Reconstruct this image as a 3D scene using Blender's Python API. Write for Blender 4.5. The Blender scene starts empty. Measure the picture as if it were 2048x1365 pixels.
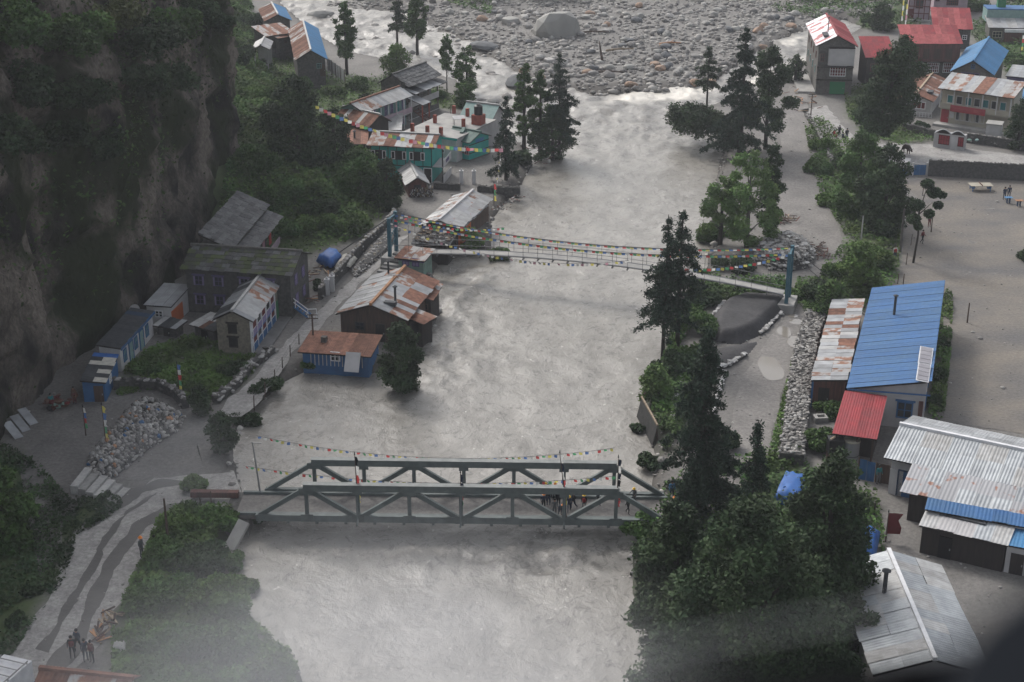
import bpy, bmesh, math, random
import numpy as np
from mathutils import Vector, Matrix
R = math.radians
sc = bpy.context.scene
# ---------------------------------------------------------------- camera
F_PX = 3038.0; PITCH = R(22.7); HC = 55.0
cam_d = bpy.data.cameras.new('camera'); cam = bpy.data.objects.new('camera', cam_d)
sc.collection.objects.link(cam); sc.camera = cam
cam.location = (0, 0, HC); cam.rotation_euler = (R(90) - PITCH, 0, 0)
cam_d.sensor_width = 36; cam_d.lens = F_PX / 2048 * 36
cam_d.clip_start = 0.05; cam_d.clip_end = 2500
cam_d.dof.use_dof = True; cam_d.dof.focus_distance = 135; cam_d.dof.aperture_fstop = 3.2
# ---------------------------------------------------------------- world, sun, exposure
SUN_EL = R(43); SUN_AZ = R(-34)        # azimuth measured from +Y towards +X: the light comes from the left and a little ahead
w = bpy.data.worlds.new('World'); sc.world = w; w.use_nodes = True
nt = w.node_tree; nt.nodes.clear()
sky = nt.nodes.new('ShaderNodeTexSky'); sky.sky_type = 'NISHITA'; sky.sun_disc = False
sky.sun_elevation = SUN_EL; sky.sun_rotation = SUN_AZ; sky.dust_density = 4; sky.air_density = 1.0; sky.ozone_density = 1
hs = nt.nodes.new('ShaderNodeHueSaturation'); hs.inputs['Saturation'].default_value = 0.35
bg = nt.nodes.new('ShaderNodeBackground'); bg.inputs['Strength'].default_value = 0.15
wo = nt.nodes.new('ShaderNodeOutputWorld')
nt.links.new(sky.outputs[0], hs.inputs['Color']); nt.links.new(hs.outputs[0], bg.inputs['Color']); nt.links.new(bg.outputs[0], wo.inputs['Surface'])
sl = bpy.data.lights.new('sun', 'SUN'); sl.energy = 1.0; sl.angle = R(12); sl.color = (1, .97, .93)
so = bpy.data.objects.new('sun', sl); sc.collection.objects.link(so)
sdir = Vector((math.sin(SUN_AZ) * math.cos(SUN_EL), math.cos(SUN_AZ) * math.cos(SUN_EL), math.sin(SUN_EL)))
so.rotation_euler = sdir.to_track_quat('Z', 'Y').to_euler(); so.location = (0, 150, 90)
sc.view_settings.view_transform = 'Standard'; sc.view_settings.look = 'None'
sc.view_settings.exposure = 0.62; sc.view_settings.gamma = 1; sc.view_settings.use_curve_mapping = False
sc.cycles.use_denoising = True; sc.cycles.max_bounces = 6; sc.cycles.diffuse_bounces = 3; sc.cycles.glossy_bounces = 2
sc.cycles.transparent_max_bounces = 8; sc.cycles.volume_bounces = 1; sc.cycles.use_adaptive_sampling = True
sc.cycles.sample_clamp_indirect = 4

# ---------------------------------------------------------------- where a pixel of the photograph meets a level
CP, SP = math.cos(PITCH), math.sin(PITCH)
def ray(px, py):
    dx = (px - 1024) / F_PX; dy = (682.5 - py) / F_PX
    return Vector((dx, CP + dy * SP, -SP + dy * CP))
def P(px, py, z=0.0):
    d = ray(px, py); t = (z - HC) / d.z
    return Vector((d.x * t, d.y * t, z))
def zfor(bx, by, ty, z0=0.0):
    y = P(bx, by, z0).y; k = (682.5 - ty) / F_PX
    return HC + y * (k * CP - SP) / (CP + k * SP)
def pxm(px, py, z=0.0):
    p = P(px, py, z); return F_PX / (p.y * CP + (HC - p.z) * SP)

# ---------------------------------------------------------------- noise
_rs = np.random.RandomState(7); _G = _rs.rand(64, 64, 64).astype(np.float32)
def vnoise(x, y, z=0.0):
    x, y, z = np.broadcast_arrays(np.asarray(x, float), np.asarray(y, float), np.asarray(z, float))
    xi, yi, zi = np.floor(x).astype(int), np.floor(y).astype(int), np.floor(z).astype(int)
    fx, fy, fz = x - xi, y - yi, z - zi
    fx, fy, fz = [f * f * (3 - 2 * f) for f in (fx, fy, fz)]
    g = lambda a, b, c: _G[(xi + a) & 63, (yi + b) & 63, (zi + c) & 63]
    l = lambda a, b, t: a + (b - a) * t
    return l(l(l(g(0,0,0), g(1,0,0), fx), l(g(0,1,0), g(1,1,0), fx), fy), l(l(g(0,0,1), g(1,0,1), fx), l(g(0,1,1), g(1,1,1), fx), fy), fz)
def fbm(x, y, z=0.0, o=4):
    s, a, t = 0, 1, 0
    for i in range(o):
        s = s + a * (vnoise(np.asarray(x) * 2**i + 13.7 * i, np.asarray(y) * 2**i + 5.1 * i, np.asarray(z) * 2**i) - .5) * 2; t += a; a *= .5
    return s / t
def sstep(a, b, x):
    t = np.clip((x - a) / (b - a), 0, 1); return t * t * (3 - 2 * t)

# ---------------------------------------------------------------- mesh helpers
def link(name, me, parent=None, mats=(), smooth=False):
    if smooth:
        me.polygons.foreach_set('use_smooth', [True] * len(me.polygons))
    for m in mats: me.materials.append(m)
    o = bpy.data.objects.new(name, me); sc.collection.objects.link(o)
    if parent is not None: o.parent = parent
    return o
def fastmesh(name, v, f, tint=None, shade_smooth=False):
    """v n x 3, f m x k (all faces the same size)"""
    v = np.ascontiguousarray(v, dtype=np.float32); f = np.ascontiguousarray(f, dtype=np.int32)
    me = bpy.data.meshes.new(name); k = f.shape[1]
    me.vertices.add(len(v)); me.vertices.foreach_set('co', v.ravel())
    me.loops.add(f.size); me.loops.foreach_set('vertex_index', f.ravel())
    me.polygons.add(len(f)); me.polygons.foreach_set('loop_start', np.arange(0, f.size, k, dtype=np.int32)); me.polygons.foreach_set('loop_total', np.full(len(f), k, dtype=np.int32))
    if shade_smooth: me.polygons.foreach_set('use_smooth', np.ones(len(f), dtype=bool))
    if tint is not None:
        dom = 'FACE' if len(tint) == len(f) else 'POINT'
        a = me.attributes.new('tint', 'FLOAT', dom); a.data.foreach_set('value', np.ascontiguousarray(tint, dtype=np.float32))
    me.update(calc_edges=True); return me
class MB:
    def __init__(s): s.v = []; s.f = []
    def add(s, vs, fs):
        n = len(s.v); s.v += [tuple(v) for v in vs]; s.f += [tuple(i + n for i in f) for f in fs]; return s
    def box(s, x0, y0, z0, x1, y1, z1):
        return s.add([(x0,y0,z0),(x1,y0,z0),(x1,y1,z0),(x0,y1,z0),(x0,y0,z1),(x1,y0,z1),(x1,y1,z1),(x0,y1,z1)],
                     [(0,3,2,1),(4,5,6,7),(0,1,5,4),(1,2,6,5),(2,3,7,6),(3,0,4,7)])
    def bar(s, a, b, w=.1, h=None, up=(0,0,1)):
        a, b = Vector(a), Vector(b); h = h or w; d = (b - a).normalized(); u = Vector(up)
        if abs(d.dot(u)) > .97: u = Vector((1, 0, 0))
        r = d.cross(u).normalized() * w / 2; t = r.cross(d).normalized() * h / 2
        return s.add([a-r-t, a+r-t, a+r+t, a-r+t, b-r-t, b+r-t, b+r+t, b-r+t], [(0,3,2,1),(4,5,6,7),(0,1,5,4),(1,2,6,5),(2,3,7,6),(3,0,4,7)])
    def tube(s, pts, rad, n=6):
        pts = [Vector(p) for p in pts]; rad = rad if isinstance(rad, (list, tuple)) else [rad] * len(pts); vs = []; fs = []
        for i, p in enumerate(pts):
            d = (pts[min(i+1, len(pts)-1)] - pts[max(i-1, 0)]).normalized(); u = Vector((0,0,1)) if abs(d.z) < .9 else Vector((1,0,0))
            x = d.cross(u).normalized(); y = d.cross(x)
            vs += [p + (x * math.cos(2*math.pi*k/n) + y * math.sin(2*math.pi*k/n)) * rad[i] for k in range(n)]
        for i in range(len(pts)-1):
            for k in range(n): fs.append((i*n+k, i*n+(k+1)%n, (i+1)*n+(k+1)%n, (i+1)*n+k))
        fs += [tuple(range(n-1,-1,-1)), tuple(range((len(pts)-1)*n, len(pts)*n))]
        return s.add(vs, fs)
    def quad(s, a, b, c, d, t=0.0):
        a, b, c, d = map(Vector, (a, b, c, d))
        if not t: return s.add([a,b,c,d], [(0,1,2,3)])
        n = (b-a).cross(d-a).normalized() * t
        return s.add([a-n,b-n,c-n,d-n,a,b,c,d], [(3,2,1,0),(4,5,6,7),(0,1,5,4),(1,2,6,5),(2,3,7,6),(3,0,4,7)])
    def mesh(s, name):
        me = bpy.data.meshes.new(name); me.from_pydata(s.v, [], s.f)
        bm = bmesh.new(); bm.from_mesh(me); bmesh.ops.recalc_face_normals(bm, faces=bm.faces); bm.to_mesh(me); bm.free(); return me
    def build(s, name, mat, parent=None, smooth=False): return link(name, s.mesh(name), parent, [mat], smooth)
def tag(o, label=None, cat=None, group=None, kind=None):
    if label: o['label'] = label
    if cat: o['category'] = cat
    if group: o['group'] = group
    if kind: o['kind'] = kind
    return o
def empty(name, loc, rz=0, label=None, cat=None, group=None):
    o = bpy.data.objects.new(name, None); o.empty_display_size = .3; sc.collection.objects.link(o); o.location = loc; o.rotation_euler = (0, 0, rz)
    return tag(o, label, cat, group)
KIDS = {}
def children(o): return [c for c in bpy.data.objects if c.parent == o]
def copy_tree(o, kids=None):
    c = o.copy(); sc.collection.objects.link(c)
    for ch in (kids if kids is not None else children(o)):
        d = ch.copy(); sc.collection.objects.link(d); d.parent = c
        for g in (children(ch) if kids is None else ()):
            e = g.copy(); sc.collection.objects.link(e); e.parent = d
    return c

# ---------------------------------------------------------------- materials
def mat(name, col, col2=None, rough=.8, scale=2.0, bump=.0, bscale=12, metal=0, stretch=None, spec=.3, contrast=(.35,.65), tint=0, detail=5, rnd=0, speck=0):
    m = bpy.data.materials.new(name); m.use_nodes = True; t = m.node_tree; b = t.nodes['Principled BSDF']; L = t.links.new
    b.inputs['Roughness'].default_value = rough; b.inputs['Metallic'].default_value = metal; b.inputs['Specular IOR Level'].default_value = spec
    tc = t.nodes.new('ShaderNodeTexCoord'); mp = t.nodes.new('ShaderNodeMapping'); L(tc.outputs['Object'], mp.inputs['Vector'])
    if stretch: mp.inputs['Scale'].default_value = stretch
    if rnd:
        oi = t.nodes.new('ShaderNodeObjectInfo'); om = t.nodes.new('ShaderNodeMath'); om.operation = 'MULTIPLY'; om.inputs[1].default_value = 57.3; L(oi.outputs['Random'], om.inputs[0]); L(om.outputs[0], mp.inputs['Location'])
    cs = None
    if col2 is not None:
        n = t.nodes.new('ShaderNodeTexNoise'); n.inputs['Scale'].default_value = scale; n.inputs['Detail'].default_value = detail; L(mp.outputs[0], n.inputs['Vector'])
        r = t.nodes.new('ShaderNodeMapRange'); r.inputs['From Min'].default_value = contrast[0]; r.inputs['From Max'].default_value = contrast[1]; L(n.outputs[0], r.inputs['Value'])
        x = t.nodes.new('ShaderNodeMix'); x.data_type = 'RGBA'; x.inputs['A'].default_value = (*col, 1); x.inputs['B'].default_value = (*col2, 1); L(r.outputs[0], x.inputs['Factor']); cs = x.outputs['Result']
    else:
        b.inputs['Base Color'].default_value = (*col, 1)
    if speck and cs is not None:
        n = t.nodes.new('ShaderNodeTexNoise'); n.inputs['Scale'].default_value = 3.1; n.inputs['Detail'].default_value = 8; n.inputs['Roughness'].default_value = .75; L(mp.outputs[0], n.inputs['Vector'])
        k = t.nodes.new('ShaderNodeMapRange'); k.inputs['From Min'].default_value = .35; k.inputs['From Max'].default_value = .65; k.inputs['To Min'].default_value = 1 - speck; k.inputs['To Max'].default_value = 1 + speck; L(n.outputs[0], k.inputs['Value'])
        h = t.nodes.new('ShaderNodeHueSaturation'); L(k.outputs[0], h.inputs['Value']); L(cs, h.inputs['Color']); cs = h.outputs[0]
    if (tint or rnd):
        if cs is None:
            g = t.nodes.new('ShaderNodeRGB'); g.outputs[0].default_value = (*col, 1); cs = g.outputs[0]
        h = t.nodes.new('ShaderNodeHueSaturation')
        if tint:
            a = t.nodes.new('ShaderNodeAttribute'); a.attribute_name = 'tint'; src = a.outputs['Fac']; amt = tint
        else:
            a = t.nodes.new('ShaderNodeObjectInfo'); src = a.outputs['Random']; amt = rnd
        k = t.nodes.new('ShaderNodeMapRange'); k.inputs['To Min'].default_value = 1 - amt; k.inputs['To Max'].default_value = 1 + amt; L(src, k.inputs['Value']); L(k.outputs[0], h.inputs['Value'])
        if tint:
            k2 = t.nodes.new('ShaderNodeMapRange'); k2.inputs['To Min'].default_value = .485; k2.inputs['To Max'].default_value = .515; L(src, k2.inputs['Value']); L(k2.outputs[0], h.inputs['Hue'])
        L(cs, h.inputs['Color']); cs = h.outputs[0]
    if cs is not None: L(cs, b.inputs['Base Color'])
    if bump:
        n = t.nodes.new('ShaderNodeTexNoise'); n.inputs['Scale'].default_value = bscale; n.inputs['Detail'].default_value = 6; L(mp.outputs[0], n.inputs['Vector'])
        u = t.nodes.new('ShaderNodeBump'); u.inputs['Strength'].default_value = bump; u.inputs['Distance'].default_value = .1; L(n.outputs[0], u.inputs['Height']); L(u.outputs[0], b.inputs['Normal'])
    return m
M = {}
def dm(k, *a, **kw): M[k] = mat(k, *a, **kw)
# sheet metal
dm('iron_grey', (.30,.31,.32), (.21,.215,.22), rough=.55, scale=1.2, metal=.0, rnd=.22, spec=.5)
dm('iron_pale', (.37,.37,.365), (.27,.265,.255), rough=.5, scale=1.5, rnd=.15, spec=.5)
dm('iron_rust', (.22,.11,.075), (.13,.065,.048), rough=.85, scale=2.2, rnd=.3, spec=.2)
dm('iron_patchy', (.34,.33,.32), (.22,.11,.07), rough=.7, scale=1.1, rnd=.2, spec=.3, contrast=(.45,.56))
dm('iron_dark', (.055,.06,.065), (.035,.036,.04), rough=.7, rnd=.2)
dm('iron_green', (.07,.13,.11), (.055,.10,.09), rough=.6, rnd=.1)
dm('iron_blue', (.045,.12,.27), (.055,.125,.24), rough=.6, scale=.5, rnd=.09, spec=.15, speck=.12)
dm('iron_sky', (.06,.19,.36), (.065,.17,.31), rough=.6, scale=.6, rnd=.08, spec=.15, speck=.12)
dm('iron_red', (.27,.042,.048), (.20,.045,.05), rough=.65, scale=.8, rnd=.12, spec=.12, speck=.15)
dm('iron_pink', (.34,.085,.085), (.25,.06,.062), rough=.65, scale=1.5, rnd=.18, spec=.12, speck=.15)
dm('iron_whitered', (.70,.68,.70), (.38,.09,.09), rough=.5, scale=.45, rnd=.06, contrast=(.50,.56))
dm('iron_silver', (.34,.36,.37), (.25,.265,.28), rough=.45, scale=1.3, metal=.2, rnd=.12, spec=.5)
dm('iron_silverrust', (.33,.33,.34), (.28,.15,.11), rough=.6, scale=1.3, rnd=.08, contrast=(.60,.67))
dm('iron_teal', (.20,.30,.28), (.16,.25,.24), rough=.6, rnd=.08)
# masonry, wood, paint
dm('stone_wall', (.125,.12,.11), (.07,.067,.062), scale=3.5, bump=.5, bscale=6, contrast=(.3,.7))
dm('stone_tan', (.23,.205,.165), (.15,.135,.11), scale=4, bump=.4, bscale=7)
dm('stone_dark', (.085,.082,.078), (.045,.044,.043), scale=3.5, bump=.5, bscale=6)
dm('slate', (.12,.12,.12), (.075,.075,.077), scale=3, bump=.3, rnd=.35)
dm('slate_moss', (.065,.085,.03), (.06,.06,.055), scale=.9, bump=.3, rnd=.35, contrast=(.4,.6))
dm('concrete', (.33,.32,.30), (.24,.235,.225), scale=.8, bump=.2)
dm('concrete_dark', (.17,.165,.16), (.12,.117,.113), scale=1.2, bump=.2)
dm('plaster_grey', (.42,.41,.41), (.34,.33,.33), scale=.8)
dm('plaster_white', (.50,.49,.49), (.40,.39,.385), scale=1.0)
dm('plaster_cream', (.36,.33,.26), (.29,.265,.22), scale=.8)
dm('plaster_pink', (.36,.28,.31), (.28,.22,.25), scale=.8)
dm('paint_teal', (.035,.33,.29), (.03,.27,.245), scale=1.0, rough=.6)
dm('paint_teal_dull', (.13,.235,.23), (.10,.18,.18), scale=1.2, rough=.7)
dm('paint_green', (.03,.16,.07), rough=.6)
dm('paint_mint', (.20,.29,.25), (.15,.22,.19), scale=1.5)
dm('paint_blue', (.035,.115,.25), (.03,.09,.20), scale=1.5, rough=.6)
dm('paint_darkblue', (.035,.06,.11), (.025,.045,.085), scale=1.5)
dm('paint_purple', (.10,.08,.17), rough=.6)
dm('paint_lilac', (.22,.18,.31), rough=.6)
dm('paint_white', (.66,.66,.67), (.55,.55,.56), scale=2, rough=.6)
dm('paint_red', (.30,.035,.045), (.24,.03,.04), rough=.6)
dm('paint_orange', (.45,.11,.03), rough=.6)
dm('brick_red', (.30,.075,.05), (.22,.055,.04), scale=3)
dm('wood_brown', (.085,.055,.042), (.05,.034,.028), scale=1.5, stretch=(4,4,.4), bump=.2)
dm('wood_dark', (.035,.028,.026), (.022,.019,.018), scale=1.5, stretch=(4,4,.4))
dm('wood_red', (.13,.055,.045), (.07,.035,.03), scale=1.5, stretch=(4,4,.4))
dm('wood_pale', (.34,.27,.19), (.22,.17,.12), scale=3, rnd=.35)
dm('wood_fresh', (.42,.22,.11), (.30,.15,.08), scale=3, rnd=.25)
dm('log_grey', (.22,.21,.20), (.10,.095,.09), scale=4, rnd=.5)
dm('bark', (.045,.038,.032), (.028,.024,.021), scale=3, stretch=(2,2,.5), bump=.4)
dm('bark_pale', (.11,.10,.09), (.06,.055,.05), scale=3, stretch=(2,2,.5), bump=.4)
dm('glass', (.02,.025,.03), rough=.12, spec=.6)
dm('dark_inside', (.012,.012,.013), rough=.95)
dm('steel_paint', (.12,.14,.137), (.085,.10,.098), scale=1.5, rough=.6, rnd=.08)
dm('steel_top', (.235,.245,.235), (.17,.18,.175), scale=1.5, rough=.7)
dm('steel_blue', (.045,.125,.165), (.035,.10,.13), scale=2, rough=.6)
dm('steel_grey', (.25,.25,.25), rough=.5, metal=.4)
dm('cable', (.09,.09,.09), rough=.6)
dm('plastic_black', (.012,.012,.014), rough=.45)
dm('tarp_blue', (.03,.12,.36), (.022,.085,.27), rough=.5, scale=2)
dm('tarp_light', (.55,.52,.45), (.38,.36,.32), rough=.7, scale=2)
dm('cloth_white', (.62,.62,.60), rough=.9); dm('cloth_red', (.46,.07,.07), rough=.9); dm('cloth_yellow', (.55,.49,.13), rough=.9)
dm('cloth_green', (.09,.30,.15), rough=.9); dm('cloth_blue', (.10,.18,.38), rough=.9); dm('cloth_pink', (.46,.25,.30), rough=.9)
dm('cloth_black', (.018,.02,.024), rough=.9); dm('cloth_navy', (.03,.04,.065), rough=.9); dm('cloth_grey', (.10,.105,.11), rough=.9)
dm('cloth_maroon', (.11,.018,.02), rough=.9); dm('cloth_brown', (.10,.05,.035), rough=.9); dm('cloth_teal', (.03,.16,.17), rough=.9)
dm('helmet_yellow', (.72,.45,.04), rough=.35); dm('helmet_orange', (.72,.22,.03), rough=.35); dm('skin', (.27,.15,.10), rough=.6); dm('hair', (.012,.01,.009), rough=.6)
dm('fur_dark', (.03,.02,.018), (.05,.03,.024), scale=5, rough=.95)
dm('mud', (.165,.156,.146), (.11,.105,.10), scale=.35, speck=.3, bump=.35, bscale=2.5, contrast=(.3,.7))
dm('path_concrete', (.31,.30,.285), (.225,.215,.205), scale=.5, bump=.15, bscale=5, speck=.28)
dm('gravel_pale', (.32,.31,.29), (.23,.22,.21), scale=.6, bump=.4, bscale=4, speck=.3)
dm('barrier_grey', (.085,.083,.08), (.06,.06,.058), scale=2)
dm('road_dirt', (.20,.188,.175), (.14,.132,.125), scale=.3, speck=.3, bump=.35, bscale=3, contrast=(.3,.7))
dm('road_wet', (.10,.097,.093), (.075,.072,.07), rough=.45, scale=.5, bump=.2, bscale=3)
dm('coal_sand', (.055,.053,.055), (.035,.034,.036), scale=.4, bump=.25, bscale=4, speck=.28)
dm('yard', (.175,.155,.13), (.105,.10,.097), scale=.13, stretch=(1,1.6,1), detail=9, bump=.3, bscale=2, contrast=(.35,.65), speck=.28)
dm('puddle', (.20,.182,.155), rough=.12, spec=.5)
dm('rubber', (.006,.006,.007), rough=.6); dm('cabin_trim', (.035,.037,.042), rough=.55)
dm('rock', (.31,.297,.28), (.20,.192,.184), scale=1.3, bump=.5, bscale=3, rnd=.4)
dm('rock_tint', (.31,.292,.27), (.19,.182,.172), scale=.8, bump=.4, bscale=3, tint=.55)
dm('rock_white', (.55,.54,.52), (.38,.37,.36), scale=3, rnd=.2)
dm('solar', (.26,.25,.27), (.20,.19,.21), scale=1, rough=.3)
# leaves
def leafmat(k, c, c2, tint=.5):
    m = mat(k, c, c2, rough=.75, scale=.35, tint=tint, spec=.15, contrast=(.35,.65)); M[k] = m
leafmat('leaf_dark', (.046,.072,.030), (.024,.042,.020))
leafmat('leaf_mid', (.078,.135,.036), (.042,.080,.026))
leafmat('leaf_light', (.13,.20,.06), (.085,.145,.048))
leafmat('leaf_conifer', (.033,.054,.033), (.020,.036,.024), .45)
leafmat('leaf_shrub', (.105,.165,.042), (.055,.095,.03))
leafmat('leaf_olive', (.11,.12,.045), (.055,.07,.03))
leafmat('leaf_cliff', (.058,.090,.027), (.02,.032,.013), .6)
leafmat('grass_cover', (.095,.155,.038), (.055,.095,.028), .45)

for k_ in ('white','red','yellow','green','blue','pink'):
    m_ = M['cloth_' + k_]; t_ = m_.node_tree; b_ = t_.nodes['Principled BSDF']; tr = t_.nodes.new('ShaderNodeBsdfTranslucent'); tr.inputs['Color'].default_value = b_.inputs['Base Color'].default_value; mx_ = t_.nodes.new('ShaderNodeMixShader'); mx_.inputs[0].default_value = .5
    t_.links.new(b_.outputs[0], mx_.inputs[1]); t_.links.new(tr.outputs[0], mx_.inputs[2]); t_.links.new(mx_.outputs[0], t_.nodes['Material Output'].inputs['Surface'])
# ---------------------------------------------------------------- ground
def poly(px, z=0.0): return np.array([[P(a, b, z).x, P(a, b, z).y] for a, b in px])
def sdist(x, y, pl):
    """signed distance to a polygon, positive inside"""
    x = np.asarray(x, float); y = np.asarray(y, float); d = np.full(x.shape, 1e9); ins = np.zeros(x.shape, bool); n = len(pl)
    for i in range(n):
        ax, ay = pl[i]; bx, by = pl[(i + 1) % n]; ex, ey = bx - ax, by - ay
        t = np.clip(((x - ax) * ex + (y - ay) * ey) / (ex * ex + ey * ey), 0, 1)
        d = np.minimum(d, np.hypot(x - ax - t * ex, y - ay - t * ey))
        c = ((ay > y) != (by > y)); xs = ax + (y - ay) / (ey if ey else 1e-9) * ex; ins ^= c & (x < xs)
    return np.where(ins, d, -d)
WZ = -0.9
river = poly([(640,1500),(600,1330),(500,1235),(432,1130),(470,1060),(500,1030),(478,960),(468,880),(500,825),(575,765),(600,748),(745,752),(865,690),(880,600),(868,545),(900,525),(985,505),(985,440),(1040,375),(1068,330),(1050,290),(985,300),(960,240),(925,170),(800,130),(700,110),(640,75),(570,15),(540,-60),(760,-60),(800,20),(900,60),(1000,130),(1050,160),(1150,185),(1230,180),(1380,178),(1440,165),(1480,130),(1570,80),(1680,35),(1720,60),(1640,110),(1600,135),(1560,165),(1490,190),(1400,225),(1420,265),(1445,300),(1425,380),(1415,520),(1405,585),(1340,640),(1320,720),(1290,775),(1288,850),(1310,905),(1300,985),(1300,1040),(1262,1110),(1260,1190),(1290,1300),(1330,1500)], WZ)
bar = poly([(600,-70),(640,10),(790,25),(900,75),(1010,125),(1060,168),(1160,180),(1260,186),(1380,176),(1440,160),(1500,118),(1600,66),(1760,20),(1830,-70)], 0)
flats = []
def hill_line(y): return np.interp(y, [150, 162, 188, 213, 243, 300, 420], [-14, -15, -19, -27, -37, -50, -75])
CLB = [(-58, 60), (-49, 85), (-44, 100)] + [tuple(P(*q).xy) for q in [(0,872),(60,800),(110,745),(250,655),(330,590),(400,505),(440,445),(468,405)]] + [(-36.5, 190), (-41, 215), (-50, 240), (-66, 270), (-90, 300), (-130, 340)]
clb = np.array(CLB)
def ground_h(x, y):
    x = np.asarray(x, float); y = np.asarray(y, float)
    n = fbm(x * .09, y * .09, 3.3)
    hd = hill_line(y) - x
    h = np.clip(hd, 0, None) * .42 * sstep(157, 172, y)
    h = np.minimum(h, 9 + hd * .12) * (1 + .35 * n) * (hd > 0)
    # far bank behind the boulder plain, and the slope behind the top right houses
    h = h + sstep(318, 350, y + .0 * x) * 5 * (1 + n) + np.clip(y - 345, 0, 200) * .25
    s = sdist(x, y, river)
    b = sdist(x, y, bar)
    dep = sstep(-1.0, 1.4, s) * 2.6
    h = h - dep
    h = np.where(b > -1, np.maximum(h, -1.5 + sstep(-1, 3.5, b) * (1.5 + .55 * fbm(x * .06, y * .10, 9) + .2 * n)), h)
    # the near left bank drops to the water
    return h
gx = np.concatenate([np.arange(-150, -62, 4.0), np.arange(-62, 100, 1.0), np.arange(100, 190.1, 4.0)]); gy = np.concatenate([np.arange(40, 330, 1.0), np.arange(330, 620, 5.0)])
X, Y = np.meshgrid(gx, gy); Z = ground_h(X, Y)
fine = fbm(X * .9, Y * .9, 1.7, 3)
GS = sdist(X, Y, river)
nv = X.size; idx = np.arange(nv).reshape(X.shape)
F = np.stack([idx[:-1, :-1], idx[:-1, 1:], idx[1:, 1:], idx[1:, :-1]], -1).reshape(-1, 4)
green = [poly(q) for q in [
    [(240,790),(255,735),(320,690),(430,665),(440,712),(512,715),(510,740),(440,800),(380,800),(330,775)],        # lawn by the lodge
    [(455,560),(470,500),(530,440),(470,300),(455,100),(520,60),(660,150),(760,160),(800,130),(900,190),(930,220),(820,215),(700,230),(660,260),(700,300),(800,330),(800,400),(765,430),(740,470),(650,500),(610,510),(600,560)],
    [(232,1240),(305,1085),(350,1020),(470,1025),(505,1050),(470,1100),(440,1150),(500,1250),(600,1340),(640,1500),(240,1500)],
    [(-60,860),(70,930),(140,1010),(225,980),(240,1020),(150,1070),(120,1160),(0,1330),(-60,1400)],
    [(1592,600),(1600,560),(1655,560),(1660,600),(1627,680),(1602,760),(1590,860),(1572,940),(1535,950),(1560,850),(1580,760),(1605,680),(1622,630)],
    [(1610,250),(1640,240),(1760,330),(1800,380),(1790,560),(1700,640),(1640,620),(1650,540),(1700,480),(1640,380)],
    [(1700,230),(1800,240),(1820,262),(1870,280),(1800,290),(1730,270)],
    [(1690,180),(1800,160),(1810,200),(1700,240)],
    [(1260,960),(1330,980),(1560,900),(1660,960),(1750,1000),(1760,1100),(1660,1130),(1740,1400),(1260,1400)],
    [(1290,720),(1400,700),(1420,760),(1330,900),(1300,850)], [(1310,580),(1560,560),(1590,600),(1420,600),(1330,720)],
    [(1860,610),(1900,590),(1895,700),(1880,840),(1862,840),(1880,700)],
    [(1935,60),(2060,-20),(2300,-60),(2300,300),(2060,240),(2020,150)],
    [(1540,20),(1750,-30),(1830,0),(1840,60),(1740,60)],
    [(980,30),(1000,-60),(800,-60),(900,10)]]]
gm = np.zeros(X.shape)
for g in green: gm = np.maximum(gm, sstep(-.8, 1.2, sdist(X, Y, g) + fine * 1.6))
gm = np.maximum(gm, sstep(.6, 2.0, hill_line(Y) - X + fine) * (Y > 160) * (Y < 320))
gm = np.maximum(gm, (Y > 322) * .9 * sstep(-.3, .2, fbm(X * .05, Y * .05, 4)))
gm = np.where(sdist(X, Y, bar) > -2, 0, gm)
me = fastmesh('ground', np.stack([X.ravel(), Y.ravel(), (Z + fine * .05 * (Z > -.3)).ravel()], 1), F, shade_smooth=True)
a = me.attributes.new('green', 'FLOAT', 'POINT'); a.data.foreach_set('value', gm.ravel().astype(np.float32))
a = me.attributes.new('wet', 'FLOAT', 'POINT'); a.data.foreach_set('value', (sstep(-2.6, -.2, GS + fine * 1.5) * (np.abs(GS) < 6)).ravel().astype(np.float32))
m = mat('ground_soil', (.175,.165,.153), (.112,.107,.10), scale=.25, speck=.3, bump=.45, bscale=2.2, contrast=(.3,.7)); t = m.node_tree; b = t.nodes['Principled BSDF']
src = b.inputs['Base Color'].links[0].from_socket
at = t.nodes.new('ShaderNodeAttribute'); at.attribute_name = 'green'
nz = t.nodes.new('ShaderNodeTexNoise'); nz.inputs['Scale'].default_value = .9; nz.inputs['Detail'].default_value = 6
tcg = t.nodes.new('ShaderNodeTexCoord'); t.links.new(tcg.outputs['Object'], nz.inputs['Vector'])
gc = t.nodes.new('ShaderNodeMix'); gc.data_type = 'RGBA'; gc.inputs['A'].default_value = (.035,.052,.020,1); gc.inputs['B'].default_value = (.075,.105,.036,1); t.links.new(nz.outputs[0], gc.inputs['Factor'])
mx = t.nodes.new('ShaderNodeMix'); mx.data_type = 'RGBA'; t.links.new(at.outputs['Fac'], mx.inputs['Factor']); t.links.new(src, mx.inputs['A']); t.links.new(gc.outputs['Result'], mx.inputs['B'])
wa = t.nodes.new('ShaderNodeAttribute'); wa.attribute_name = 'wet'; wm = t.nodes.new('ShaderNodeMix'); wm.data_type = 'RGBA'; wm.blend_type = 'MULTIPLY'; wm.inputs['B'].default_value = (.45,.43,.41,1); t.links.new(wa.outputs['Fac'], wm.inputs['Factor']); t.links.new(mx.outputs['Result'], wm.inputs['A']); t.links.new(wm.outputs['Result'], b.inputs['Base Color'])
link('ground', me, None, [m])['kind'] = 'structure'
def gz(x, y): return float(ground_h(np.array([x]), np.array([y]))[0])
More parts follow.
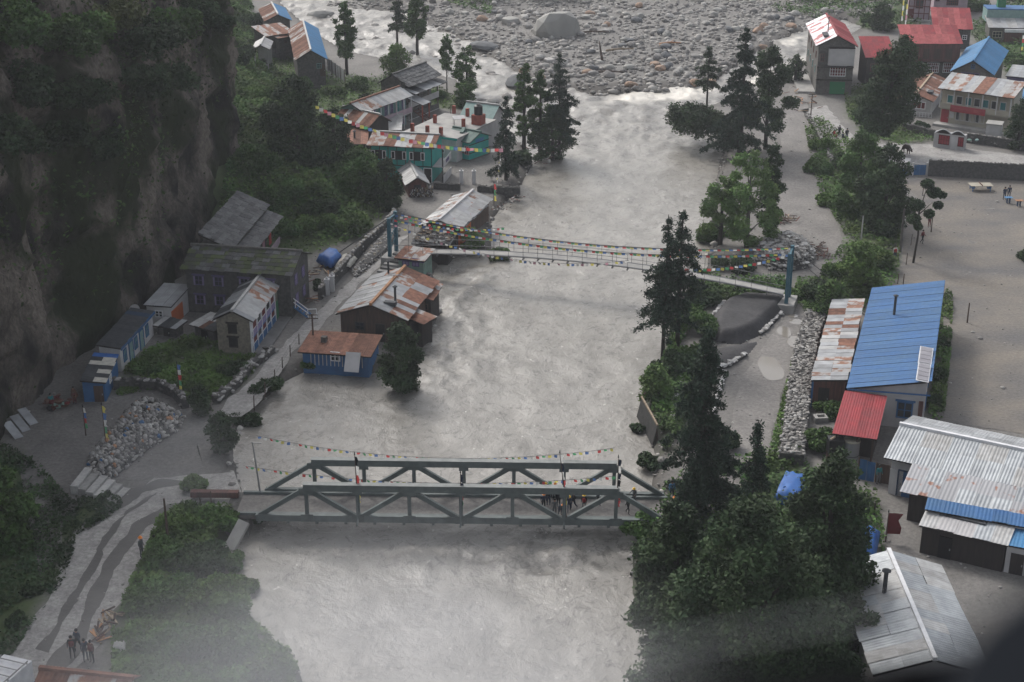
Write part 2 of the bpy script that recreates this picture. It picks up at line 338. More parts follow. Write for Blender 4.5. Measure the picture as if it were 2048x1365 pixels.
def T(px, py):
    """where a ray through the pixel meets the ground"""
    d = ray(px, py); ts = np.arange(60, 420, .35); x = d.x * ts; y = d.y * ts; z = HC + d.z * ts; h = np.maximum(ground_h(x, y), WZ); k = np.argmax(z <= h)
    if z[k] > h[k]: k = -1
    return Vector((x[k], y[k], h[k]))

def tri_poly(name, pl, z, m, kind='structure', jitter=0, sub=None):
    """a flat sheet with an outline from world points, its edge made uneven"""
    pts = []
    n = len(pl)
    for i in range(n):
        a, b = np.array(pl[i]), np.array(pl[(i + 1) % n]); L = np.hypot(*(b - a)); k = max(1, int(L / 1.2)) if jitter else 1
        for j in range(k):
            p = a + (b - a) * j / k
            if jitter: p = p + jitter * np.array([float(fbm(p[0] * .7, p[1] * .7, 2.2)), float(fbm(p[0] * .7, p[1] * .7, 8.8))])
            pts.append((p[0], p[1], z))
    bm = bmesh.new(); vs = [bm.verts.new(p) for p in pts]; bm.faces.new(vs); bmesh.ops.triangulate(bm, faces=bm.faces)
    bm.normal_update(); 
    for f in bm.faces:
        if f.normal.z < 0: f.normal_flip()
    me = bpy.data.meshes.new(name); bm.to_mesh(me); bm.free(); o = link(name, me, None, [m]); o['kind'] = kind; return o
# ---------------------------------------------------------------- water
def flow(x, y):
    """rough, stretched and braided swell of the flood"""
    wx = x + 2.2 * fbm(x * .05, y * .05, 1); wy = y + 3 * fbm(x * .05, y * .05, 5)
    a = fbm(wx * .42, wy * .30, 0, 4); r = 1 - np.abs(fbm(wx * .24 + 9, wy * .15, 6, 4)) * 2.6
    turb = .34 + .6 * sstep(172, 190, y) * sstep(-40, 0, x) * 0 + .85 * sstep(190, 215, y) + 1.15 * np.exp(-((x + 6.5 - (y - 130) * .05)**2) / 12) * sstep(118, 128, y) * (1 - sstep(150, 160, y)) + .95 * np.exp(-((y - 94) / 3.2)**2 - ((x - 2) / 9)**2) + .4 * np.exp(-((x + 13 + (y - 150) * .1) / 3)**2) * sstep(140, 150, y) * (1 - sstep(165, 172, y)) 
    ch = np.sin(wy * 1.25 + wx * .55 + 3 * fbm(wx * .13, wy * .13, 2)) * np.clip(.4 + fbm(wx * .07, wy * .07, 12) * 1.8, 0, 1)
    return (a * .42 + np.clip(r, 0, 1) * .26 + ch * .07) * turb, turb
wx = np.arange(-48, 75, .34); wy = np.concatenate([np.arange(55, 190, .34), np.arange(190, 345, .6)])
WX, WY = np.meshgrid(wx, wy); H, TB = flow(WX, WY); sd = sdist(WX, WY, river)
WZg = WZ + H + np.clip(WY - 195, 0, 200) * .003
idx = np.arange(WX.size).reshape(WX.shape); keep = (sd[:-1, :-1] > -2.6)
F = np.stack([idx[:-1, :-1], idx[:-1, 1:], idx[1:, 1:], idx[1:, :-1]], -1)[keep]
used = np.unique(F); rm = np.full(WX.size, -1); rm[used] = np.arange(len(used)); F = rm[F]
V = np.stack([WX.ravel(), WY.ravel(), WZg.ravel()], 1)[used]
me = fastmesh('water', V, F, shade_smooth=True)
# foam: where the torrent breaks over the bar
fo = np.zeros(WX.shape)
for q in [[(1195,200),(1240,188),(1330,178),(1400,172),(1450,175),(1400,205),(1290,212),(1220,210)], [(1450,185),(1500,150),(1560,130),(1620,105),(1625,135),(1560,160),(1490,190)], [(1540,95),(1600,75),(1640,60),(1640,75),(1580,100)]]:
    fo = np.maximum(fo, sstep(-.5, 3, sdist(WX, WY, poly(q, WZ)) + 1.5 * fbm(WX * .5, WY * .5, 3)) * 1.0)
lft = poly([(540,-40),(720,-40),(800,60),(940,150),(1030,180),(1060,260),(985,250),(900,170),(760,120),(640,70)], WZ)
fo = np.maximum(fo, sstep(0, 4, sdist(WX, WY, lft)) * (.02 + .26 * sstep(.10, .5, fbm(WX * .28, WY * .22, 7))))
a = me.attributes.new('foam', 'FLOAT', 'POINT'); a.data.foreach_set('value', fo.ravel()[used].astype(np.float32))
a = me.attributes.new('turb', 'FLOAT', 'POINT'); a.data.foreach_set('value', TB.ravel()[used].astype(np.float32))
m = bpy.data.materials.new('muddy_water'); m.use_nodes = True; t = m.node_tree; b = t.nodes['Principled BSDF']; L = t.links.new
b.inputs['Roughness'].default_value = .36; b.inputs['Specular IOR Level'].default_value = .45
tc = t.nodes.new('ShaderNodeTexCoord'); mp = t.nodes.new('ShaderNodeMapping'); mp.inputs['Scale'].default_value = (1.0, .8, 1); L(tc.outputs['Object'], mp.inputs[0])
def tn(sc_, det, ro, dist, src=None):
    n = t.nodes.new('ShaderNodeTexNoise'); n.inputs['Scale'].default_value = sc_; n.inputs['Detail'].default_value = det; n.inputs['Roughness'].default_value = ro; n.inputs['Distortion'].default_value = dist; L((src or mp).outputs[0], n.inputs['Vector']); return n
def mr(src, a, b_, c=0, d=1):
    n = t.nodes.new('ShaderNodeMapRange'); n.inputs['From Min'].default_value = a; n.inputs['From Max'].default_value = b_; n.inputs['To Min'].default_value = c; n.inputs['To Max'].default_value = d; L(src, n.inputs[0]); return n
def mth(op, a, b_):
    n = t.nodes.new('ShaderNodeMath'); n.operation = op; L(a, n.inputs[0]); (L(b_, n.inputs[1]) if not isinstance(b_, (int, float)) else setattr(n.inputs[1], 'default_value', b_)); return n.outputs[0]
n1 = tn(.36, 9, .60, .35); n2 = tn(1.25, 8, .66, .5); n3 = tn(.10, 5, .55, .8); n4 = tn(4.5, 4, .6, .2); n5 = tn(.5, 6, .6, .6)
c1 = t.nodes.new('ShaderNodeMix'); c1.data_type = 'RGBA'; c1.inputs['A'].default_value = (.175,.163,.143,1); c1.inputs['B'].default_value = (.24,.226,.202,1)
r1 = mr(n1.outputs[0], .36, .58); L(r1.outputs[0], c1.inputs['Factor'])
# floating silt and wood litter plus painted ripple shading, thicker where the water churns
ta = t.nodes.new('ShaderNodeAttribute'); ta.attribute_name = 'turb'; tu = mr(ta.outputs['Fac'], .35, 1.1)
litter_and_shade = mth('ADD', mth('ADD', n2.outputs[0], mth('MULTIPLY', mr(n3.outputs[0], .45, .65).outputs[0], .045)), mth('MULTIPLY', tu.outputs[0], .07))
ln_ = mth('ABSOLUTE', mth('SUBTRACT', n5.outputs[0], .5), 0); ln2 = mth('MULTIPLY', mr(ln_, .026, .006).outputs[0], mr(mth('ADD', n2.outputs[0], mth('MULTIPLY', tu.outputs[0], .08)), .47, .55).outputs[0])
r2v = mth('MAXIMUM', mr(litter_and_shade, .605, .68, 0, .75).outputs[0], mth('MULTIPLY', ln2, .75))
r2 = mr(r2v, 0, 1)
c2 = t.nodes.new('ShaderNodeMix'); c2.data_type = 'RGBA'; c2.inputs['B'].default_value = (.085,.077,.068,1); L(c1.outputs['Result'], c2.inputs['A']); L(r2.outputs[0], c2.inputs['Factor'])
fa = t.nodes.new('ShaderNodeAttribute'); fa.attribute_name = 'foam'
c3 = t.nodes.new('ShaderNodeMix'); c3.data_type = 'RGBA'; c3.inputs['B'].default_value = (.60,.56,.49,1); L(c2.outputs['Result'], c3.inputs['A'])
mm = t.nodes.new('ShaderNodeMath'); mm.operation = 'MULTIPLY'; rr = t.nodes.new('ShaderNodeMapRange'); rr.inputs['From Min'].default_value = .3; rr.inputs['From Max'].default_value = .5; L(n1.outputs[0], rr.inputs[0]); L(rr.outputs[0], mm.inputs[0]); L(fa.outputs['Fac'], mm.inputs[1]); L(mm.outputs[0], c3.inputs['Factor'])
wf = t.nodes.new('ShaderNodeMix'); wf.data_type = 'RGBA'; wf.inputs['B'].default_value = (.52,.50,.46,1); L(c3.outputs['Result'], wf.inputs['A']); n6 = tn(2.0, 6, .62, .3); L(mr(n6.outputs[0], .66, .70, 0, .8).outputs[0], wf.inputs['Factor']); L(wf.outputs['Result'], b.inputs['Base Color'])
hgt = mth('ADD', mth('ADD', mth('MULTIPLY', n1.outputs[0], 1.0), mth('MULTIPLY', n2.outputs[0], .38)), mth('MULTIPLY', n4.outputs[0], .09))
u1 = t.nodes.new('ShaderNodeBump'); u1.inputs['Strength'].default_value = .5; u1.inputs['Distance'].default_value = .5; L(hgt, u1.inputs['Height']); L(u1.outputs[0], b.inputs['Normal'])
link('river_water', me, None, [m])['kind'] = 'structure'

# ---------------------------------------------------------------- paths, roads, pads
def resample(pl_, n):
    p = np.array(pl_); c = np.concatenate([[0], np.cumsum(np.hypot(*np.diff(p, axis=0).T))]); t_ = np.linspace(0, c[-1], n); return np.stack([np.interp(t_, c, p[:, 0]), np.interp(t_, c, p[:, 1])], 1)
def band(name, left, right, z, m):
    n = 60; a, b_ = resample([tuple(P(*q, z).xy) for q in left], n), resample([tuple(P(*q, z).xy) for q in right], n); K = 5
    for q, s_ in ((a, 3), (b_, 9)): q += .45 * np.stack([fbm(q[:, 0] * .6, q[:, 1] * .6, s_), fbm(q[:, 0] * .6, q[:, 1] * .6, s_ + 2)], 1)
    v = np.stack([a + (b_ - a) * k / K for k in range(K + 1)], 1).reshape(-1, 2); v = np.concatenate([v, np.full((len(v), 1), z)], 1); ii = np.arange(n * (K + 1)).reshape(n, K + 1)
    f = np.stack([ii[:-1, :-1], ii[:-1, 1:], ii[1:, 1:], ii[1:, :-1]], -1).reshape(-1, 4); e1 = v[f[:, 1]] - v[f[:, 0]]; e2 = v[f[:, 3]] - v[f[:, 0]]; 
    if np.median(e1[:, 0] * e2[:, 1] - e1[:, 1] * e2[:, 0]) < 0: f = f[:, ::-1]
    o = link(name, fastmesh(name, v, f), None, [m]); o['kind'] = 'structure'; return o
band('village_path', [(770,482),(725,535),(672,590),(600,655),(545,712),(497,765),(455,800),(428,838)], [(818,470),(775,515),(690,600),(640,660),(585,705),(560,745),(520,800),(490,832)], .03, M['path_concrete'])
band('plaza_ground', [(30,920),(110,860),(170,800),(300,775),(370,800),(400,850)], [(80,1180),(140,1040),(200,960),(290,960),(400,950),(430,870)], .02, M['mud'])
band('dirt_road', [(470,945),(400,950),(310,955),(270,985),(150,1060),(120,1150),(60,1250),(0,1345),(-40,1420)], [(500,1020),(430,1014),(355,1022),(322,1048),(278,1130),(228,1235),(185,1300),(110,1365),(60,1420)], .034, M['gravel_pale'])
for i, (l, r) in enumerate([([(430,1000),(330,1010),(280,1040),(225,1100),(185,1170),(160,1240),(110,1310),(60,1365)], [(430,1012),(345,1022),(297,1055),(250,1110),(215,1175),(190,1240),(150,1310),(105,1365)]), ([(310,985),(245,1025),(205,1080),(170,1150),(120,1230),(70,1300)], [(318,990),(255,1030),(218,1085),(185,1155),(140,1235),(92,1305)]), ([(330,955),(250,985),(160,1050)], [(400,965),(290,985),(215,1035),(175,1060)])]):
    band('wheel_track', l, r, .046, M['road_wet'])
band('river_road', [(1580,165),(1560,260),(1560,360),(1550,440),(1560,480),(1640,560),(1560,650),(1500,720),(1470,800),(1450,900),(1330,960),(1330,1060)], [(1612,180),(1625,260),(1640,340),(1668,430),(1690,500),(1660,590),(1600,690),(1570,770),(1550,850),(1525,960),(1450,1030),(1400,1080)], .03, M['road_dirt'])
band('upper_path', [(1605,220),(1640,268),(1700,312),(1760,330),(1860,345),(2048,350),(2160,352)], [(1652,210),(1690,258),(1740,290),(1800,286),(1870,290),(2048,312),(2160,316)], .03, M['path_concrete'])
def dome(name, label, px_, h_, m, steep=1.2):
    pl_ = poly(px_, 0); lo, hi = pl_.min(0) - .5, pl_.max(0) + .5; x, y = np.meshgrid(np.arange(lo[0], hi[0], .3), np.arange(lo[1], hi[1], .3)); sd_ = sdist(x, y, pl_); z = h_ * sstep(0, 1, np.clip(sd_ / steep, 0, 1)) * (1 + .10 * fbm(x * .5, y * .5, 3)) + .03
    ii = np.arange(x.size).reshape(x.shape); k = (sd_[:-1, :-1] > -.05); f = np.stack([ii[:-1, :-1], ii[:-1, 1:], ii[1:, 1:], ii[1:, :-1]], -1)[k]; z = np.where(sd_ < .02, -.1, z)
    o = link(name, fastmesh(name, np.stack([x.ravel(), y.ravel(), z.ravel()], 1), f, shade_smooth=True), None, [m]); tag(o, label, 'sand heap')
dome('sand_heap', 'raised flat-topped heap of dark sand below the right end of the footbridge', [(1412,668),(1418,640),(1440,612),(1480,597),(1560,600),(1588,606),(1560,640),(1520,672),(1480,690),(1430,688)], 1.1, M['coal_sand'])
dome('sand_heap', 'lower apron of dark sand in front of the raised heap', [(1405,745),(1408,705),(1440,695),(1520,682),(1500,708),(1450,735)], .3, M['coal_sand'])
tri_poly('school_yard', [tuple(P(*q, .02).xy) for q in [(1800,362),(1855,352),(2160,366),(2300,500),(2300,900),(2060,870),(1860,840),(1895,580),(1800,560),(1810,450),(1840,400)]], .02, M['yard'], jitter=.3)
def blob(name, cx, cy, rx, ry, m, z=.056):
    c = P(cx, cy); e = P(cx + rx, cy); f = P(cx, cy - ry); ax = (e - c).length; ay = (f - c).length
    pts = [(c.x + ax * math.cos(k / 28 * 6.283) * (1 + .22 * float(fbm(math.cos(k/28*6.283)*1.2 + cx, math.sin(k/28*6.283)*1.2, 1, 2))), c.y + ay * math.sin(k / 28 * 6.283) * (1 + .22 * float(fbm(math.cos(k/28*6.283)*1.2 + cx, math.sin(k/28*6.283)*1.2, 7, 2)))) for k in range(28)]
    return tri_poly(name, pts, z, m)
for q in [(1543,738,25,26),(1569,665,14,11),(1595,687,22,13),(1592,645,13,6),(1586,633,9,4)]: blob('puddle', *q, M['puddle'])
# ---------------------------------------------------------------- rocks
def rock_mesh(name, seed, sub=2, flat=.7):
    bm = bmesh.new(); bmesh.ops.create_icosphere(bm, subdivisions=sub, radius=1); rs = random.Random(seed)
    cuts = [(Vector((rs.gauss(0,1), rs.gauss(0,1), rs.gauss(0,1))).normalized(), rs.uniform(.55, .9)) for _ in range(7)]
    for v in bm.verts:
        p = v.co.copy()
        for n, d in cuts:
            k = p.dot(n)
            if k > d: p -= n * (k - d) * .85
        p *= 1 + .10 * float(fbm(p.x * 1.7 + seed, p.y * 1.7, p.z * 1.7, 3)); v.co = Vector((p.x * 1.15, p.y, p.z * flat))
    me = bpy.data.meshes.new(name); bm.to_mesh(me); bm.free(); return me
rock_hi = [rock_mesh('rock', s, 2, f) for s, f in zip(range(6), (.7,.6,.8,.65,.75,.55))]
print('lo faces'); rock_lo = [rock_mesh('stone', 20 + s, 1, f) for s, f in zip(range(6), (.7,.6,.8,.65,.75,.55))]
for me in rock_hi + rock_lo: me.materials.append(M['rock'])
def arr(me):
    v = np.empty(len(me.vertices) * 3, np.float32); me.vertices.foreach_get('co', v); f = np.empty(len(me.polygons) * 3, np.int32); me.polygons.foreach_get('vertices', f); return v.reshape(-1, 3), f.reshape(-1, 3)
rock_arr = [arr(m) for m in rock_lo]
def stones(name, pts, sizes, m, seed=0, parent=None, squash=1):
    rs = np.random.RandomState(seed); V = []; Fc = []; Tn = []; n = 0
    for (x, y, z), s in zip(pts, sizes):
        v, f = rock_arr[rs.randint(6)]; a = rs.rand() * 6.28; c, d = math.cos(a), math.sin(a); sc3 = s * (1 + rs.rand(3) * .5 - .25)
        q = v * sc3 * (1, 1, squash); q = np.stack([q[:, 0] * c - q[:, 1] * d, q[:, 0] * d + q[:, 1] * c, q[:, 2]], 1) + (x, y, z)
        V.append(q); Fc.append(f + n); n += len(v); Tn.append(np.full(len(f), rs.rand()))
    return link(name, fastmesh(name, np.concatenate(V), np.concatenate(Fc), np.concatenate(Tn)), parent, [m])
def one_rock(name, me, loc, s, rz, mats=None, parent=None):
    o = bpy.data.objects.new(name, me); sc.collection.objects.link(o); o.location = loc; o.scale = s; o.rotation_euler = (0, 0, rz); o.parent = parent
    if mats: o.material_slots[0].link = 'OBJECT'; o.material_slots[0].material = mats
    return o
rnd = random.Random(3)
dm('boulder_pale', (.33,.32,.295), (.24,.235,.22), scale=.8, bump=.4, bscale=2)
dm('boulder_dark', (.13,.135,.14), (.09,.093,.098), scale=.8, bump=.4, bscale=2)
dm('boulder_brown', (.30,.20,.14), (.22,.16,.12), scale=.8, bump=.4, bscale=2)
p = T(1115, 72); tag(one_rock('boulder', rock_hi[3], p + Vector((0,0,1.2)), (4.0, 3.2, 5.6), .3, M['boulder_pale']), 'huge pale boulder, the largest rock on the flood plain', 'boulder')
p = T(1033, 178); tag(one_rock('boulder', rock_hi[0], p + Vector((0,0,.9)), (1.9, 1.7, 2.0), 1, M['boulder_dark']), 'big dark boulder at the water\'s edge beside the riverside trees', 'boulder')
p = T(642, 38); tag(one_rock('boulder', rock_hi[1], p + Vector((0,0,.6)), (2.6, 2.0, 2.0), .5, M['boulder_pale']), 'wide slabby boulder by the hut with the half blue roof', 'boulder')
p = T(968, 100); tag(one_rock('boulder', rock_hi[4], p + Vector((0,0,.4)), (2.8, 1.9, 1.5), 2.5, M['boulder_dark']), 'low dark boulder left of the huge pale one', 'boulder')
p = T(1022, 48); tag(one_rock('boulder', rock_hi[5], p + Vector((0,0,.6)), (1.9, 1.6, 1.7), .8, M['boulder_pale']), 'upright grey boulder above left of the huge pale one', 'boulder')
bxy = []
for k in range(13000):
    px = rnd.uniform(600, 1830); py = -40 + 230 * rnd.random() ** 1.1; q = P(px, py)
    bxy.append((q.x, q.y))
bxy = np.array(bxy); bs = sdist(bxy[:, 0], bxy[:, 1], bar); rs_ = sdist(bxy[:, 0], bxy[:, 1], river)
ok = bs > -1.5; bxy = bxy[ok]; bh = ground_h(bxy[:, 0], bxy[:, 1])
sz = np.random.RandomState(4).lognormal(-1.35, .58, len(bxy)); order = np.argsort(-sz)
big = order[:150]
for k in big:
    s = float(min(sz[k], 1.15)) * .95; me = rock_hi[k % 6]
    mm_ = [M['rock'], M['rock'], M['boulder_pale'], M['rock'], M['boulder_pale'], M['boulder_dark'], M['boulder_brown']][int(k) % 7]
    o = one_rock('boulder', me, (bxy[k, 0], bxy[k, 1], bh[k] + s * .3), (s, s * .9, s), k * 1.3, mm_)
    tag(o, 'rounded river boulder among the rubble of the flood plain', 'boulder', 'boulders of the flood plain')
rest = order[150:]
tag(stones('river_rubble', [(bxy[k,0], bxy[k,1], bh[k] + sz[k] * .2) for k in rest], [min(sz[k], .9) for k in rest], M['rock_tint'], 5), 'grey rubble and cobbles covering the flood plain', 'rubble', kind='stuff')
rs = np.random.RandomState(12); q = np.stack([rs.uniform(-60, 5, 5200), rs.uniform(205, 330, 5200)], 1); kk = (sdist(q[:,0], q[:,1], river) > -1.5) & (sdist(q[:,0], q[:,1], bar) < 0) & (fbm(q[:,0]*.12, q[:,1]*.12, 4) > .02); q = q[kk]
tag(stones('torrent_rocks', [(x, y, WZ + .1) for x, y in q], list(np.minimum(rs.lognormal(-.9, .5, len(q)), 1.3)), M['rock_tint'], 6), 'rocks breaking the surface of the upper left torrent', 'rubble', kind='stuff')
# washed stones and litter along the water's edge and loose stones on the banks
q = np.stack([rs.uniform(-50, 60, 60000), rs.uniform(60, 215, 60000)], 1); s1 = sdist(q[:,0], q[:,1], river); kk = (s1 < .1) & (s1 > -.9) & (rs.rand(len(q)) < .55); qa = q[kk]; kb = (s1 < -1.2) & (rs.rand(len(q)) < .05); qb = q[kb]
tag(stones('shore_stones', [(x, y, max(gz_, WZ) + .03) for (x, y), gz_ in zip(qa, ground_h(qa[:,0], qa[:,1]))], list(np.minimum(rs.lognormal(-1.9, .5, len(qa)), .5)), M['rock_tint'], 7), 'wet stones lining both banks of the flood', 'stones', kind='stuff')
tag(stones('loose_stones', [(x, y, z_ + .03) for (x, y), z_ in zip(qb, ground_h(qb[:,0], qb[:,1]))], list(np.minimum(rs.lognormal(-2.5, .45, len(qb)), .3)), M['rock_tint'], 8), 'loose pebbles and small stones strewn over tracks and open ground', 'stones', kind='stuff')
# driftwood on the plain
for i, (px, py, l, a, lab) in enumerate([(1205,125,3.2,1.45,'upright broken tree stump standing among the rubble of the plain'), (1185,70,6,.1,'long dark drift log lying across the plain behind the huge boulder'), (1240,105,5,.25,'bleached drift log on the rubble near the broken stump'), (1215,150,5,.05,'brown root plate lying near the rapids'), (1340,92,4,.2,'fresh split log on the far rubble')]):
    g = T(px, py); mb = MB(); r_ = random.Random(i)
    if i == 0: mb.tube([g, g + Vector((-.3,0,1.6)), g + Vector((-.6,.1,3.4))], [.28,.2,.1])
    else: mb.tube([g + Vector((-l/2*math.cos(a), -l/2*math.sin(a), .35)), g + Vector((0,.15,.5)), g + Vector((l/2*math.cos(a), l/2*math.sin(a), .4))], [.2,.17,.09]); mb.tube([g + Vector((0,.1,.45)), g + Vector((.7,.3,1.0))], [.08,.03])
    tag(mb.build('drift_log', M['wood_pale' if i in (2,) else 'wood_fresh' if i == 4 else 'wood_brown']), lab, 'log')

# ---------------------------------------------------------------- cliff
cum = np.concatenate([[0], np.cumsum(np.hypot(*np.diff(clb, axis=0).T))])
U = np.arange(0, cum[-1], .7); NV = 84
bx_ = np.interp(U, cum, clb[:, 0]); by_ = np.interp(U, cum, clb[:, 1]); k = np.ones(5) / 5
pad = lambda a: np.convolve(np.pad(a, 2, 'edge'), k, 'valid'); bx_, by_ = pad(bx_), pad(by_)
tx = np.gradient(bx_); ty = np.gradient(by_); tl = np.hypot(tx, ty); nx_, ny_ = ty / tl, -tx / tl      # towards the village
VV = np.linspace(0, 1, NV); Hh = 41.0
CX = np.zeros((len(U), NV)); CY = CX.copy(); CZ = CX.copy()
for j, v in enumerate(VV):
    z = -2 + v * Hh
    buttress = 1.5 * fbm(U * .045, z * .02 + U * 0, 2, 3) + 2.2 * fbm(U * .13, z * .05 + U * 0, 4, 4) + 1.0 * (1 - 2.5 * np.abs(fbm(U * .35, z * .22 + U * 0, 8, 4)))
    lean = -0.06 * z + (1.6 * sstep(8, 22, z) - 3.5 * sstep(24, 50, z))
    lean = np.where(by_ < 178, lean, lean - .25 * z * sstep(178, 215, by_) - 3 * sstep(178, 200, by_))
    off = lean + buttress * (sstep(0, 6, z) * .8 + .2) 
    CX[:, j] = bx_ + nx_ * off; CY[:, j] = by_ + ny_ * off; CZ[:, j] = z
idx = np.arange(CX.size).reshape(CX.shape); F = np.stack([idx[:-1, :-1], idx[1:, :-1], idx[1:, 1:], idx[:-1, 1:]], -1).reshape(-1, 4)
Vc = np.stack([CX.ravel(), CY.ravel(), CZ.ravel()], 1)
fin = .5 * fbm(Vc[:, 0] * .5, Vc[:, 1] * .5, Vc[:, 2] * .4, 5) + .9 * (.25 - np.abs(fbm(Vc[:, 0] * .22, Vc[:, 1] * .22, Vc[:, 2] * .30, 5))); Vc[:, 0] += fin * 1.6; Vc[:, 1] += fin * .5
m = mat('cliff_rock', (.14,.12,.102), (.018,.017,.016), speck=.5, scale=.22, bump=1.0, bscale=1.3, contrast=(.40,.62), stretch=(1,1,.6), spec=.05)
for n_ in m.node_tree.nodes:
    if n_.type == 'BUMP': n_.inputs['Distance'].default_value = .5
t = m.node_tree; b = t.nodes['Principled BSDF']; src = b.inputs['Base Color'].links[0].from_socket
n = t.nodes.new('ShaderNodeTexNoise'); n.inputs['Scale'].default_value = .12; n.inputs['Detail'].default_value = 7; t.links.new(t.nodes['Mapping'].outputs[0], n.inputs['Vector'])
r_ = t.nodes.new('ShaderNodeMapRange'); r_.inputs['From Min'].default_value = .5; r_.inputs['From Max'].default_value = .58; t.links.new(n.outputs[0], r_.inputs[0])
x = t.nodes.new('ShaderNodeMix'); x.data_type = 'RGBA'; x.inputs['B'].default_value = (.022,.028,.013,1); t.links.new(src, x.inputs['A']); t.links.new(r_.outputs[0], x.inputs['Factor']); t.links.new(x.outputs['Result'], b.inputs['Base Color'])
link('cliff', fastmesh('cliff', Vc, F, shade_smooth=True), None, [m])['kind'] = 'structure'

# ---------------------------------------------------------------- leaves
def leaves(cent, size, seed=0, up=.35, asp=.6):
    """one small folded card per centre: v, f"""
    rs = np.random.RandomState(seed); n = len(cent)
    nn = rs.normal(size=(n, 3)); nn[:, 2] = np.abs(nn[:, 2]) + up; nn /= np.linalg.norm(nn, axis=1)[:, None]
    a = np.cross(nn, rs.normal(size=(n, 3))); a /= np.linalg.norm(a, axis=1)[:, None] + 1e-9; b = np.cross(nn, a)
    s = size * (.6 + .8 * rs.rand(n))[:, None]; a *= s; b *= s * asp
    c = np.asarray(cent)
    v = np.stack([c - a, c - b * .9 + a * .1, c + a, c + b + a * .1], 1).reshape(-1, 3); f = np.arange(4 * n).reshape(n, 4)
    return v, f
def crown_points(clumps, n, rs, shell=.3):
    c = np.array([q[:3] for q in clumps]); r = np.array([q[3] for q in clumps]); w_ = r ** 2.2; k = rs.choice(len(c), n, p=w_ / w_.sum())
    d = rs.normal(size=(n, 3)); d /= np.linalg.norm(d, axis=1)[:, None]; rad = (shell + (1 - shell) * rs.rand(n) ** .6) * r[k]
    d[:, 2] *= .75; return c[k] + d * rad[:, None], k
def broadleaf(name, base, h, r, seed, n, leaf, m, label=None, cat='tree', group=None, trunk=.3, bark='bark', clumps=16, crownlow=.25, lean=(0, 0), open_=1.0, limbs=5):
    rs = np.random.RandomState(seed); clumps = int(clumps * 1.7); n = int(n * 1.45); leaf *= .82; o = empty(name, base, 0, label, cat, group); mb = MB(); top = h * .8
    lx, ly = lean
    mb.tube([(0,0,-.3), (lx*.2, ly*.2, h*.3), (lx*.6, ly*.6, h*.6), (lx, ly, top)], [trunk, trunk*.75, trunk*.45, trunk*.12], 7)
    cl = []
    for i in range(clumps):
        t_ = crownlow + (1 - crownlow) * ((i + .5) / clumps); prof = math.sin(math.pi * min(1, (t_ - crownlow) / (1 - crownlow) * .82 + .16)) ** .7
        a = i * 2.4 + rs.rand() * .9; rr = r * prof * (.25 + .55 * rs.rand()); s = r * (.20 + .22 * rs.rand()) * (.55 + .5 * prof) * open_; rr *= 1.12
        cl.append((rr * math.cos(a) + lx * t_, rr * math.sin(a) + ly * t_, h * t_ - s * .4, s))
    for i in range(0, clumps, max(1, clumps // limbs)):
        c = cl[i]; z0 = max(h * .15, c[2] * .6); mb.tube([(lx*z0/h, ly*z0/h, z0), ((lx*z0/h + c[0]) / 2, (ly*z0/h + c[1]) / 2, (z0 + c[2]) / 2 + .1*h*.3), (c[0], c[1], c[2])], [trunk*.35, trunk*.22, trunk*.07], 5)
    mb.build('trunk', M[bark], o, True)
    pt, k = crown_points(cl, n, rs); pt += rs.normal(size=pt.shape) * leaf * .8; pt[:, 2] = np.maximum(pt[:, 2], .15)
    v, f = leaves(pt, leaf, seed + 1); tn = np.clip(rs.rand(clumps)[k] * .55 + rs.rand(n) * .45, 0, 1)
    link('crown', fastmesh('crown', v, f, tn), o, [M[m]]); return o
def conifer(name, base, h, r, seed, n, leaf, m='leaf_conifer', label=None, cat='tree', group=None, low=.12, trunk=.25, levels=None, droop=.35, sparse=0, lean=(0,0)):
    rs = np.random.RandomState(seed); o = empty(name, base, 0, label, cat, group); leaf *= .74; n = int(n * 1.15); sparse = max(sparse, .22); mb = MB(); mb.tube([(0,0,-.3), (lean[0]*.5, lean[1]*.5, h*.5), (lean[0], lean[1], h*.985)], [trunk, trunk*.6, .03], 7)
    levels = levels or int(h * 1.35); P_ = []; K = []; bi = 0
    for i in range(levels):
        t_ = low + (1 - low) * (i + rs.rand() * .6) / levels; L_ = r * (1 - t_) ** .75 / (1 - low) ** .75
        for b_ in range(6):
            if rs.rand() < sparse: continue
            a = rs.rand() * 6.283; l = L_ * (.42 + .85 * rs.rand()); z0 = h * t_; bx = lean[0]*t_; by = lean[1]*t_
            end = np.array([bx + l * math.cos(a), by + l * math.sin(a), z0 - l * droop * (.6 + .8 * rs.rand())])
            if l > .7: mb.tube([(bx, by, z0), tuple((np.array([bx, by, z0]) + end) / 2 + (0,0,l*.06)), tuple(end)], [.055, .035, .012], 3)
            nb = max(3, int(l * 9)); u = rs.rand(nb * 3) ** .7; q = np.array([bx, by, z0]) + (end - np.array([bx, by, z0])) * u[:, None]; wdt = .26 * l * (1 - u) + .10
            q += np.stack([-math.sin(a) * rs.normal(size=len(u)) * wdt * .6, math.cos(a) * rs.normal(size=len(u)) * wdt * .6, -np.abs(rs.normal(size=len(u))) * .22 + l * .10 * (u * (1-u) * 4)], 1)
            P_.append(q); K.append(np.full(len(u), rs.rand())); bi += 1
    mb.build('trunk', M['bark'], o, True); pt = np.concatenate(P_); K = np.concatenate(K)
    if len(pt) < n: rep = int(np.ceil(n / len(pt))); pt = np.concatenate([pt + rs.normal(size=pt.shape) * .13 * (j > 0) for j in range(rep)])[:n * 2]; K = np.tile(K, rep)[:n * 2]
    v, f = leaves(pt, leaf, seed, up=.1, asp=.38); tn = np.clip(K * .5 + rs.rand(len(K)) * .5, 0, 1)
    link('crown', fastmesh('crown', v, f, tn), o, [M[m]]); return o
